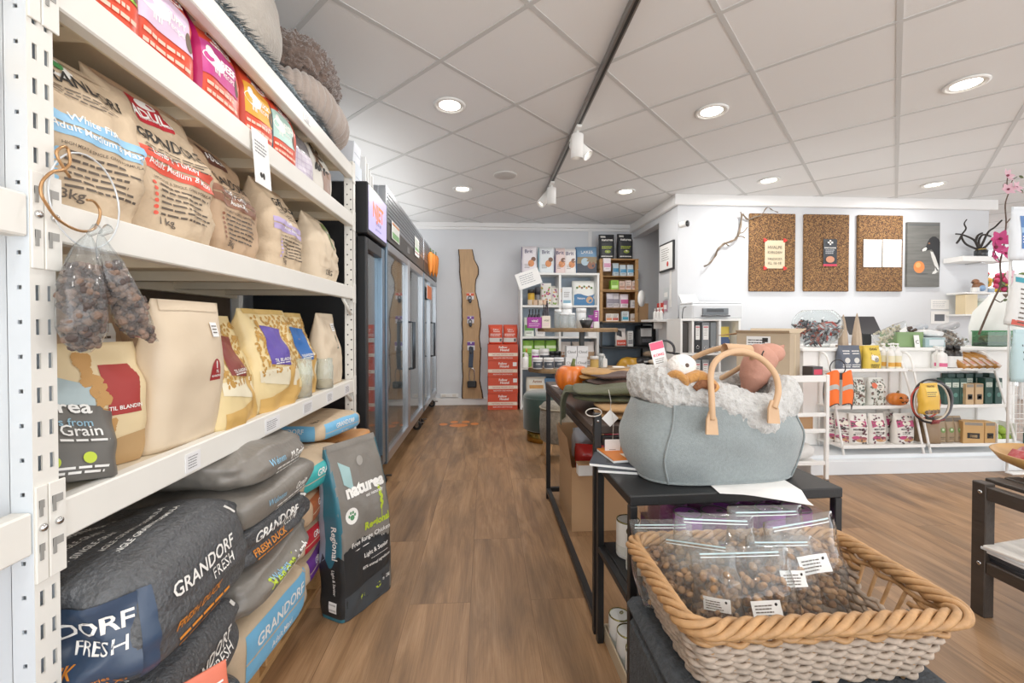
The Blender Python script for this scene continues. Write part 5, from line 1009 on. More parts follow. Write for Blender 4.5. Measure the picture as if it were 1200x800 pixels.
fr = thing('picture_frame', 'black framed certificate with red seal on the narrow side wall', 'picture frame', (2.048, 4.77, 1.86)); MB().box(-.02, 0, -.21, .17, -.16, .16, M('#202022', .4, key='frame_black'), .003).build('frame', fr); m = MB().box(-.0215, -.0195, -.19, .15, -.14, .14, PAPER); lines(m, lambda a, b: (-.0222, -a, b), -.1, .12, .09, .025, 6, .006, GREYINK, 3); m.grid(lambda u, v: (-.0222, -.07+.025*v*cos(2*pi*u), -.085+.03*v*sin(2*pi*u)), 16, 1, M('#d5402f', .5, key='seal_red')); m.build('certificate', fr)
m = MB().box(-.006, 0, -.09, .09, -.06, .06, C2('#c7352c')); m.box(-.0075, -.006, -.01, .01, -.06, .06, WINK); m.box(-.0075, -.006, -.09, .09, -.008, .008, WINK); tag(m.build('small_flag', None, (2.043, 5.03-.1, 1.29), None), 'small red flag with white cross on the side wall', 'flag')
for k, (y, z, w, h, c, lab) in enumerate(((4.78, 1.45, .13, .13, '#cfd6d8', 'pale postcard on the side wall under the certificate'), (4.8, 1.31, .12, .12, '#b08a9a', 'mauve postcard above the flag on the side wall'), (4.66, 1.5, .05, .42, '#e9e9e6', 'long narrow white notice on the side wall'))):
    m = MB().box(-.004, 0, -w/2, w/2, -h/2, h/2, C2(c)); m.box(-.0045, -.004, -w*.35, w*.35, -h*.3, h*.1, PAPER); tag(m.build('postcard', None, (2.047, y, z)), lab, 'card')
for k in range(3): bottle(['first small white bottle on the side wall shelf', 'second small white bottle on the side wall shelf', 'third small white bottle on the side wall shelf'][k], .02, .13, '#ecebe8', '#e4e4e2', (1.99, 4.78+.09*k, 1.156), None, group='white bottles on the wall shelf')
# ================================================================== OTTOMAN AND STOOL
ot = thing('ottoman', 'round dark green velvet ottoman with brass base', 'ottoman', (.55, 4.08, 0)); VEL = M('#1e3b33', .75, bump=.15, bs=200, var=.12, key='green_velvet', sheen=.7)
MB().lathe([(.17, .105), (.192, .12), (.195, .4), (.188, .43), (.17, .45), (0, .455)], VEL, n=40).build('seat', ot); MB().lathe([(.155, 0), (.157, .004), (.157, .106), (0, .106)], M('#b08a45', .25, 1, key='brass', var=.05), n=40).build('base', ot)
m = MB(); m.tube([(.19*cos(a), .19*sin(a), .41) for a in [2*pi*i/40 for i in range(40)]], .007, VEL, 8, closed=True); m.build('piping', ot)
sl = thing('fur_stool', 'round fur-covered stool with four light wooden legs', 'stool', (.60, 3.48, 0)); FUR = M('#8b8272', .95, bump=1, bs=160, var=.3, vs=35, key='cow_fur', sheen=.3)
m = MB(); m.lathe([(.13, .15), (.155, .17), (.162, .3), (.155, .43), (.13, .46), (0, .465)], FUR, n=60, rib=lambda t, z: 1+.02*noise.noise(Vector((cos(t)*9, sin(t)*9, z*40)))); m.build('seat', sl)
m = MB(); m.tube([(.158*cos(a), .158*sin(a), .425) for a in [2*pi*i/40 for i in range(40)]], .006, M('#a89d88', .8, key='fur_piping'), 8, closed=True); m.build('piping', sl)
BEECH = M('#d3a878', .5, var=.05, key='beech')
for sx in (-1, 1):
    for sy in (-1, 1): MB().cyl((sx*.085, sy*.085, .17), (sx*.12, sy*.12, 0), .024, BEECH, .017, n=14).build('leg', sl)
# ================================================================== FIRST BLACK TABLE AND ITS CLOTHES
TW = M('#4a3d36', .55, var=.12, key='dark_table_wood', stretch=(8, 1, 1))
t1 = thing('display_table', 'black metal framed table with dark wooden top along the aisle', 'table', (.72, 2.1, 0))
for sx in (-1, 1):
    for y in (-.595, .595): MB().box(sx*.325-.013, sx*.325+.013, y-.013, y+.013, 0, .735 if y > 0 else .785, BLACK, .002).build('leg', t1)
    MB().box(sx*.325-.013, sx*.325+.013, -.58, .58, .045, .071, BLACK, .002).build('rail', t1); MB().box(sx*.325-.014, sx*.325+.014, -.58, .58, .675, .704, BLACK, .002).build('rail', t1)
for y in (-.595, .595): MB().box(-.31, .31, y-.013, y+.013, .675 if y < 0 else .045, .704 if y < 0 else .071, BLACK, .002).build('rail', t1)
MB().box(-.34, .34, -.58, .61, .706, .738, TW, .004).build('tabletop', t1)
MB().ell((-.325, -.609, .76), (.005, .003, .005), CHROME, 10, 6).build('bolt', t1)
zt = .7395
def cloth(label, w, d, h, col, loc, rot, seed, name='folded_dog_coat', cat='dog coat', amp=.022, tagc=None, hang=None, k=9):
    t = thing(name, label, cat, loc, rot); m = MB(); mt = M(col, .9, bump=.4, bs=140, var=.12, vs=40, key='cl'+col, sheen=.08); n = 3; lay = max(1, round(h/.028))
    for i in range(lay):
        b = Bag(w*(1-.03*(i % 2)), d*(1-.04*((i+1) % 2)), h/lay*1.12, n=5, kind='block', amp=amp, seed=seed+i, k=k, m=2.4); mm = MB(); b.body(mm, mt, nv=14, nq=12, ns=10); m.add([(x, y, z+i*h/lay) for x, y, z in mm.v], mm.f, mt, True)
    if hang: m.grid(lambda u, v: (-w/2+.03-.07*sin(min(1, v*1.6)*pi/2)-.012*sin(u*9), d*(.42-.84*u)*(1-.45*v), h*.55-max(0, v-.35)*hang+.012*sin(u*7+v*4)), 16, 14, mt)
    m.build('fabric', t)
    if tagc: q = tagc; MB().box(q[0]-.028, q[0]+.028, q[1]-.02, q[1]+.02, h+.016, h+.018, PAPER).build('price_tag', t)
    return t
cloth('tan folded dog coat at the bottom of the near table pile', .32, .2, .05, '#b78f5f', (.60, 1.66, zt), R(3), 200, amp=.01)
cloth('khaki green folded dog coat whose sleeve droops over the table edge', .42, .30, .055, '#4f5138', (.58, 1.79, zt+.045), R(-12), 210, hang=.19)
cloth('second olive green folded dog coat behind the khaki one', .36, .28, .085, '#45482f', (.67, 2.06, zt), R(6), 220)
cloth('dark brown folded dog coat lying on the green ones', .36, .2, .05, '#4a3229', (.66, 1.93, zt+.09), R(4), 230, tagc=None)
cloth('mustard tan folded dog coat with white price tag on top of the pile', .30, .24, .045, '#b5894f', (.63, 2.12, zt+.088), R(-8), 240, tagc=(.03, -.02))
cloth('crumpled grey and lilac scarf heap behind the tan coat', .34, .24, .09, '#77707f', (.86, 2.42, zt), R(14), 250, 'folded_scarf', 'scarf', .04, k=14)
cloth('pale beige felt cap behind the scarf heap', .15, .15, .075, '#b3a591', (.93, 2.18, zt+.10), 0, 260, 'felt_hat', 'hat', .004)
cloth('dark patterned folded scarf under the cap', .3, .26, .095, '#5d5560', (.90, 2.12, zt), R(-6), 270, 'folded_scarf', 'scarf', .03)
# carabiner on the khaki coat
m = MB(); m.tube([(.02*spw(cos(a), .8), .008*sin(a), 0) for a in [2*pi*i/20 for i in range(20)]], .0025, CHROME, 8, closed=True); tag(m.build('snap_hook', None, (.66, 1.70, .87), (R(30), 0, R(-20))), 'silver snap hook on the khaki coat', 'hook')
pk = thing('pumpkin', 'large glossy orange pumpkin at the far corner of the near table', 'pumpkin', (.462, 2.26, zt)); PO = M('#e0701c', .22, key='pumpkin_orange', var=.08, vs=30, coat=.6)
m = MB(); m.grid(lambda u, v: (lambda r, z: (r*cos(2*pi*u)*(.92+.08*abs(sin(2*pi*u*5))), r*sin(2*pi*u)*(.92+.08*abs(sin(2*pi*u*5))), z))(.094*sin(pi*v)**.75, .076-.076*cos(pi*v)-.012*math.exp(-((v-1)/.12)**2)), 80, 20, PO, True, cu=True); m.build('gourd', pk); MB().tube([(0, 0, .132), (.002, 0, .155), (.008, .002, .178)], [.016, .01, .009], M('#5d6a35', .7, key='pumpkin_stem'), 10).build('stem', pk)
for k in range(2):
    m = MB().box(-.05, .05, -.035, .035, 0, .002, C2(('#e6dcd8', '#d8b3b0')[k])); m.box(-.03, .03, -.02, .02, .002, .0024, C2(('#c9908c', '#f0e9e6')[k])); tag(m.build('leaflet', None, (.445+.02*k, 2.5-.1*k, zt+.0025*k), R(20+25*k)), ['pale leaflet lying behind the pumpkin on the table corner', 'pink leaflet lying beside the pumpkin on the table corner'][k], 'leaflet')
# hang tags at the front post
for k, (px, py, w, r, Y) in enumerate(((715, 490, .042, 45, 1.47), (718, 524, .055, 0, 1.46))):
    q = aY(px, py, Y); m = MB(); m.T = Matrix.Rotation(R(r), 4, 'Y'); m.box(-w/2, w/2, -.0008, .0008, -w*.5, w*.5, PAPER, .001); m.T = None
    if k: lines(m, lambda a, b: (a, -.0012, b), -.012, .012, -.008, .005, 3, .0016, GREYINK)
    t = thing('price_tag', ['white diamond price tag dangling at the table post', 'lower square white price tag hanging on a string'][k], 'tag', q); m.build('card', t); MB().tube([(0, 0, w*.45), (.002, -.002, .06+.03*k), (-.006, 0, .1+.035*k)], .0009, C2('#d8d4cc'), 5).build('string', t)
m = MB(); q = aY(699, 483, 1.48); m.tube([q+Vector((.028*cos(a)-.01, .0, .014*sin(a))) for a in [2*pi*i/20 for i in range(20)]], .0018, C2('#cfc9bd'), 6, closed=True); tag(m.build('tag_string'), 'pale string loop around the table post', 'string')
# cardboard box below
cb = thing('cardboard_box', 'open brown cardboard box with raised flaps under the table', 'box', (.655, 2.44, 0)); CBI = M('#9c7a58', .85, key='card_inner'); w, d, h = .2, .19, .34
m = MB()
for x0, x1, y0, y1 in ((-w, -w+.005, -d, d), (w-.005, w, -d, d), (-w+.005, w-.005, -d, -d+.005), (-w+.005, w-.005, d-.005, d)): m.box(x0, x1, y0, y1, .004, h, CARD, .001)
m.box(-w, w, -d, d, 0, .004, CARD); m.build('box_wall', cb)
def flap(pts, nm='flap'): m = MB(); m.prism(pts, (0, .003, .003), CARD); m.build(nm, cb)
flap([(-w, -d, h), (-w, d, h), (-w-.02, d-.01, h+.15), (-w-.02, -d+.02, h+.15)]); flap([(-w, d, h), (w, d, h), (w, d+.05, h+.14), (-w, d+.05, h+.14)]); flap([(w, -d, h), (w, d, h), (w+.12, d, h+.08), (w+.12, -d, h+.08)])
t = thing('paper_stack', 'kraft topped stack of white catalogues at the front of the open box', 'catalogue', (.58, 2.225, .315)); MB().box(-.10, .10, -.03, .028, 0, .055, PAPER, .002).build('pages', t); MB().box(-.102, .102, -.032, .03, .055, .06, C2('#c49a68'), .001).build('cover', t)
for k, (x, y, z, w, h, c, lab) in enumerate(((.58, 2.37, .30, .16, .13, '#c4322e', 'red plastic packet sticking out of the open box'), (.69, 2.36, .31, .17, .15, '#3a3c42', 'dark grey plastic packet in the open box'), (.60, 2.5, .33, .2, .17, '#b9bcc2', 'silver plastic packet at the back of the open box'), (.76, 2.42, .33, .14, .18, '#a8283a', 'crimson packet at the right of the open box'))):
    pouch(lab, w, .07, h, M(c, .25, bump=.6, bs=25, key='crinkle'+c), (x, y, z), R(20*k-20), None, 'packet', 'plastic_packet', amp=.012, lean=.3*(k % 2))
# ================================================================== SECOND BLACK TABLE (z .63)
t2 = thing('console_table', 'low black metal side table carrying the grey felt carrier bag', 'table', (.705, 1.322, 0), R(2)); BT = M('#131416', .5, bump=.1, bs=200, key='black_top')
for sx in (-1, 1):
    for sy in (-1, 1): MB().box(sx*.305-.011, sx*.305+.011, sy*.148-.011, sy*.148+.011, 0, .6, BLACK, .002).build('leg', t2)
    MB().box(sx*.305-.011, sx*.305+.011, -.136, .136, .318, .34, BLACK, .002).build('rail', t2)
MB().box(-.317, .317, -.16, .16, .601, .63, BT, .003).build('tabletop', t2); MB().box(-.293, .293, -.158, .158, .322, .342, BT, .002).build('lower_shelf', t2)
GOLD = M('#a09a62', .25, .9, key='can_lid', var=.03)
def can(label, loc, r, h, col, lid, grp, loop=True, band=None):
    t = thing('pet_food_can', label, 'tin can', loc, R(random.uniform(-40, 40)), grp); MB().lathe([(r*.95, 0), (r, .003), (r, h-.004), (r*.97, h)], C2(col, .35), n=26).build('can_body', t)
    m = MB().lathe([(r*.985, h-.002), (r*.985, h+.002), (r*.9, h+.002), (r*.88, h-.001), (r*.5, h-.001), (0, h)], lid, n=26)
    m.tube([(r*.3+r*.2*cos(a), r*.13*sin(a), h+.002) for a in [2*pi*i/14 for i in range(14)]], r*.045, lid, 6, closed=True); m.build('pull_lid', t)
    if band: m = MB(); m.grid(lambda u, v: ((r+.0006)*cos(2*pi*u), (r+.0006)*sin(2*pi*u), h*(.12+.22*v)), 24, 1, C2(band), cu=True); m.build('label_band', t)
    return t
LT = Matrix.Translation(Vector(t2.location)) @ Matrix.Rotation(R(2), 4, 'Z')
def on2(x, y, z): return LT @ Vector((x, y, z))
for k, (x, y) in enumerate(((-.235, .07), (-.235, -.02))): can(['white labelled can at the back left of the side table shelf', 'white labelled can in front of it on the side table shelf'][k], on2(x, y, .343), .038, .115, '#e4e4e0', GOLD, None, band='#c9c9c2')
m = MB().box(-.16, .27, -.13, .15, 0, .102, C2('#5f2a63')); m.box(-.161, .271, -.131, .151, .02, .05, C2('#8a3a8e')); o = m.build('can_tray', None, on2(0, 0, .343), R(2)); tag(o, 'purple printed tray of cans on the side table shelf', 'tray')
PLID = M('#5b5560', .3, .8, key='dark_lid', var=.05)
for i in range(5):
    for j in range(3):
        if i*.09-.115 > .25: continue
        can(f'{["front", "middle", "back"][j]} row purple can, {["first", "second", "third", "fourth", "fifth"][i]} from the left under the carrier bag', on2(-.115+.086*i, -.09+.09*j, .4465), .041, .1, ('#a83bbd', '#8a2a84', '#72266a')[(i+j) % 3], PLID, 'purple cans under the carrier bag', band=None)
m = MB(); m.box(-.165, .275, -.136, .156, .103, .214, film('shrink_wrap', '#f6f2f6', .04, .8, .15)); tag(m.build('shrink_wrap', None, on2(0, 0, .343), R(2)), 'clear shrink wrap around the purple cans', 'plastic wrap')
tr = MB(); 
for x0, x1, y0, y1, z1 in ((-.29, -.284, -.165, .165, .05), (-.01, -.004, -.165, .165, .05), (-.284, -.01, -.165, -.159, .05), (-.284, -.01, .159, .165, .05), (-.29, -.004, -.165, .165, .004)): tr.box(x0, x1, y0, y1, 0, z1, C2('#b9a78d'), .001)
tag(tr.build('can_tray', None, on2(0, 0, .0005), R(2)), 'shallow cardboard tray of white cans on the floor', 'tray')
for i in range(3):
    for j in range(4): can(f'{["left", "middle", "right"][i]} column white can, {["closest", "second", "third", "furthest"][j]} in the floor tray', on2(-.245+.078*i, -.12+.08*j, .005), .0365, .105, '#e2e3e1', GOLD, 'white cans in the floor tray', band=('#c9cdc6', '#c47a6a')[i % 2])
# magazines and paper
for k, (x, y, r, c, lab) in enumerate(((.47, 1.385, -14, '#3b4048', 'dark magazine at the bottom of the pile by the carrier bag'), (.455, 1.40, -22, '#454b54', 'dark magazine second in the pile, sticking out over the table edge'), (.50, 1.44, 8, '#d97b2a', 'orange covered magazine on top by the carrier bag'))):
    t = thing('magazine', lab, 'magazine', (x, y, .6305+.0115*k), R(r)); MB().box(-.1, .1, -.07, .07, 0, .008, PAPER, .001).build('pages', t); m = MB().box(-.1005, .1005, -.0705, .0705, .008, .0105, C2(c)); m.box(-.05, .07, -.05, -.01, .0104, .0108, C2('#23262b') if k < 2 else C2('#efe3d6')); m.build('cover', t)
m = MB(); m.grid(lambda u, v: (-.14+.24*u, -.14+.16*v-.02*u, .0005+(.0 if -.14+.16*v > -.09 else -.03*max(0, u-.3)*(1-v))), 8, 6, PAPER); tag(m.build('paper_sheet', None, (.80, 1.272, .6325), R(-6)), 'white paper sheet under the carrier bag, hanging past the table edge', 'paper')
# ------------------------------------------------------------------ carrier bag
FELT = M('#868f90', .95, bump=.35, bs=380, var=.10, vs=120, key='grey_felt', sheen=.4); SHP = M('#bcbbb8', .97, bump=.9, bs=110, var=.1, vs=60, key='sherpa', sheen=.5); LEA = M('#c6a07a', .5, bump=.1, bs=60, var=.05, key='tan_leather'); LIN = M('#3b3d42', .9, key='dark_lining')
cbag = thing('carrier_bag', 'large grey felt pet carrier bag with sherpa collar and tan leather handles', 'bag', (.715, 1.345, .6325), R(3))
def ringp(a, w, d, n=2.7): return spw(cos(a), 2/n)*w, spw(sin(a), 2/n)*d
def felt(u, v):
    a = 2*pi*u; z = .235*v; w = .238+.055*sin(min(1, v*1.5)*pi*.55)-.05*v*v; d = .128+.03*sin(min(1, v*1.2)*pi*.6)
    x, y = ringp(a, w, d, 3.2-.6*v); p = Vector((x*6, y*6, z*9)); f = noise.noise(p)*.012*min(1, v*3)+noise.noise(p*2.2)*.006*v
    dip = .05*math.exp(-((x-.10)/.09)**2)*(y < 0)*v*v
    fold = .016*(abs(math.sin(15*(x+.6*z)+20*z*z))-.5)*math.exp(-((x-.1)/.13)**2)*math.sin(pi*min(1,v))*(y < 0)*v
    l = math.hypot(x, y) or 1; return (x+x/l*(f+fold), y+y/l*(f+fold)-.004, z*(1-.0)-dip)
m = MB(); m.grid(felt, 120, 34, FELT, True, cu=True); m.grid(lambda u, v: (lambda p: (p[0]*v, p[1]*v, .001))(felt(u, 0)), 60, 2, FELT, True, cu=True); m.build('felt_body', cbag)
m = MB(); m.grid(lambda u, v: (lambda p: (p[0]*(.96-.5*v), p[1]*(.96-.5*v), p[2]-.02-.08*v))(felt(u, 1)), 60, 4, LIN, True, cu=True); m.build('lining', cbag)
m = MB(); m.tube([Vector(felt(.632+.01*sin(v*3), v))+Vector((-.002, -.003, 0)) for v in [i/24 for i in range(25)]], .003, FELT, 6); m.tube([Vector(felt(.905, v))+Vector((.002, -.003, 0)) for v in [i/24 for i in range(25)]], .003, FELT, 6); m.tube([Vector(felt(i/80, .015))*1.004 for i in range(80)], .004, FELT, 6, closed=True); m.build('seam_piping', cbag)
def collar(u, v):
    a = 2*pi*u; b = 2*pi*v; w0, d0 = .238, .138; x, y = ringp(a, w0, d0, 2.5)
    r = .038+.012*noise.noise(Vector((cos(a)*2, sin(a)*2, 7))); dip = .034*math.exp(-((x-.09)/.08)**2)*(y < 0)+.02*noise.noise(Vector((cos(a)*1.6, sin(a)*1.6, 3)))
    l = Vector((x/w0**2, y/d0**2, 0)).normalized(); lift = .03*max(0, -x/w0)
    c = Vector((x+.012, y, .245-dip+lift))-l*.012; q = Vector((cos(a)*r*34*.35+x*30, y*30, b*2.2))
    kx = Vector((x*40, y*40, 0))+Vector((cos(a)*cos(b), sin(a)*cos(b), sin(b)))*1.9; bump = .016*(.45-abs(noise.noise(kx)))+.004*(.4-abs(noise.noise(kx*1.9+Vector((5, 3, 1)))))+.008*noise.noise(Vector((x*14, y*14, sin(b)*1.2)))
    return c+l*(r+bump)*cos(b)*.95+Vector((0, 0, 1))*(r*1.35+bump)*sin(b)
m = MB(); m.grid(collar, 420, 64, SHP, True, cu=True); m.build('sherpa_collar', cbag)
def catmull(P, n=8, closed=False):
    P = [Vector(p) for p in P]; o = []
    for i in range(len(P)-1):
        p0, p1, p2, p3 = P[max(i-1, 0)], P[i], P[i+1], P[min(i+2, len(P)-1)]
        for f in range(n): s_ = f/n; o.append(.5*((2*p1)+(p2-p0)*s_+(2*p0-5*p1+4*p2-p3)*s_*s_+(3*p1-p0-3*p2+p3)*s_**3))
    return o+[P[-1]]
inv = (Matrix.Translation(cbag.location) @ Matrix.Rotation(R(3), 4, 'Z')).inverted()
def bp(px, py, Y): return inv @ aY(px, py, Y)
fh = catmull([bp(835, 492, 1.155), bp(834, 465, 1.16), bp(833, 440, 1.18), bp(838, 424, 1.19), bp(852, 414, 1.20), bp(872, 412, 1.20), bp(893, 421, 1.19), bp(908, 438, 1.18), bp(912, 458, 1.165), bp(907, 478, 1.155)])
MB().tube(fh, .0085, LEA, 12).build('handle', cbag)
bh = catmull([bp(803, 432, 1.42), bp(812, 420, 1.40), bp(832, 411, 1.36), bp(855, 406, 1.30), bp(872, 408, 1.28), bp(882, 418, 1.33), bp(868, 430, 1.40), bp(838, 447, 1.46)])
MB().tube(bh, .0085, LEA, 12).build('handle', cbag)
m = MB(); m.grid(lambda u, v: (lambda c: c+Vector((0, .018*cos(pi*2*v), .018*sin(pi*2*v))))(bp(849+30*u, 409+2*u, 1.25)), 8, 16, LEA, True, cu=False); m.build('handle_grip', cbag)
for px, py in ((835.5, 497), (908, 484)):
    q = bp(px, py, 1.150); m = MB(); s_ = -1 if px < 870 else 1; m.prism([q+Vector((-.019, 0, -.028)), q+Vector((.017, 0, -.03)), q+Vector((.015, .004, .012)), q+Vector((.006, .006, .035)), q+Vector((-.006, .006, .035)), q+Vector((-.015, .004, .012))], (0, .006, 0), LEA); m.build('handle_patch', cbag)
# plush toys peeking out of the bag
t = thing('plush_toy', 'white plush bird head with brown eye and golden body peeking from the carrier bag', 'soft toy', (.61, 1.33, .80)); PW = M('#e9e6e1', .9, bump=.5, bs=150, key='white_plush', sheen=.4); GO = M('#b8813f', .9, bump=.6, bs=120, var=.15, key='golden_plush', sheen=.4)
i0 = Matrix.Translation(t.location).inverted(); q = i0 @ aY(799, 429, 1.25)
m = MB(); m.ell(q, (.042, .036, .036), PW, 24, 16, lambda d: 1+.05*noise.noise(d*3)); hd = m.build('head', t); m = MB().ell(q+Vector((.0, -.034, .006)), (.0065, .004, .0065), M('#4d3626', .3, key='eye_brown'), 12, 8); m.build('eye', hd)
m = MB(); m.tube(catmull([i0 @ aY(784, 441, 1.24), i0 @ aY(792, 438, 1.22), i0 @ aY(801, 443, 1.21), i0 @ aY(806, 452, 1.22)], 5), [.012]*15+[.01], GO, 12); m.tube(catmull([i0 @ aY(804, 446, 1.22), i0 @ aY(818, 441, 1.22), i0 @ aY(830, 449, 1.2), i0 @ aY(836, 456, 1.2)], 5), .02, GO, 12); m.ell(i0 @ aY(812, 452, 1.27), (.06, .05, .03), GO, 18, 10); m.build('golden_body', t)
m = MB(); m.tube(catmull([i0 @ aY(814, 456, 1.195), i0 @ aY(822, 450, 1.19), i0 @ aY(833, 452, 1.19), i0 @ aY(840, 456, 1.2)], 5), [.008+.0008*k for k in range(8)]+[.014]*4+[.011, .008, .005, .002], M('#7a4a2a', .8, bump=.6, bs=120, var=.2, key='brown_plush_tail'), 10); m.build('brown_tail', t)
t = thing('plush_toy', 'salmon terracotta soft toy shaped like a tall foot in the carrier bag', 'soft toy', (.85, 1.36, .80)); i0 = Matrix.Translation(t.location).inverted(); SAL = M('#b98470', .7, bump=.2, bs=90, var=.08, key='terracotta'); 
P = lambda x, y, Y=1.36: i0 @ aY(x, y, Y)
m = MB(); m.tube(catmull([P(868, 472), P(876, 458), P(882, 444), P(887, 430), P(893, 418), P(900, 409)], 5), [.012, .013, .014, .016, .018, .021, .025, .029, .033, .037, .042, .043, .044, .046, .047, .048, .048, .048, .049, .049, .049, .049, .046, .04, .03, .012], SAL, 20); m.ell(P(901, 414), (.052, .035, .034), SAL, 20, 12); m.build('toy_body', t)
m = MB(); m.tube([P(912, 409), P(918, 404), P(914, 416)], [.012, .004, .01], SAL, 8); m.tube(catmull([P(895, 411, 1.31), P(893, 416, 1.308), P(895, 420, 1.308), P(897, 423, 1.31)], 4), .0022, INK, 6); m.build('stitch', t)
t = thing('hang_tag', 'long white swing tag with pink print standing up from the carrier bag', 'tag', aY(777, 437, 1.3), (0, R(-14), 0)); m = MB().box(-.022, .022, -.001, .001, 0, .1, PAPER, .0008); m.box(-.021, .021, -.0018, -.0009, .076, .099, C2('#d94a6b')); m.text('KONG', fy(-.002), .013, C2('#d9345a'), y=.055, maxw=.034, bold=.04); lines(m, fy(-.002), -.015, .015, .045, .006, 3, .002, GREYINK); m.build('card', t)
m = MB(); q = aY(779, 410, 1.33); m.tube([q+Vector((.033*cos(a), .004, .03*sin(a))) for a in [pi*(-.15+1.2*i/20) for i in range(21)]], .004, C2('#222226'), 8); tag(m.build('lead_loop'), 'black lead loop rising behind the white swing tag', 'lead')
# ================================================================== BASKET ON A FELT POUF
pf = thing('felt_pouf', 'dark grey felt box seat under the wicker basket', 'pouf', (.615, .80, 0)); FG = M('#3e4246', .95, bump=.5, bs=200, var=.3, vs=90, key='dark_felt')
MB().box(-.262, .262, -.25, .25, 0, .39, FG, .02).build('body', pf); MB().box(-.266, .266, -.254, .254, .392, .425, FG, .014).build('lid', pf)
bk = thing('wicker_basket', 'rectangular wicker basket with whitewashed sides and braided rim', 'basket', (.615, .875, .4265)); WK = M('#ad8356', .55, bump=.35, bs=60, var=.26, vs=30, key='wicker_tan'); WW = M('#a89787', .7, bump=.4, bs=60, var=.26, vs=50, key='wicker_washed')
def rr_path(hw, hd, rad, n):
    """rounded rectangle sampled by arc length"""
    segs = [(2*(hd-rad), 'l'), (pi/2*rad, 'c')]; P = []; tot = 4*(hw-rad)+4*(hd-rad)+2*pi*rad
    for i in range(n):
        s_ = tot*i/n; a, b = hw-rad, hd-rad
        for k, (L_, f) in enumerate(((2*b, lambda t: (hw, -b+t)), (pi/2*rad, lambda t: (a+rad*cos(t/rad), b+rad*sin(t/rad))), (2*a, lambda t: (a-t, hd)), (pi/2*rad, lambda t: (-a-rad*sin(t/rad), b+rad*cos(t/rad))), (2*b, lambda t: (-hw, b-t)), (pi/2*rad, lambda t: (-a-rad*cos(t/rad), -b-rad*sin(t/rad))), (2*a, lambda t: (-a+t, -hd)), (pi/2*rad, lambda t: (a+rad*sin(t/rad), -b-rad*cos(t/rad))))):
            if s_ <= L_: P.append(Vector((*f(s_), 0))); break
            s_ -= L_
        else: P.append(Vector((hw, -b, 0)))
    return P
NS = 46; wb = MB(); HT = .145
def wallp(z): f = z/HT; return .215+.045*f, .108+.047*f, .03+.01*f
def out(P, i): t = (P[(i+1) % len(P)]-P[i-1]).normalized(); return Vector((t.y, -t.x, 0))
hole = lambda p: p.x > .2 and abs(p.y) < .055 and .075 < p.z < .122
nrow = 15
for r in range(nrow):
    z = .008+r*(HT-.02)/nrow; P = rr_path(*wallp(z), NS*6); Q = []
    for i, p in enumerate(P):
        q = p+out(P, i)*(.0055*sin(2*pi*NS/2*i/len(P)+pi*(r % 2))); q.z = z+.0018*sin(i*.7+r)
        Q.append(q)
    mt = WW if r < 12 else WK
    k0 = [i for i, q in enumerate(Q) if hole(q)]
    if k0: s_ = max(k0)+1; Q = Q[s_:]+Q[:min(k0)] if min(k0) > 0 else Q[s_:len(Q)]; Q = [q for q in Q if not hole(q)]; wb.tube(Q, .0054, mt, 7)
    else: wb.tube(Q, .0054, mt, 7, closed=True)
wb.build('woven_wall', bk); sb = MB()
for i in range(NS):
    f = i/NS; pts = []
    for z in (.0, .05, .1, HT): P = rr_path(*wallp(z), NS); p = P[i].copy(); p.z = z; pts.append(p)
    sb.tube(pts, .004, WK, 6)
sb.build('stake', bk)
rm = MB(); P = rr_path(*wallp(HT), 400); turns = 11
for s_ in range(5):
    Q = []
    for i, p in enumerate(P):
        a = 2*pi*turns*i/400+2*pi*s_/5; Q.append(p+out(P, i)*(.0135*cos(a)+.003)+Vector((0, 0, HT+.0105*sin(a))))
    rm.tube(Q, .0066, WK, 8, closed=True)
rm.build('braided_rim', bk)
fl = MB(); fl.box(-.212, .212, -.105, .105, .001, .006, WW); fl.build('base', bk)
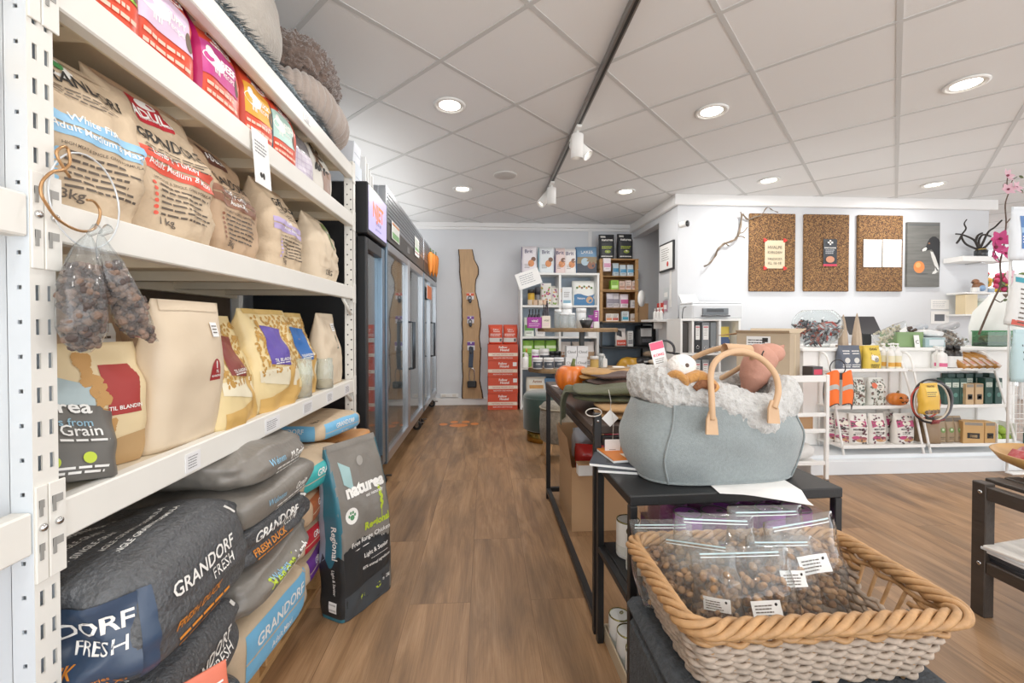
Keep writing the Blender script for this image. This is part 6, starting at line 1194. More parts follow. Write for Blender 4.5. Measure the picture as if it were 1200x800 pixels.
# clear zip bags of kibble
ZIP = film('zip_bag', '#f8fafa', .05, 1.0, .07); KB = [M('#a37d58', .8, bump=.3, bs=120, var=.15, key='kib1'), M('#b58d66', .8, bump=.3, bs=120, var=.15, key='kib2'), M('#8d6849', .8, bump=.3, bs=120, var=.15, key='kib3')]
def zipbag(label, loc, rot, w=.18, h=.185, fill=.7, lab=None, seed=1, n=170, d=.06):
    t = thing('kibble_zip_bag', label, 'treat bag', loc, rot, 'clear zip bags in the basket'); b = Bag(w, d, h, n=3, amp=.01, seed=seed, fill=.5, k=11, tp=1.1); m = MB(); b.body(m, ZIP, nv=22, nq=12, ns=3); m.build('clear_film', t)
    m = MB(); b.patch(m, -1, 1, .93, .945, M('#b9d0d4', .4, key='zip_line'), off=.0015); b.patch(m, -1, 1, .9, .908, M('#e6ecec', .4, key='zip_line2'), off=.0015); m.build('zip_strip', t)
    m = MB(); rr = random.Random(seed); k = 0
    while k < n:
        v = rr.uniform(.03, fill); W_, D_ = b.prof(v); a, c = rr.uniform(-.88, .88), rr.uniform(-.9, .9)
        if abs(a)**3+abs(c)**3 > .75: continue
        p = Vector((a*W_, c*max(0, D_-.004), v*h)); k += 1; r = rr.uniform(.0072, .0098); T = Matrix.Translation(p) @ Matrix.Rotation(rr.uniform(0, 6), 4, Vector((rr.uniform(-1, 1), rr.uniform(-1, 1), rr.uniform(-1, 1)))); m.T = T; m.ell((0, 0, 0), (r, r, r*.62), KB[rr.randrange(3)], 9, 6)
    m.T = None; o = m.build('kibble', t); o['kind'] = 'stuff'
    if lab:
        m = MB(); q, v, sz = lab; W_ = w/2*b.qs; b.patch(m, q-sz/2/W_, q+sz/2/W_, v, v+sz*.5/h, PAPER, off=.003, nu=4, nv=3); f = b.fn(q, v, 0, .0038); lines(m, f, -sz*.4, sz*.3, sz*.34, sz*.09, 4, sz*.035, GREYINK, seed); m.ell(f(sz*.35, sz*.38), (sz*.05, .0005, sz*.05), INK, 8, 5); m.build('paper_label', t)
    return t
zb = .434
ZB = [('clear kibble bag at the left end of the basket', (.432, .955, zb+.02), (R(-12), R(-14), R(-35)), dict(w=.15, seed=31)),
 ('clear kibble bag with a slanting white label at the left front', (.46, .878, zb+.012), (R(-14), R(-12), R(-48)), dict(w=.17, lab=(.7, .3, .05), seed=32)),
 ('clear kibble bag at the front centre with label near the rim', (.545, .84, zb+.01), (R(-16), R(-3), R(-6)), dict(w=.205, lab=(.3, .33, .06), seed=33)),
 ('clear kibble bag with label in the middle, right of the front centre bag', (.645, .872, zb+.015), (R(-14), R(4), R(5)), dict(w=.165, lab=(.0, .5, .06), seed=34)),
 ('tall clear kibble bag with label at the right of the row', (.725, .905, zb+.03), (R(-10), R(-2), R(10)), dict(w=.19, h=.2, lab=(-.1, .46, .07), seed=35)),
 ('clear kibble bag behind the front centre bag', (.52, .935, zb+.03), (R(-8), R(2), R(-4)), dict(w=.18, seed=36, h=.2)),
 ('clear kibble bag at the back right with raised zip', (.655, .965, zb+.035), (R(-5), R(3), R(6)), dict(w=.2, seed=37, h=.2))]
for l, a, r, kw in ZB: zipbag(l, a, r, **kw)
# ================================================================== DARK SLATTED BENCH AT THE RIGHT
bn = thing('slatted_bench', 'dark brown slatted wooden bench with lower shelf near the wicker basket', 'bench', (2.15, 1.05, 0)); BW = M('#3a322c', .5, bump=.25, bs=60, var=.2, vs=20, key='dark_bench', stretch=(1, .2, 1))
for sx in (-1, 1):
    for sy in (-1, 1): MB().box(sx*.27-.02, sx*.27+.02, sy*.46-.024, sy*.46+.024, 0, .505, BW, .003).build('leg', bn)
    MB().box(sx*.27-.018, sx*.27+.018, -.436, .436, .445, .495, BW, .003).build('side_rail', bn); MB().box(sx*.27-.018, sx*.27+.018, -.436, .436, .17, .215, BW, .003).build('side_rail', bn)
for k in range(6): MB().box(-.235+.079*k, -.235+.079*k+.062, -.485, .485, .4955, .512, BW, .003).build('top_slat', bn)
MB().box(-.25, .25, -.44, .44, .2, .214, BW, .002).build('lower_shelf', bn)
for z in (.47, .2): MB().ell((-.291, .455, z), (.004, .008, .008), CHROME, 10, 6).build('bolt', bn)
t = thing('wooden_bowl', 'wide pale wooden bowl of wrapped treats on the dark bench', 'bowl', (2.20, 1.475, .5125)); MB().lathe([(.06, 0), (.1, .008), (.19, .05), (.215, .085), (.208, .086), (.18, .052), (.09, .016), (0, .014)], M('#b98d52', .4, var=.1, vs=10, key='bowl_wood', stretch=(1, 5, 1)), n=44).build('bowl', t)
for k in range(8):
    a = k*2.4; r = .03+.017*k; c = ('#a22a2c', '#c9b3b0', '#8a3a3a', '#d9c9bd')[k % 4]
    pouch(f'{["dark red", "pale pink", "maroon", "cream"][k % 4]} wrapped treat {["at the left rim", "in the middle", "near the front", "at the back", "on top", "on the right", "by the far rim", "deep in the pile"][k]} of the wooden bowl', .055, .035, .11, M(c, .3, bump=.4, bs=40, key='wr'+c), (2.20+r*cos(a)-.02, 1.475+r*sin(a), .56+.014*(k % 3)), (R(75), R(10*k), a), lambda b, mb: b.patch(mb, -1, 1, .35, .6, PAPER, nu=4), 'treat', 'wrapped_treat', 'wrapped treats in the wooden bowl', amp=.003)
for k, (c, z) in enumerate((('#26292e', .2145), ('#2e3238', .2305), ('#e6e6e4', .2465), ('#dfe3e6', .2575), ('#e9e4dc', .2685))):
    h = .015 if k < 2 else .010; t = thing('brochure_stack', ['lowest black folder on the bench shelf', 'upper black folder on the bench shelf', 'white brochure stack on the black folders', 'pale blue brochure stack above the white one', 'topmost cream brochure on the bench shelf'][k], 'brochure', (2.06, 1.38, z), R(-6+4*k)); MB().box(-.19, .19, -.14, .14, 0, h, C2(c), .002).build('pages', t)
# ================================================================== WHITE CART WITH CARDBOARD BOX
WM = M('#ecebe8', .4, key='white_metal', var=.01)
ct = thing('metal_cart', 'white metal rolling cart behind the carrier bag', 'cart', (2.12, 2.95, 0))
for sx in (-1, 1):
    for sy in (-1, 1):
        MB().box(sx*.19-.012, sx*.19+.012, sy*.17-.012, sy*.17+.012, .05, .76, WM, .003).build('post', ct)
        m = MB(); m.cyl((sx*.19-.008, sy*.17, .024), (sx*.19+.008, sy*.17, .024), .024, BLACK, n=18); m.box(sx*.19-.013, sx*.19+.013, sy*.17-.012, sy*.17+.012, .028, .055, CHROME, .003); m.build('caster', ct)
for z in (.15, .37, .48, .715):
    for sy in (-1, 1): MB().box(-.178, .178, sy*.17-.008, sy*.17+.008, z-.004, z+.022 if z != .715 else z+.04, WM, .002).build('rail', ct)
    if z != .48: MB().box(-.178, .178, -.16, .16, z-.004, z+.004, WM, .001).build('tray', ct)
GB = M('#b9a68c', .8, key='grey_card', var=.04)
bx = thing('cardboard_box', 'rotated brown cardboard box with white shipping label on the white cart', 'box', (2.03, 2.98, .722), R(-48)); w, d, h = .165, .15, .315
m = MB()
for x0, x1, y0, y1 in ((-w, -w+.005, -d, d), (w-.005, w, -d, d), (-w+.005, w-.005, -d, -d+.005), (-w+.005, w-.005, d-.005, d)): m.box(x0, x1, y0, y1, 0, h, GB, .001)
m.box(-w, w, -d, d, 0, .004, GB); m.box(w*.9, w+.0008, -.012, .012, .02, h-.01, C2('#c9b48f', .35)); m.build('box_wall', bx)
m = MB(); m.prism([(-w, -d, h), (w, -d, h), (w, -d-.03, h+.02), (-w, -d-.03, h+.02)], (0, .002, .003), GB); m.build('flap', bx); m = MB(); m.prism([(-w, d, h), (w, d, h), (w+.02, d+.1, h+.03), (-w-.02, d+.1, h+.03)], (0, .002, .003), GB); m.build('flap', bx)
m = MB(); m.prism([(-w, -d, h), (-w, d, h), (-w-.12, d+.02, h-.02), (-w-.12, -d-.02, h-.02)], (0, 0, .004), CARD); m.build('flap', bx)
m = MB().box(-.10, .05, -d-.0016, -d-.0006, h-.13, h-.02, PAPER); lines(m, fy(-d-.0022), -.09, .03, h-.05, .018, 4, .007, INK, 2); m.box(.0, .035, -d-.0024, -d-.0016, h-.06, h-.03, INK); m.build('shipping_label', bx)
carton('small brown carton on the middle tray of the white cart', .2, .2, .09, '#a98057', (2.17, 2.95, .3745), 0, None, 'carton', 'shipping_carton')
t = thing('folded_fabric', 'white folded fabric heap on the lower tray of the white cart', 'fabric', (2.13, 2.95, .1545)); m = MB(); soft(m, .32, .27, .12, M('#dcdbd8', .85, bump=.2, bs=60, key='white_fabric'), 300, amp=.03, k=9); m.build('fabric', t)
carton('pink and black small carton on the top tray beside the cardboard box', .09, .08, .09, '#3b3638', (2.27, 2.86, .7195), R(12), lambda m, fn, w, h: rect(m, fn, -w*.4, w*.4, h*.4, h*.8, C2('#c9344f')))
# ================================================================== COUNTER
cn = thing('shop_counter', 'long white shop counter with stepped plinth below the cork boards', 'counter', (3.46, 3.6, 0))
MB().box(-.92, .92, -.3, .4, .13, .885, WHITE, .003).build('cabinet', cn); MB().box(-.95, .95, -.33, .42, .886, .912, WHITE, .004).build('worktop', cn)
m = MB(); m.box(-1.1, 1.0, -.62, .4, 0, .10, M('#e3e7ea', .45, key='plinth_white', var=.01), .003); m.box(-1.08, .98, -.56, .38, .1, .128, M('#e3e7ea', .45, key='plinth_white'), .003); m.build('plinth', cn)
for x in (-.3, .32): MB().box(x-.003, x+.003, -.302, -.2995, .14, .88, M('#c9ced2', .5, key='seam')).build('panel_seam', cn)
zc_ = .9125; ZP = .129
def wire_rack(label, x0, x1, loc_y=3.05):
    t = thing('display_rack', label, 'display rack', ((x0+x1)/2, loc_y, ZP)); w = (x1-x0)/2; L3 = [(.0, .06, .0), (.07, .34, .09), (.14, .615, .15)]
    for s_ in (-1, 1):
        P = catmull([(s_*w, -.02, .0), (s_*w, .05, .30), (s_*w*.97, .115, .56), (s_*w*.95, .15, .68), (s_*w*.94, .18, .73), (s_*w*.94, .22, .745), (s_*w*.94, .24, .70), (s_*w*.94, .24, .3), (s_*w*.94, .24, .002)], 6)
        MB().tube(P, .008, WM, 10).build('side_tube', t)
    for k, (y0, z, dz) in enumerate(L3):
        m = MB(); m.box(-w-.01, w+.01, y0-.02, .235, z-.012, z, WM, .002); m.box(-w-.01, w+.01, y0-.024, y0-.018, z-.012, z+.012, WM, .002); m.build('shelf', t)
    return t
xa, xb = aY(985, 528, 3.06).x, aY(1078, 528, 3.06).x; xc, xd = aY(1086, 528, 3.06).x, aY(1187, 528, 3.06).x
wire_rack('white tubular display rack with dog treats, left of the two against the counter', xa, xb); wire_rack('white tubular display rack with green boxes, right of the two against the counter', xc, xd)
Z3 = [ZP+.0605, ZP+.3405, ZP+.6155]; Y3 = [3.10, 3.17, 3.235]
def X_(px, Y): return aY(px, 400, Y).x
# left rack, top
for k, px in enumerate((989, 1000)): pouch(['slate grey treat pouch at the left end of the top rack shelf', 'second slate grey treat pouch beside it'][k], .1, .06, .19, '#5b6270', (X_(px, 3.25), 3.25-.0*k, Z3[2]), 0, lambda b, mb: (b.blob(mb, 0, .38, .022, C2('#d9d9d4')), b.lines(mb, 0, .75, .06, .02, 2, .007, WINK), b.lines(mb, 0, .18, .07, .015, 2, .006, WINK)), group=None)
YEL = '#dfc04a'
pouch('yellow treat pouch seen edge on behind the big yellow one', .09, .05, .185, YEL, (X_(1012, 3.27), 3.27, Z3[2]), R(-8))
pouch('big yellow training treat pouch with white dog drawing', .14, .06, .19, YEL, (X_(1021, 3.23), 3.23, Z3[2]), R(4), lambda b, mb: (b.text(mb, 'DOG', 0, .8, .018, INK, maxw=.08, bold=.03), b.blob(mb, -.05, .48, .026, WINK, sx=1.2, sy=.8), b.blob(mb, -.35, .56, .012, WINK), b.blob(mb, .2, .4, .018, C2('#8a8a86')), [b.blob(mb, random.Random(i).uniform(-.8, .8), random.Random(i+50).uniform(.35, .9), .004, C2('#a9842a'), n=6) for i in range(14)], b.text(mb, 'TRAINING', 0, .17, .012, INK, maxw=.1, bold=.03), b.text(mb, 'TREATS', 0, .08, .014, INK, maxw=.1, bold=.03)))
for k, (px, Y) in enumerate(((1036, 3.27), (1044, 3.22), (1052, 3.22), (1047, 3.29))): bottle(['first white spray bottle with fruit label behind the yellow pouch', 'second white spray bottle with fruit label, front row', 'third white spray bottle with fruit label, front right', 'white spray bottle behind the front two'][k], .026, .21, '#e9e8e4', '#eeeeec', (X_(px, Y), Y, Z3[2]), '#e5dfbf', pump=True, band='#d9a03c')
# left rack, middle: patterned pouches, vest, jack-o-lantern
def pattern(seed, extra=None):
    def pr(b, mb):
        rr = random.Random(seed)
        for k in range(70): b.blob(mb, rr.uniform(-.95, .95), rr.uniform(.03, .97), .007, C2(('#4d5a50', '#7a6a5c', '#9fa79a', '#5a3f3c')[k % 4]), n=6, sx=1.4, rot=rr.uniform(0, 3), off=.0016)
        if extra: b.blob(mb, -.5, .72, .022, C2('#d9694a'), off=.0024); b.blob(mb, .25, .68, .032, C2('#e6e2d8'), off=.0024); b.lines(mb, .25, .7, .04, .012, 2, .005, INK)
    return pr
for k, (px, Y, w) in enumerate(((994, 3.2, .1), (1004, 3.2, .11), (1026, 3.19, .13))): pouch(['white leaf patterned pouch partly behind the orange vest', 'second leaf patterned pouch beside the orange vest', 'leaf patterned pouch with coral badge in the middle of the rack'][k], w, .06, .215, '#d5d6cf', (X_(px, Y), Y, Z3[1]), R(-4+3*k), pattern(k, k == 2))
jk = thing('pumpkin_toy', 'small orange jack-o-lantern with carved face on the rack', 'pumpkin', (X_(1052.5, 3.17), 3.17, Z3[1])); m = MB(); PO2 = M('#d97a2a', .35, key='pumpkin_toy', var=.06); m.grid(lambda u, v: (lambda r, z: (r*cos(2*pi*u)*(.93+.07*abs(sin(2*pi*u*4.5))), r*.8*sin(2*pi*u)*(.93+.07*abs(sin(2*pi*u*4.5))), z))(.076*sin(pi*v)**.7, .048-.048*cos(pi*v)), 72, 16, PO2, True, cu=True); m.build('gourd', jk); MB().tube([(0, 0, .09), (.002, 0, .1), (.008, 0, .112)], [.012, .008, .006], M('#6b5a3a', .7, key='stem2'), 8).build('stem', jk)
m = MB(); fz = lambda a, b: (a, -.0615+.9*abs(a)**2*6, b)
for s_ in (-1, 1): m.add([fz(s_*.028-.012, .06), fz(s_*.028+.012, .06), fz(s_*.028, .078)], [(0,1,2)], INK)
m.add([fz(-.045, .045)]+[fz(-.045+.015*i, .03+(.01 if i % 2 else -.008)) for i in range(1, 6)]+[fz(.045, .045)]+[fz(.045-.015*i, .033+(.008 if i % 2 else .0)) for i in range(1, 6)], [tuple(range(12))], INK); m.build('carved_face', jk)
vs = thing('dog_vest', 'bright orange reflective dog vest hanging at the left of the rack', 'dog vest', (X_(982, 3.02), 3.02, .73)); VO = M('#ee6a1e', .6, key='hi_vis_orange', emit=.12, var=.03); REF = C2('#b5b8b4', .3)
def vp_(s_, u, v): x = s_*(.012+.085*u+.02*sin(v*3)*u); return (x, -.03-.03*sin(pi*u)+.02*u, .0-.22*v+.03*sin(pi*u)-.035*u*v+.01*(1-v))
for s_ in (-1, 1):
    m = MB(); m.grid(lambda u, v: vp_(s_, u, v), 8, 12, VO); m.grid(lambda u, v: (lambda p: (p[0], p[1]-.002, p[2]))(vp_(s_, u, .42+.14*v)), 8, 2, REF); m.build('vest_panel', vs)
    m = MB(); m.tube([vp_(s_, 1, i/12) for i in range(13)]+[vp_(s_, 1-i/8, 1) for i in range(9)], .004, C2('#1e1e20'), 6); m.build('trim', vs)
m = MB(); m.tube([(.06*cos(a), .0, .05+.06*sin(a)) for a in [2*pi*i/28 for i in range(28)]], .004, C2('#2a2a2e'), 6, closed=True); m.build('hanger_ring', vs); m = MB(); m.grid(lambda u, v: (-.05+.1*u, -.015-.01*sin(pi*u), .015-.05*v), 6, 3, C2('#2a2c30')); m.build('collar', vs)
# left rack, bottom: pink pouches
def jerky(b, mb):
    b.patch(mb, -1, 1, .55, .78, C2('#b5406f'), nu=6, fn=lambda a: (.05*sin(pi*a), -.03*sin(pi*a))); b.blob(mb, .05, .68, .026, C2('#e9e2d2'), sx=1.3, sy=.7, off=.0024); b.text(mb, 'MEAT JERKY', .05, .47, .013, INK, maxw=.11, bold=.03); b.lines(mb, .05, .38, .08, .012, 2, .004, GREYINK); [b.blob(mb, random.Random(i*5+b.seed).uniform(-.9, .9), random.Random(i*9+b.seed).uniform(.02, .98), .007, C2(('#5d3440', '#8a4a5c', '#4a4440')[i % 3]), n=6, sx=1.4, off=.0024) for i in range(30)]; b.blob(mb, .3, .14, .03, C2('#b98a5c'), sx=1.5, sy=.5); b.blob(mb, -.4, .22, .024, C2('#b5406f'), sx=1.3, sy=.6); b.blob(mb, .5, .2, .02, C2('#8a2f4a'), sx=1.3, sy=.6)
for k, (px, Y, r, w) in enumerate(((978, 3.2, -30, .11), (988, 3.16, -25, .11), (1005, 3.12, -8, .135), (1027, 3.12, 6, .135), (1042, 3.19, 10, .11), (1058, 3.11, 5, .165))): pouch(['pink and white jerky pouch at the far left of the bottom rack shelf', 'second pink and white jerky pouch, turned sideways', 'third pink and white jerky pouch, lying flowers printed', 'fourth pink and white jerky pouch with sausage picture', 'fifth jerky pouch tucked behind the last one', 'widest jerky pouch at the right end of the bottom shelf'][k], w, .06, .23, '#e3dfd8', (X_(px, Y), Y, Z3[0]), R(r), jerky, group=None)
# right rack, top
for k, (px, Y) in enumerate(((1098, 3.27), (1104, 3.22))): bottle(['white bottle with pink dot at the left of the right rack top', 'second white bottle with pink dot, further forward'][k], .032, .185, '#ecebe8', '#efeeec', (X_(px, Y), Y, Z3[2]), '#efeae8', pump=True, band='#d9608a')
for k, (px, Y) in enumerate(((1112.5, 3.25), (1121, 3.23))): bottle(['dark amber bottle with white label on the right rack', 'second dark amber bottle with white label, nearer the wrapped chews'][k], .036, .19, '#2a2320', '#161414', (X_(px, Y), Y, Z3[2]), '#e6e6e4', neck=.5)
for k in range(5):
    px = 1132+9*k; pouch(f'{["first", "second", "third", "fourth", "last"][k]} brown wrapped chew packet from the amber bottles', .075, .045, .2, M('#a9742e', .3, bump=.4, bs=40, key='amber_wrap'), (X_(px, 3.18), 3.17, Z3[2]+.012), (R(-52), 0, R(18)), lambda b, mb: (b.patch(mb, -1, 1, .0, .45, C2('#cdb7ab'), nu=4, nv=2), b.patch(mb, -.6, .6, .1, .25, C2('#c98a7a'), nu=3, nv=2, off=.0024)), 'treat', 'chew_packet', None, amp=.005)
carton('flat white paper card lying by the wrapped chews', .12, .09, .006, PAPER, (X_(1129, 3.2), 3.16, Z3[2]), R(20), None, 'card', 'price_card')
# right rack, middle
def greenbox(m, fn, w, h): rect(m, fn, -w*.4, w*.4, h*.66, h*.84, C2('#c9d3c6')); lines(m, fn, -w*.3, w*.3, h*.76, h*.07, 2, h*.025, INK); m.add([fn(w*.28*cos(a), h*.36+w*.28*sin(a)) for a in [2*pi*i/14 for i in range(14)]], [tuple(range(14))], C2('#4f7f74'))
for k, px in enumerate((1107, 1116, 1125, 1155, 1166)): carton(f'{["leftmost", "second", "third", "fourth", "rightmost"][k]} dark green box in the front row of the middle rack shelf', .062, .06, .205, '#24473f', (X_(px, 3.2), 3.2, Z3[1]), R((-1)**k*2), greenbox)
for k, px in enumerate((1112, 1122, 1133, 1144, 1160)): carton(f'{["first", "second", "third", "fourth", "fifth"][k]} dark green box from the left in the back row', .062, .05, .235, '#20403a', (X_(px, 3.262), 3.262, Z3[1]), 0, greenbox)
def kb_(m, fn, w, h): rect(m, fn, -w*.3, w*.3, h*.25, h*.5, INK); rect(m, fn, -w*.42, w*.42, h*.84, h*.97, C2('#8a8378')); rect(m, fn, -w*.18, w*.18, h*.3, h*.42, C2('#c9a97c'))
for k, px in enumerate((1133.5, 1144.5)): carton(['left kraft box between the green boxes on the middle shelf', 'right kraft box between the green boxes on the middle shelf'][k], .066, .05, .165, '#bf9f77', (X_(px, 3.172), 3.172, Z3[1]), 0, kb_)
# slip leads and yellow bag
for k, (c, r, dx_, lab) in enumerate((('#2a2a2e', .16, .0, 'black slip lead coil hanging by the yellow pouch'), ('#5a5b60', .135, .03, 'grey slip lead coil inside the black one'), ('#b5483c', .12, -.07, 'red slip lead coil hanging at the rack side'), ('#c9bfae', .14, -.03, 'beige slip lead coil beside the red one'))):
    t = thing('slip_lead', lab, 'lead', (X_(1092, 3.0)+dx_, 3.0-.012*k, .56)); m = MB(); a0 = R(110 if k > 1 else -160); m.tube([(r*cos(a0+a)*(.95), .004*sin(a*3), r*sin(a0+a)-.03) for a in [2*pi*i/50 for i in range(50)]], (.0055 if k > 1 else .0075), C2(c, .7), 8, closed=True); m.build('rope', t); MB().cyl((0, 0, -r-.03-.004), (.06, 0, -r-.028), .010, C2('#8c2b2b' if k != 2 else '#222'), n=10).build('leather_stop', t)
pouch('bright yellow pouch hanging in front of the lead coils', .16, .05, .22, '#e0b03a', (X_(1089, 2.93), 2.93, .455), R(8), lambda b, mb: (b.patch(mb, -.7, .7, .6, .86, C2('#edc95f'), nu=4), b.text(mb, 'TREATIES', 0, .87, .012, INK, maxw=.1, bold=.03), b.lines(mb, 0, .7, .09, .014, 3, .005, GREYINK), [b.blob(mb, -.8+.27*i, .07+.02*(i % 2), .014, C2(('#5c4632', '#8a6a4c')[i % 2])) for i in range(7)]))
# right rack, bottom
for k, (px, Y) in enumerate(((1082, 3.16), (1091, 3.11))): pouch(['brown kraft pouch at the left of the bottom right rack shelf', 'second brown kraft pouch, closer to the front'][k], .11, .08, .19, '#8d7458', (X_(px, Y), Y, Z3[0]), R(-20), None)
for k, px in enumerate((1101, 1111, 1121)): pouch(['kraft pouch with green dot, left of three on the bottom shelf', 'kraft pouch with green dot, middle of three on the bottom shelf', 'kraft pouch with green dot, right of three on the bottom shelf'][k], .07, .06, .2, '#9a8468', (X_(px, 3.13), 3.13, Z3[0]), 0, lambda b, mb: (b.blob(mb, 0, .48, .02, C2('#6b8f4a')), b.blob(mb, 0, .5, .009, C2('#d5e0c0')), b.patch(mb, -1, 1, .8, .95, C2('#5d5348'), nu=3, nv=2), b.lines(mb, 0, .2, .04, .012, 2, .004, INK)))
carton('wide kraft box with black square print at the front of the bottom shelf', .13, .09, .17, '#c39a62', (X_(1137, 3.09), 3.09, Z3[0]), R(-18), kb_); carton('narrow kraft box right of the wide one on the bottom shelf', .075, .09, .165, '#c39a62', (X_(1155, 3.09), 3.09, Z3[0]), R(-8), kb_)
t = thing('display_carton', 'white display carton holding green balls on the bottom rack shelf', 'box', (X_(1171, 3.12), 3.12, Z3[0])); m = MB()
for x0, x1, y0, y1, z1 in ((-.08, -.074, -.06, .06, .15), (.074, .08, -.06, .06, .15), (-.074, .074, .054, .06, .15), (-.074, .074, -.06, -.054, .03), (-.08, .08, -.06, .06, .004)): m.box(x0, x1, y0, y1, 0, z1, WHITE, .001)
m.build('carton', t)
for k in range(6): m = MB().ell((0, 0, 0), .03, M('#8fae3c', .6, bump=.4, bs=80, var=.12, key='green_ball'), 18, 12, lambda d: 1+.05*noise.noise(d*5)); tag(m.build('green_ball', None, (X_(1171, 3.12)-.04+.04*(k % 3), 3.1+.04*(k % 2), Z3[0]+.037+.052*(k//3))), f'green toy ball, {["left front", "middle back", "right front"][k % 3]} of the {"lower" if k < 3 else "upper"} layer in the white carton', 'ball', 'green balls in the white carton')
# ================================================================== ON THE COUNTER
fb = thing('glass_bowl', 'big round clear glass bowl full of red and grey clips on the counter', 'bowl', (X_(957, 3.5), 3.5, zc_)); r = .185; CG = film('bowl_glass', '#f6fafa', .03, .9, .02)
prof = [(.0, .003), (.09, .0)]+[(r*sin(a), .17-.17*cos(a)*1.0) for a in [R(32+8*i) for i in range(15)]]; m = MB(); m.lathe(prof, CG, n=48); m.build('glass_wall', fb)
m = MB(); rr = random.Random(9); CC = [C2(c, .35) for c in ('#8d8f93', '#5b5d62', '#b93a2e', '#2a2b2e', '#c9cacc', '#9a5a4c', '#3d4a55')]; k = 0
while k < 240:
    p = Vector((rr.uniform(-.17, .17), rr.uniform(-.17, .17), rr.uniform(.01, .21)))
    if (p-Vector((0, 0, .17))).length > .165: continue
    k += 1; m.T = Matrix.Translation(p) @ Matrix.Rotation(rr.uniform(0, 6), 4, Vector((rr.uniform(-1, 1), rr.uniform(-1, 1), rr.uniform(-1, 1)))); m.box(-.026, .026, -.005, .005, -.008, .008, CC[rr.randrange(7)], .003)
m.T = None; o = m.build('clips', fb); o['kind'] = 'stuff'
for k, (px, Y, h) in enumerate(((988, 3.45, .27), (1004, 3.4, .28))):
    t = thing('wooden_tree', ['pale wooden cone tree beside the glass bowl', 'second pale wooden cone tree in front of the tablet'][k], 'ornament', (X_(px, Y), Y, zc_)); DW = M('#b9a58e', .7, bump=.3, bs=40, var=.15, vs=6, key='drift_wood', stretch=(6, 6, 1)); MB().lathe([(.038, 0), (.03, h*.4), (.014, h*.8), (.003, h)], DW, n=8, smooth=False).build('cone', t); MB().box(-.045, .045, -.03, .03, -.0, .014, DW, .003).build('foot', t)
sc_ = thing('touch_screen', 'dark tilted point of sale screen behind the wooden cones', 'screen', (X_(1013, 3.75), 3.75, zc_)); m = MB(); m.T = Matrix.Translation((0, 0, .12)) @ Matrix.Rotation(R(-28), 4, 'X'); m.box(-.16, .16, -.008, .008, -.03, .16, C2('#2b2d31', .3), .006); m.T = None; m.build('screen_panel', sc_); MB().box(-.05, .05, -.03, .06, 0, .11, C2('#202124'), .01).build('stand', sc_)
def clearpack(label, px, Y, w, d, h, rot, cols, dz=0, n=60):
    t = thing('clear_treat_bag', label, 'treat bag', (X_(px, Y), Y, zc_+dz), rot); b = Bag(w, d, h, n=3, amp=.008, seed=400+px, fill=.6, k=10); m = MB(); b.body(m, ZIP, nv=12, nq=7, ns=3); m.build('clear_film', t); m = MB(); rr = random.Random(px); mats = [M(c, .8, var=.15, key='tr'+c) for c in cols]
    for i in range(n):
        v = rr.uniform(.05, .75); W_, D_ = b.prof(v); p = Vector((rr.uniform(-.85, .85)*W_, rr.uniform(-.8, .8)*D_, v*h)); r = rr.uniform(.007, .013); m.T = Matrix.Translation(p) @ Matrix.Rotation(rr.uniform(0, 6), 4, Vector((rr.random(), rr.random(), 1))); m.box(-r*1.3, r*1.3, -r*.7, r*.7, -r*.6, r*.6, mats[i % len(mats)], r*.4)
    m.T = None; o = m.build('treats', t); o['kind'] = 'stuff'
    m = MB(); b.patch(m, -.5, .6, .62, .9, PAPER, off=.0042, nu=4, nv=3); m.build('paper_label', t); return t
clearpack('long clear bag of cream rolls lying over the counter edge', 1027, 3.42, .13, .08, .26, (R(20), R(62), R(10)), ('#c9bfa5', '#d9cfb5', '#a9a58a'), .05, 90)
for k, px in enumerate((1108, 1118, 1130)): clearpack(['first clear bag of brown treats with white label on the counter', 'second clear bag of brown treats with white label on the counter', 'third clear bag of brown treats, closest to the green trough'][k], px, 3.44, .13, .07, .2, (R(-52), 0, R(24)), ('#6b5848', '#8a7460', '#9c8b78'), .02)
gc = thing('plastic_crate', 'small sage green plastic crate with dark chews on the counter', 'crate', (X_(1056, 3.42), 3.42, zc_)); SG = C2('#7f9c68', .45); w, d, h = .115, .08, .125
for nm, x0, x1, y0, y1 in (('wall', -w, -w+.006, -d, d), ('wall', w-.006, w, -d, d), ('wall', -w+.006, w-.006, -d, -d+.006), ('wall', -w+.006, w-.006, d-.006, d)): m = MB(); m.box(x0, x1, y0, y1, 0, h, SG, .002); m.box(x0-.003, x1+.003, y0-.003, y1+.003, h-.02, h-.014, SG); m.build(nm, gc)
MB().box(-w, w, -d, d, 0, .004, SG).build('base', gc)
for k in range(7):
    rr = random.Random(k); m = MB(); m.tube(catmull([(-.05, 0, 0), (-.02, .01, .008), (.02, -.006, .004), (.05, .008, .01)], 4), [.010+.003*rr.random() for _ in range(13)], M('#4a3a30', .7, bump=.5, bs=60, key='dark_chew'), 8); tag(m.build('dog_chew', None, (X_(1056, 3.42)-.06+.02*k, 3.40+.012*(k % 3), zc_+.112+.012*(k % 3)), (0, R(-30+12*k), R(25*k))), f'{["first", "second", "third", "fourth", "fifth", "sixth", "seventh"][k]} dark chew from the left in the sage crate', 'dog chew', 'dark chews in the sage crate')
m = MB().box(-.022, .022, -.002, .002, 0, .1, PAPER); m.text('C', fy(-.003), .03, INK, y=.03); tag(m.build('price_sign', None, (X_(1072.5, 3.33), 3.31, zc_), (R(-8), 0, 0)), 'small white upright price sign beside the sage crate', 'sign')
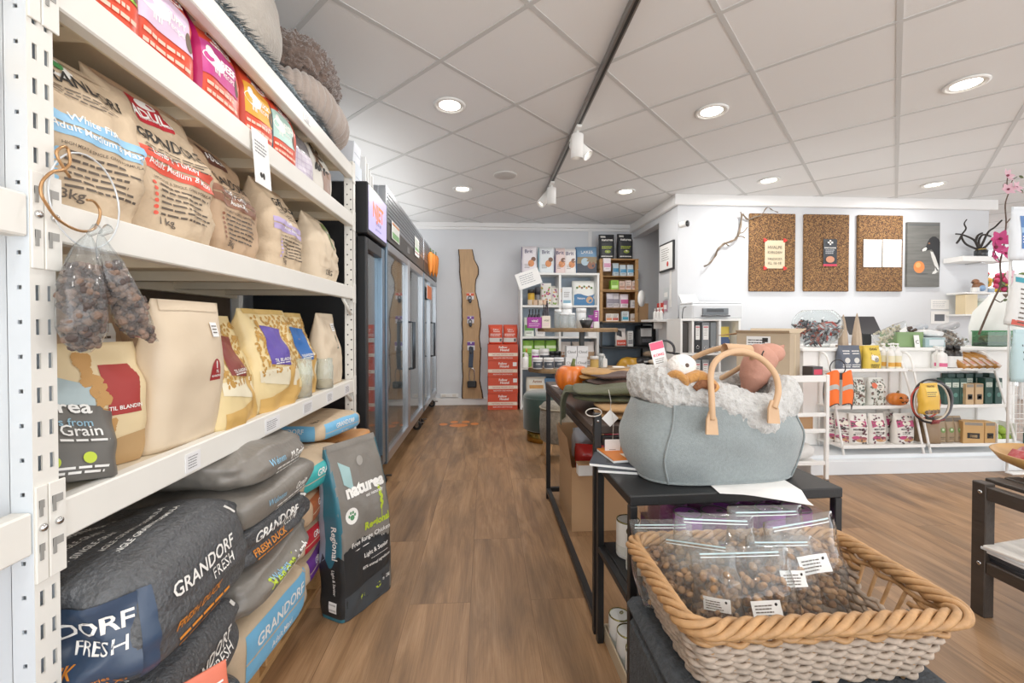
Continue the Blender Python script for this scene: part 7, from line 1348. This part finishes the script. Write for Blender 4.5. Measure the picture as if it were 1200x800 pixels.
carton('pale teal tissue box in front of the white packs on the counter', .17, .08, .075, '#9fb9bd', (X_(1090, 3.36), 3.36, zc_), 0, lambda m, fn, w, h: rect(m, fn, -w*.3, w*.45, h*.2, h*.85, C2('#d5dde0')))
for k, (px, Y, dz, w, h, c, r, lab) in enumerate(((1066, 3.62, .05, .2, .07, '#d5dade', 8, 'white blue wrapped pack at the back of the counter'), (1075, 3.66, .12, .16, .06, '#aeb4bb', -20, 'grey wrapped pack leaning on top of the white blue one'), (1087, 3.5, .08, .22, .06, '#dfe0e0', 4, 'white crinkled plastic pack above the tissue box'), (1100, 3.66, .03, .26, .1, '#2a2b2e', 3, 'long black case at the back of the counter'), (1112, 3.6, .13, .15, .07, '#a9aaad', -25, 'grey folded plastic heap on the black case'))):
    t = thing('wrapped_pack', lab, 'pack', (X_(px, Y), Y, zc_+dz), (0, R(r), R(r))); m = MB(); soft(m, w, .12, h, M(c, .35, bump=.5, bs=40, key='wp'+c), 420+k, amp=.012, k=12); m.build('wrap', t); MB().box(-w*.2, w*.2, -.062, -.0605, h*.3, h*.6, PAPER).build('label', t)
for k, (px, Y, w, d, h, c) in enumerate(((1068, 3.62, .24, .16, .048, '#cfd4d8'), (1100, 3.62, .3, .18, .028, '#c4c6c8'), (1087, 3.5, .2, .12, .078, '#b9c4c9'))): carton(['flat pale box under the wrapped packs on the counter', 'flat grey box under the black case', 'plain pale box under the white crinkled pack'][k], w, d, h, c, (X_(px, Y), Y, zc_))
# green glass trough with logs, magnolia, jug
GG = film('green_glass', '#b9d9c2', .05, .9, .03); tx = X_(1167, 3.45)
tg = thing('glass_trough', 'green tinted glass trough of wood pieces at the right end of the counter', 'planter', (tx, 3.45, zc_)); m = MB()
for x0, x1, y0, y1 in ((-.15, -.145, -.06, .06), (.145, .15, -.06, .06), (-.145, .145, -.06, -.055), (-.145, .145, .055, .06)): m.box(x0, x1, y0, y1, 0, .13, GG)
m.box(-.15, .15, -.06, .06, 0, .008, M('#2b5a3a', .3, key='glass_base')); m.build('glass_wall', tg); m = MB(); m.tube([(-.152, -.062, .13), (.152, -.062, .13), (.152, .062, .13), (-.152, .062, .13)], .005, M('#3f8a58', .2, key='glass_rim'), 6, closed=True); m.build('rim', tg); m = MB().box(-.144, .144, -.054, .054, .008, .03, M('#2f4a2c', .9, bump=.8, bs=90, key='moss')); m.build('moss', tg)
for k in range(6): m = MB().cyl((0, -.03, 0), (0, .03, 0), .028, M('#b9794a', .7, bump=.3, bs=60, var=.15, key='log_orange'), n=14); tag(m.build('wood_log', None, (tx-.115+.045*k, 3.44, zc_+.062+.004*(k % 2)), R(8*(k % 3-1))), f'{["first", "second", "third", "fourth", "fifth", "sixth"][k]} orange cut log from the left in the glass trough', 'log', 'cut logs in the glass trough')
jg = thing('frosted_jug', 'large frosted white plastic jug behind the glass trough', 'jug', (X_(1166, 3.66), 3.66, zc_)); jg.scale = (1.45, 1.2, 1.6); MB().lathe([(.11, 0), (.125, .01), (.13, .1), (.11, .19), (.06, .25), (.035, .28), (.03, .29), (0, .295)], M('#dfe2dd', .35, key='frosted_plastic', var=.02), n=30).build('jug_body', jg); MB().tube(catmull([(.1, -.02, .2), (.09, -.04, .25), (.05, -.03, .27)], 5), .012, M('#dfe2dd', .35, key='frosted_plastic'), 8).build('handle', jg)
# magnolia branch standing in the trough
mg = thing('magnolia_branch', 'tall artificial magnolia branch with pink blossoms standing in the trough', 'flower', (X_(1148, 3.4), 3.4, zc_+.03)); i0 = Matrix.Translation(mg.location).inverted(); BRK = M('#5b4a3f', .85, bump=.6, bs=80, var=.2, key='branch_bark'); P = lambda x, y, Y=3.4: i0 @ aY(x, y, Y)
m = MB(); m.tube(catmull([P(1147, 392), P(1156, 370), P(1165, 350), P(1173, 332), P(1172, 308), P(1176, 290), P(1179, 262), P(1178, 240), P(1182, 226), P(1186, 212), P(1192, 207)], 5), [.008-.00010*k for k in range(51)], BRK, 8)
for a in ([P(1173, 332), P(1181, 336), P(1188, 330)], [P(1172, 308), P(1166, 296), P(1164, 288)], [P(1179, 262), P(1186, 254), P(1194, 250)], [P(1182, 226), P(1180, 216), P(1181, 206)], [P(1165, 350), P(1172, 354), P(1175, 352)], [P(1175, 292), P(1184, 296), P(1186, 318)]): m.tube(catmull(a, 4), .004, BRK, 6)
m.build('branch', mg)
PK = M('#e3b9c6', .6, key='petal_pale', var=.06); MGT = M('#c43a7a', .6, key='petal_magenta', var=.08); PC = M('#7a2340', .6, key='petal_centre')
def blossom(c, r, mat, tilt):
    m = MB(); T = Matrix.Translation(c) @ Matrix.Rotation(R(75), 4, 'X') @ Matrix.Rotation(R(tilt), 4, 'Y'); m.T = T
    for k in range(6):
        a = k*pi/3; m.grid(lambda u, v: (lambda l, w: (l*cos(a)-w*sin(a), l*sin(a)+w*cos(a), r*.35*(v**1.5)))(r*v, r*.34*(u*2-1)*sin(pi*min(.93, v*.9+.05))), 4, 5, mat)
    m.ell((0, 0, .006), r*.18, PC, 8, 6); m.T = None; m.build('blossom', mg)
for x, y, r, mt, tl in ((1180, 206, .045, PK, 10), (1181, 222, .042, PK, -15), (1190, 220, .045, PK, 15), (1183, 325, .05, PK, 0), (1191, 332, .045, PK, -20), (1166, 290, .06, MGT, 10), (1172, 280, .055, MGT, -25), (1163, 300, .05, MGT, 30), (1178, 297, .05, MGT, 5), (1187, 270, .035, PK, 0)): blossom(P(x, y, 3.36), r*1.3, mt, tl)
m = MB(); GLf = M('#4d5a35', .7, key='leaf_green')
for x, y, a in ((1193, 206, 20), (1174, 352, -10), (1194, 222, 40), (1178, 214, 120)): q = P(x, y, 3.38); m.T = Matrix.Translation(q) @ Matrix.Rotation(R(a), 4, 'Y'); m.grid(lambda u, v: (.05*u, -.004, .012*(v*2-1)*sin(pi*u)), 6, 2, GLf)
m.T = None; m.build('leaf', mg)
# ================================================================== CORK WALL
CORK = bpy.data.materials.new('cork'); CORK.use_nodes = True; nt = CORK.node_tree; N = nt.nodes; L = nt.links; b_ = N['Principled BSDF']; tc = N.new('ShaderNodeTexCoord'); vo = N.new('ShaderNodeTexVoronoi'); vo.inputs['Scale'].default_value = 140; L.new(tc.outputs['Object'], vo.inputs['Vector']); rp_ = N.new('ShaderNodeValToRGB'); e = rp_.color_ramp.elements; e[0].color = (*lin('#4c3422'), 1); e[1].color = (*lin('#a9804f'), 1); x_ = e.new(.45); x_.color = (*lin('#704e32'), 1); x_ = e.new(.12); x_.color = (*lin('#2f2118'), 1); sp_ = N.new('ShaderNodeSeparateColor'); L.new(vo.outputs['Color'], sp_.inputs[0]); L.new(sp_.outputs[0], rp_.inputs[0]); L.new(rp_.outputs[0], b_.inputs['Base Color']); b_.inputs['Roughness'].default_value = .9; bp_ = N.new('ShaderNodeBump'); bp_.inputs['Strength'].default_value = .6; bp_.inputs['Distance'].default_value = .006; L.new(vo.outputs['Distance'], bp_.inputs['Height']); L.new(bp_.outputs[0], b_.inputs['Normal'])
def board(x0, x1, y0, y1, label):
    a, c = aY(x0, y0, 4.47), aY(x1, y1, 4.47); w, h = c.x-a.x, a.z-c.z; t = thing('cork_board', label, 'cork board', ((a.x+c.x)/2, 4.499, (a.z+c.z)/2)); MB().box(-w/2, w/2, -.03, 0, -h/2, h/2, CORK, .008).build('cork_panel', t); return t, w, h
b1, w1, h1 = board(879, 932, 249.5, 341.5, 'cork board with a cream opening notice held by red pins'); b2, w2, h2 = board(943, 995, 250.5, 341.5, 'cork board with a small dark card in its centre'); b3, w3, h3 = board(1006, 1058, 251.5, 341.5, 'cork board with two white sheets side by side')
def note(x0, x1, y0, y1, mat, label, pr=None, name='notice', cat='notice'):
    a, c = aY(x0, y0, 4.465), aY(x1, y1, 4.465); w, h = c.x-a.x, a.z-c.z; t = thing(name, label, cat, ((a.x+c.x)/2, 4.467, (a.z+c.z)/2)); m = MB(); m.grid(lambda u, v: (-w/2+w*u, -.003-.006*abs(2*u-1)**3, -h/2+h*v), 8, 2, mat)
    if pr: pr(m, lambda a, b: (a, -.0105, b), w, h)
    m.build('sheet', t); return t, w, h
GI = C2('#6b6257')
t, w, h = note(896, 919, 281.5, 314.5, C2('#d9c9a9'), 'cream opening notice pinned on the first cork board', lambda m, fn, w, h: (m.text('HVALPE', fn, h*.11, GI, y=h*.2, maxw=w*.75), m.text('KVELDEN', fn, h*.09, GI, y=h*.03, maxw=w*.7), m.text('TIRSDAGER', fn, h*.09, GI, y=-h*.2, maxw=w*.75), m.text('KL 16-18', fn, h*.1, GI, y=-h*.36, maxw=w*.65)))
for sx in (-1, 1):
    for sz in (-1, 1):
        m = MB(); q = Vector((sx*w*.5, -.012, sz*h*.5)); [m.ell(q+Vector((.012*cos(a), 0, .012*sin(a))), (.014, .006, .012), C2('#d9342c', .5), 8, 5) for a in (0, 2.1, 4.2)]; m.build('red_pin', t)
note(964.5, 980, 280, 312, C2('#2a3138'), 'small dark card with white cross and food picture on the middle cork board', lambda m, fn, w, h: (rect(m, fn, -w*.06, w*.06, h*.28, h*.46, WINK), rect(m, fn, -w*.2, w*.2, h*.34, h*.4, WINK), m.text('DINE SNACKS', fn, h*.06, WINK, y=h*.15, maxw=w*.85, bold=.03), lines(m, fn, -w*.35, w*.35, h*.08, h*.06, 3, h*.025, C2('#b9bcc0')), m.add([fn(w*.32*cos(a), -h*.25+h*.12*sin(a)) for a in [2*pi*i/16 for i in range(16)]], [tuple(range(16))], C2('#c98a6a')), rect(m, fn, -w*.5, w*.5, -h*.5, -h*.42, C2('#c9344f'))))
for k, (x0, x1) in enumerate(((1011.5, 1032.5), (1034, 1055.5))): note(x0, x1, 280.5, 313, PAPER, ['left white typed sheet on the last cork board', 'right white typed sheet on the last cork board'][k], lambda m, fn, w, h: lines(m, fn, -w*.38, w*.38, h*.35, h*.07, 9, h*.012, M('#c4c6c9', .8, key='faint_ink', var=0)))
a, c = aY(1064, 260, 4.47), aY(1101, 336, 4.47); w, h = c.x-a.x, a.z-c.z
pt = thing('dog_painting', 'canvas painting of a black and white dog looking at an orange ball', 'painting', ((a.x+c.x)/2, 4.499, (a.z+c.z)/2)); MB().box(-w/2, w/2, -.028, 0, -h/2, h/2, M('#6a6a66', .7, bump=.2, bs=40, var=.22, vs=3, key='canvas_grey', stretch=(1, 1, 12)), .002).build('canvas', pt)
m = MB(); Q = lambda x, y, o=.0290: (-w/2+w*x, -o, h/2-h*y); BKD = C2('#1f2022', .6); WHD = C2('#d9d9d4', .6)
m.poly([Q(*p) for p in ((.62, .30), (.68, .25), (.76, .22), (.86, .22), (.96, .26), (1, .30), (1, .70), (.93, .62), (.86, .52), (.80, .46), (.74, .42), (.66, .43), (.55, .44), (.46, .45), (.42, .44), (.44, .41), (.52, .39), (.58, .36))], BKD)
m.poly([Q(*p, .0295) for p in ((.42, .435), (.5, .40), (.57, .385), (.6, .41), (.56, .44), (.47, .452))], WHD); m.poly([Q(*p, .0295) for p in ((.70, .45), (.78, .46), (.86, .54), (.93, .64), (.97, .72), (.94, .78), (.86, .70), (.80, .62), (.74, .54))], WHD); m.poly([Q(*p, .0295) for p in ((.86, .68), (.95, .74), (.9, .78), (.86, .795), (.76, .80), (.78, .77), (.84, .75))], WHD)
m.poly([Q(.66+.02*cos(t_)*1.6, .325+.012*sin(t_), .0298) for t_ in [2*pi*i/10 for i in range(10)]], C2('#8a5a3a')); m.poly([Q(.43+.02*cos(t_), .435+.01*sin(t_), .0300) for t_ in [2*pi*i/10 for i in range(10)]], INK)
m.poly([Q(.36+.17*cos(t_), .695+.093*sin(t_)) for t_ in [2*pi*i/28 for i in range(28)]], C2('#d9803a')); m.poly([Q(.33+.08*cos(t_), .665+.04*sin(t_), .0295) for t_ in [2*pi*i/20 for i in range(20)]], C2('#e8a660')); m.poly([Q(.45+.2*cos(t_), .80+.012*sin(t_)) for t_ in [2*pi*i/20 for i in range(20)]], C2('#4a4a48')); m.poly([Q(.02, .035), Q(.98, .03), Q(.98, .05), Q(.02, .055)], C2('#55585a')); m.build('painted_scene', pt)
# driftwood, camera, notices
dw = thing('driftwood_branch', 'crooked driftwood branch hanging on the wall over the first cork board', 'branch', aY(866, 273, 4.44)); i0 = Matrix.Translation(dw.location).inverted(); DB = M('#766757', .85, bump=.5, bs=80, var=.25, vs=20, key='driftwood'); P = lambda x, y, Y=4.44: i0 @ aY(x, y, Y)
pts = [(825, 312), (831, 309), (838, 300), (841, 293), (848, 286), (856, 283), (862, 280), (866, 273), (868, 264), (870, 251), (876, 257), (885, 254), (892, 252), (899, 243), (905, 246), (912, 249)]
m = MB(); c_ = catmull([P(x, y, 4.47-.03*(i % 2)) for i, (x, y) in enumerate(pts)], 5); n = len(c_); m.tube(c_, [.004+.008*sin(pi*min(1, i/n+.12))+.002*sin(i*1.3) for i in range(n)], DB, 9)
for a in ([P(866, 273), P(871, 272, 4.40), P(876, 266, 4.38)], [P(864, 277), P(870, 277, 4.38), P(873, 279, 4.36)], [P(850, 285), P(854, 288, 4.4)], [P(869, 252), P(868, 248, 4.42)]): m.tube(catmull(a, 4), .006, DB, 7)
m.build('branch', dw)
sc2 = thing('security_camera', 'small white security camera with black front on the side of the white wall', 'camera', aY(805, 262, 4.42)); m = MB(); m.lathe([(0, 0), (.03, .0), (.034, .01), (.034, .06), (.028, .075)], WHITE, n=22); m.T = None; o = m.build('camera_body', sc2, None, (R(-90), 0, R(35))); MB().lathe([(.029, 0), (.033, -.004), (.033, -.012), (0, -.016)], C2('#17181a', .25), n=22).build('lens_front', sc2, None, (R(-90), 0, R(35))); MB().cyl((0, .02, 0), (-.02, .078, .01), .01, WHITE, n=10).build('bracket', sc2)
for k, (x0, x1, y0, y1, lab) in enumerate(((1091, 1112, 351, 362, 'faint white typed notice on the wall above the counter'), (1091, 1112, 364.5, 379, 'white notice with small dark photo on the wall above the counter'))):
    a, c = aY(x0, y0, 4.495), aY(x1, y1, 4.495); w, h = c.x-a.x, a.z-c.z; m = MB().box(-w/2, w/2, -.002, 0, -h/2, h/2, PAPER); (m.box(-w*.3, w*.25, -.0028, -.002, -h*.3, h*.25, C2('#55585f')) if k else lines(m, fy(-.0028), -w*.4, w*.4, h*.25, h*.18, 4, h*.05, M('#b9bcc2', .8, key='faint2', var=0))); tag(m.build('notice', None, ((a.x+c.x)/2, 4.497, (a.z+c.z)/2)), lab, 'notice')
# ================================================================== PRINTER AND BINDER SHELF
bs = thing('binder_shelf', 'white open shelf of binders under the printer', 'shelf', (2.36, 4.3, 0)); XL, XR = X_(798, 4.15)-2.36, X_(866, 4.15)-2.36
for x in (XL, X_(811.5, 4.15)-2.36, X_(843, 4.15)-2.36, XR): MB().box(x-.011, x+.011, -.16, .16, 0, 1.135, WS, .002).build('side_panel', bs)
for z in (.03, .42, .795, 1.135): MB().box(XL-.011, XR+.011, -.162, .16, z, z+.022, WS, .002).build('shelf_board', bs)
x0 = X_(805, 4.15)
carton('dark wooden panel standing in the left bay of the binder shelf', .075, .2, .3, '#3f3a37', (x0, 4.3, .8175), 0, lambda m, fn, w, h: lines(m, lambda a, b: fn(b*.2, a), .01, h-.01, 0, .02, 1, .004, C2('#555')), 'board', 'wooden_plank')
def binder(px, w, c, lab, z=.8175, ring=True, labc=True):
    t = thing('ring_binder', lab, 'binder', (X_(px, 4.18), 4.3, z)); m = MB(); m.box(-w/2, w/2, -.12, .1, 0, .305, C2(c, .5), .003); m.build('cover', t); 
    if labc: m = MB().box(-w*.34, w*.34, -.1215, -.1205, .13, .27, PAPER); m.box(-w*.3, w*.3, -.1222, -.1215, .25, .262, C2('#c4344a')); lines(m, fy(-.1222), -w*.25, w*.25, .235, .02, 4, .004, GREYINK); m.build('spine_label', t)
    if ring: MB().tube([(.014*cos(a), -.122, .055+.014*sin(a)) for a in [2*pi*i/18 for i in range(18)]], .0028, CHROME, 6, closed=True).build('finger_ring', t)
binder(817.5, .062, '#1f2023', 'black ring binder with white spine label on the shelf under the printer'); binder(827, .078, '#7f8488', 'wide grey ring binder beside the black one'); binder(836, .06, '#7a8084', 'narrow grey ring binder nearest the shelf divider', labc=False)
binder(818, .06, '#8f9498', 'grey binder on the lower board of the binder shelf', .4425, False); binder(827, .07, '#8b9094', 'second grey binder on the lower board of the binder shelf', .4425, False)
pouch('yellow catalogue leaning in the right bay of the binder shelf', .16, .03, .26, '#d9c15a', (X_(853, 4.15), 4.25, .8175), R(10), simple_print('#4a5f8a'), 'catalogue', 'catalogue'); carton('red and white carton on the lower board of the binder shelf', .14, .16, .09, '#d9d5d2', (X_(854, 4.15), 4.25, .4425), 0, lambda m, fn, w, h: rect(m, fn, -w*.5, w*.1, h*.3, h*.8, C2('#b9302e')))
pr = thing('printer', 'white inkjet printer on top of the binder shelf', 'printer', (X_(838, 4.2), 4.28, 1.1575)); PW_ = C2('#d9dcdf', .4); w = (X_(866, 4.15)-X_(806, 4.15))/2
m = MB(); m.box(-w, w, -.13, .17, .0, .145, PW_, .014); m.box(-w*.62, w*.40, -.14, -.12, .04, .105, C2('#6f757b', .4), .004); m.box(-w*.66, w*.36, -.19, -.12, .02, .034, C2('#3d4145', .4), .003); m.build('printer_body', pr)
m = MB(); m.box(-w*.98, w*.98, -.11, .165, .146, .168, PW_, .008); m.build('scanner_lid', pr); MB().box(-w*.45, w*.2, -.1425, -.1405, .065, .095, C2('#3b3e42', .3)).build('display_panel', pr)
m = MB(); m.prism([(-w*.95, .12, .169), (-w*.25, .12, .169), (-w*.32, .17, .26), (-w*1.0, .17, .26)], (0, .003, 0), PAPER); m.build('paper_sheet', pr)
m = MB(); m.tube(catmull([(-w, .0, .12), (-w-.04, -.02, .1), (-w-.05, -.02, -.02), (-w-.04, -.02, -.2)], 6), .004, BLACK, 6); m.build('cable', pr)
carton('white router box beside the printer on the binder shelf', .1, .1, .15, '#e3e5e8', (X_(874, 4.25), 4.3, 1.1575), 0) if False else None
# ================================================================== RIGHT END OF THE WALL AND BEYOND
fs = thing('floating_shelf', 'upper white floating shelf on the white wall with a dark vase', 'shelf', (X_(1148, 4.35), 4.49, aY(1150, 307, 4.35).z)); wl, wr = X_(1120, 4.35), X_(1178, 4.35); MB().box(wl-fs.location.x, wr-fs.location.x, -.2, 0, 0, .055, WS, .003).build('shelf_board', fs); MB().box(-.02, .02, -.16, 0, -.012, 0, CHROME, .002).build('bracket', fs)
va = thing('branch_vase', 'dark glass vase with bare twisted black twigs on the floating shelf', 'vase', (X_(1148, 4.38), 4.38, fs.location.z+.056)); MB().lathe([(.045, 0), (.055, .01), (.055, .07), (.04, .085), (.04, .1)], C2('#26282a', .2), n=24).build('vase', va); MB().lathe([(.041, .078), (.045, .084), (.041, .09)], C2('#b99a4a', .3), n=24).build('gold_band', va)
m = MB(); TW_ = M('#2b2623', .8, bump=.4, bs=80, key='black_twig'); i0 = Matrix.Translation(va.location).inverted(); P = lambda x, y, Y=4.38: i0 @ aY(x, y, Y)
for a in ([P(1148, 292), P(1140, 290), P(1131, 285), P(1127, 276), P(1132, 268), P(1130, 262), P(1133, 257)], [P(1148, 292), P(1152, 284), P(1158, 272), P(1166, 266), P(1174, 258)], [P(1147, 292), P(1143, 283), P(1138, 279), P(1128, 275), P(1120, 274)], [P(1148, 292), P(1147, 282), P(1152, 275), P(1161, 277)], [P(1127, 276), P(1124, 281), P(1121, 285)], [P(1149, 292), P(1156, 288), P(1163, 280)], [P(1143, 283), P(1146, 276), P(1151, 273)]): m.tube(catmull(a, 5), [.012-.00022*k for k in range(5*(len(a)-1)+1)], TW_, 7)
m.build('twigs', va)
nz = aY(1140, 343, 4.35).z
ns = thing('floating_shelf', 'lower white niche shelf with a cream box at the end of the white wall', 'shelf', (X_(1143, 4.35), 4.49, nz-.25)); wl, wr = X_(1124, 4.35)-ns.location.x, X_(1172, 4.35)-ns.location.x
for z in (.0, .235): MB().box(wl, wr, -.2, 0, z, z+.018, WS, .002).build('shelf_board', ns)
carton('cream upright box in the niche shelf', .14, .1, .212, '#dcc9a2', (X_(1133, 4.35), 4.36, nz-.2315), 0); 
jar('pale green glass jar beside the cream box in the niche', .055, .17, '#b9c9c0', '#c9d2cc', (X_(1147, 4.35), 4.36, nz-.2315), None)
bd = thing('bird_figurine', 'small brown and blue ceramic bird figurine on the niche shelf', 'figurine', (X_(1147, 4.35), 4.36, nz+.0035)); m = MB(); m.ell((0, 0, .06), (.06, .045, .055), C2('#7a5236', .4), 18, 12); m.ell((.0, -.03, .045), (.04, .03, .035), C2('#7f9fc4', .4), 14, 8); m.build('body', bd); m = MB(); m.ell((-.035, 0, .115), .032, C2('#8a5c3c', .4), 16, 10); m.cyl((-.06, 0, .112), (-.095, 0, .105), .01, C2('#2a2320'), .001, n=8); m.build('head', bd); m = MB(); m.cyl((.0, 0, 0), (0, 0, .012), .05, C2('#e3e3e0', .4), n=20); m.build('base', bd)
for k in range(3): jar(['first tiny white cup by the bird figurine', 'second tiny white cup by the bird figurine', 'blue tinted tiny cup right of the bird figurine'][k], .025, .05, ('#e6e6e3', '#dfe3e6', '#9fb6cc')[k], '#e9e9e6', (X_((1138, 1141, 1158)[k], 4.33), 4.31, nz+.0035))
# display of hanging bags at the right edge
hr = thing('hanging_rack', 'wire hanging rack at the right edge with bags clipped to it', 'display rack', (X_(1206, 2.92), 2.95, 0)); 
m = MB(); 
for x in (-.12, .12): m.tube([(x, 0, 0), (x, 0, 1.85)], .008, WM, 8)
m.build('upright', hr); [MB().tube([(-.12, 0, z), (.12, 0, z)], .004, WM, 6).build('cross_wire', hr) for z in (.4, .7, 1.0, 1.3, 1.6, 1.84)]; m = MB(); [m.tube([(-.12+.03*i, -.004, .3), (-.12+.03*i, -.004, .72)], .002, WM, 5) for i in range(9)]; [m.tube([(-.12, -.004, .3+.07*i), (.12, -.004, .3+.07*i)], .002, WM, 5) for i in range(7)]; m.build('wire_mesh', hr); MB().box(-.14, .14, -.05, .0, 0, .012, WM, .003).build('foot', hr)
def hung(px0, px1, y0, y1, Y, col, lab, pr, rot=0):
    a, c = aY(px0, y0, Y), aY(px1, y1, Y); w, h = c.x-a.x, a.z-c.z; return pouch(lab, w, .05, h, col, ((a.x+c.x)/2, Y, c.z), rot, pr, 'pet food bag', 'hanging_bag', fill=.5)
hung(1185, 1216, 242, 305, 2.9, '#e4eaf0', 'white bag with deep blue panel, uppermost at the right edge', lambda b, mb: (b.patch(mb, -.62, .9, .2, .82, C2('#4a78b5'), nu=5), b.patch(mb, -.62, .9, .5, .6, C2('#9cc0e0'), nu=5, off=.0024), b.lines(mb, .0, .42, .1, .02, 3, .008, WINK), b.patch(mb, -.4, .3, .22, .3, WINK, nu=2, off=.0024)))
hung(1179, 1208, 322, 382, 2.92, '#dfe0de', 'tilted white bag with teal top below the blue panel bag', lambda b, mb: (b.patch(mb, -1, 1, .84, 1, C2('#2a93a5'), nu=4), b.patch(mb, -1, 1, 0, .1, C2('#c9503f'), nu=4), b.lines(mb, 0, .7, .1, .035, 8, .01, GREYINK)), (0, R(9), 0))
hung(1187, 1222, 386, 447, 2.9, '#b9d5da', 'pale blue bag with dark vent marks, lowest at the right edge', lambda b, mb: [b.patch(mb, -.7+.22*i, -.6+.22*i, z, z+.035, C2('#3a4a50'), nu=1, nv=1) for i in range(4) for z in (.42, .55, .68)])
for k, (px, Y, z, h) in enumerate(((1181, 3.2, .002, .26), (1193, 3.3, .002, .26), (1204, 3.25, .002, .26))): carton(['dark green carton on the floor at the end of the counter', 'second dark green carton on the floor beyond the counter', 'third dark green carton by the right edge'][k], .08, .1, h, '#24473f', (X_(px, Y)+.25, Y, z), 0, greenbox)
# far room behind the wall end
ft = thing('flower_table', 'white far table with bright flowers in the room beyond the white wall', 'table', (7.2, 5.6, 0)); MB().box(-.7, .7, -.3, .3, 1.38, 1.42, WS, .004).build('tabletop', ft)
for sx in (-1, 1):
    for sy in (-1, 1): MB().box(sx*.65-.02, sx*.65+.02, sy*.25-.02, sy*.25+.02, 0, 1.379, WS, .003).build('leg', ft)
for k in range(9):
    c = ('#e0a32e', '#d9342c', '#e8762e', '#d94a7a', '#e6c93a', '#c9344f', '#3a2a26', '#e8a03a', '#5a7a3a')[k]; x = 6.72+.11*k; t = thing('flower_pot', f'{["golden", "red", "orange", "pink", "yellow", "crimson", "dark brown", "amber", "green"][k]} flower bunch in a pot on the far table', 'flowers', (x, 5.45+.1*(k % 3), 1.421)); MB().lathe([(.04, 0), (.055, .1), (.05, .1), (.038, .01)], C2(('#e3e1dc', '#6b5a4c')[k % 2]), n=16).build('pot', t); m = MB(); rr = random.Random(k)
    for j in range(16): m.ell((rr.uniform(-.07, .07), rr.uniform(-.06, .06), .14+rr.uniform(0, .24)), .036, C2(c) if j % 4 else C2('#5f7a42'), 8, 6)
    for j in range(5): m.tube([(0, 0, .05), (rr.uniform(-.06, .06), rr.uniform(-.05, .05), .2)], .004, C2('#5f7a42'), 5)
    m.build('blooms', t)
wf = MB(); wf.box(5.7, 8.6, 7.55, 7.6, .9, 2.2, M('#f3f6fa', .5, emit=.25, key='bright_window', var=0)); struct(wf.build('window_1')); wf = MB()
for x in (5.66, 6.6, 7.6, 8.56): wf.box(x, x+.07, 7.52, 7.56, .84, 2.26, WHITE, .004)
for z in (.84, 2.2): wf.box(5.66, 8.63, 7.515, 7.555, z, z+.07, WHITE, .004)
struct(wf.build('trim_4'))
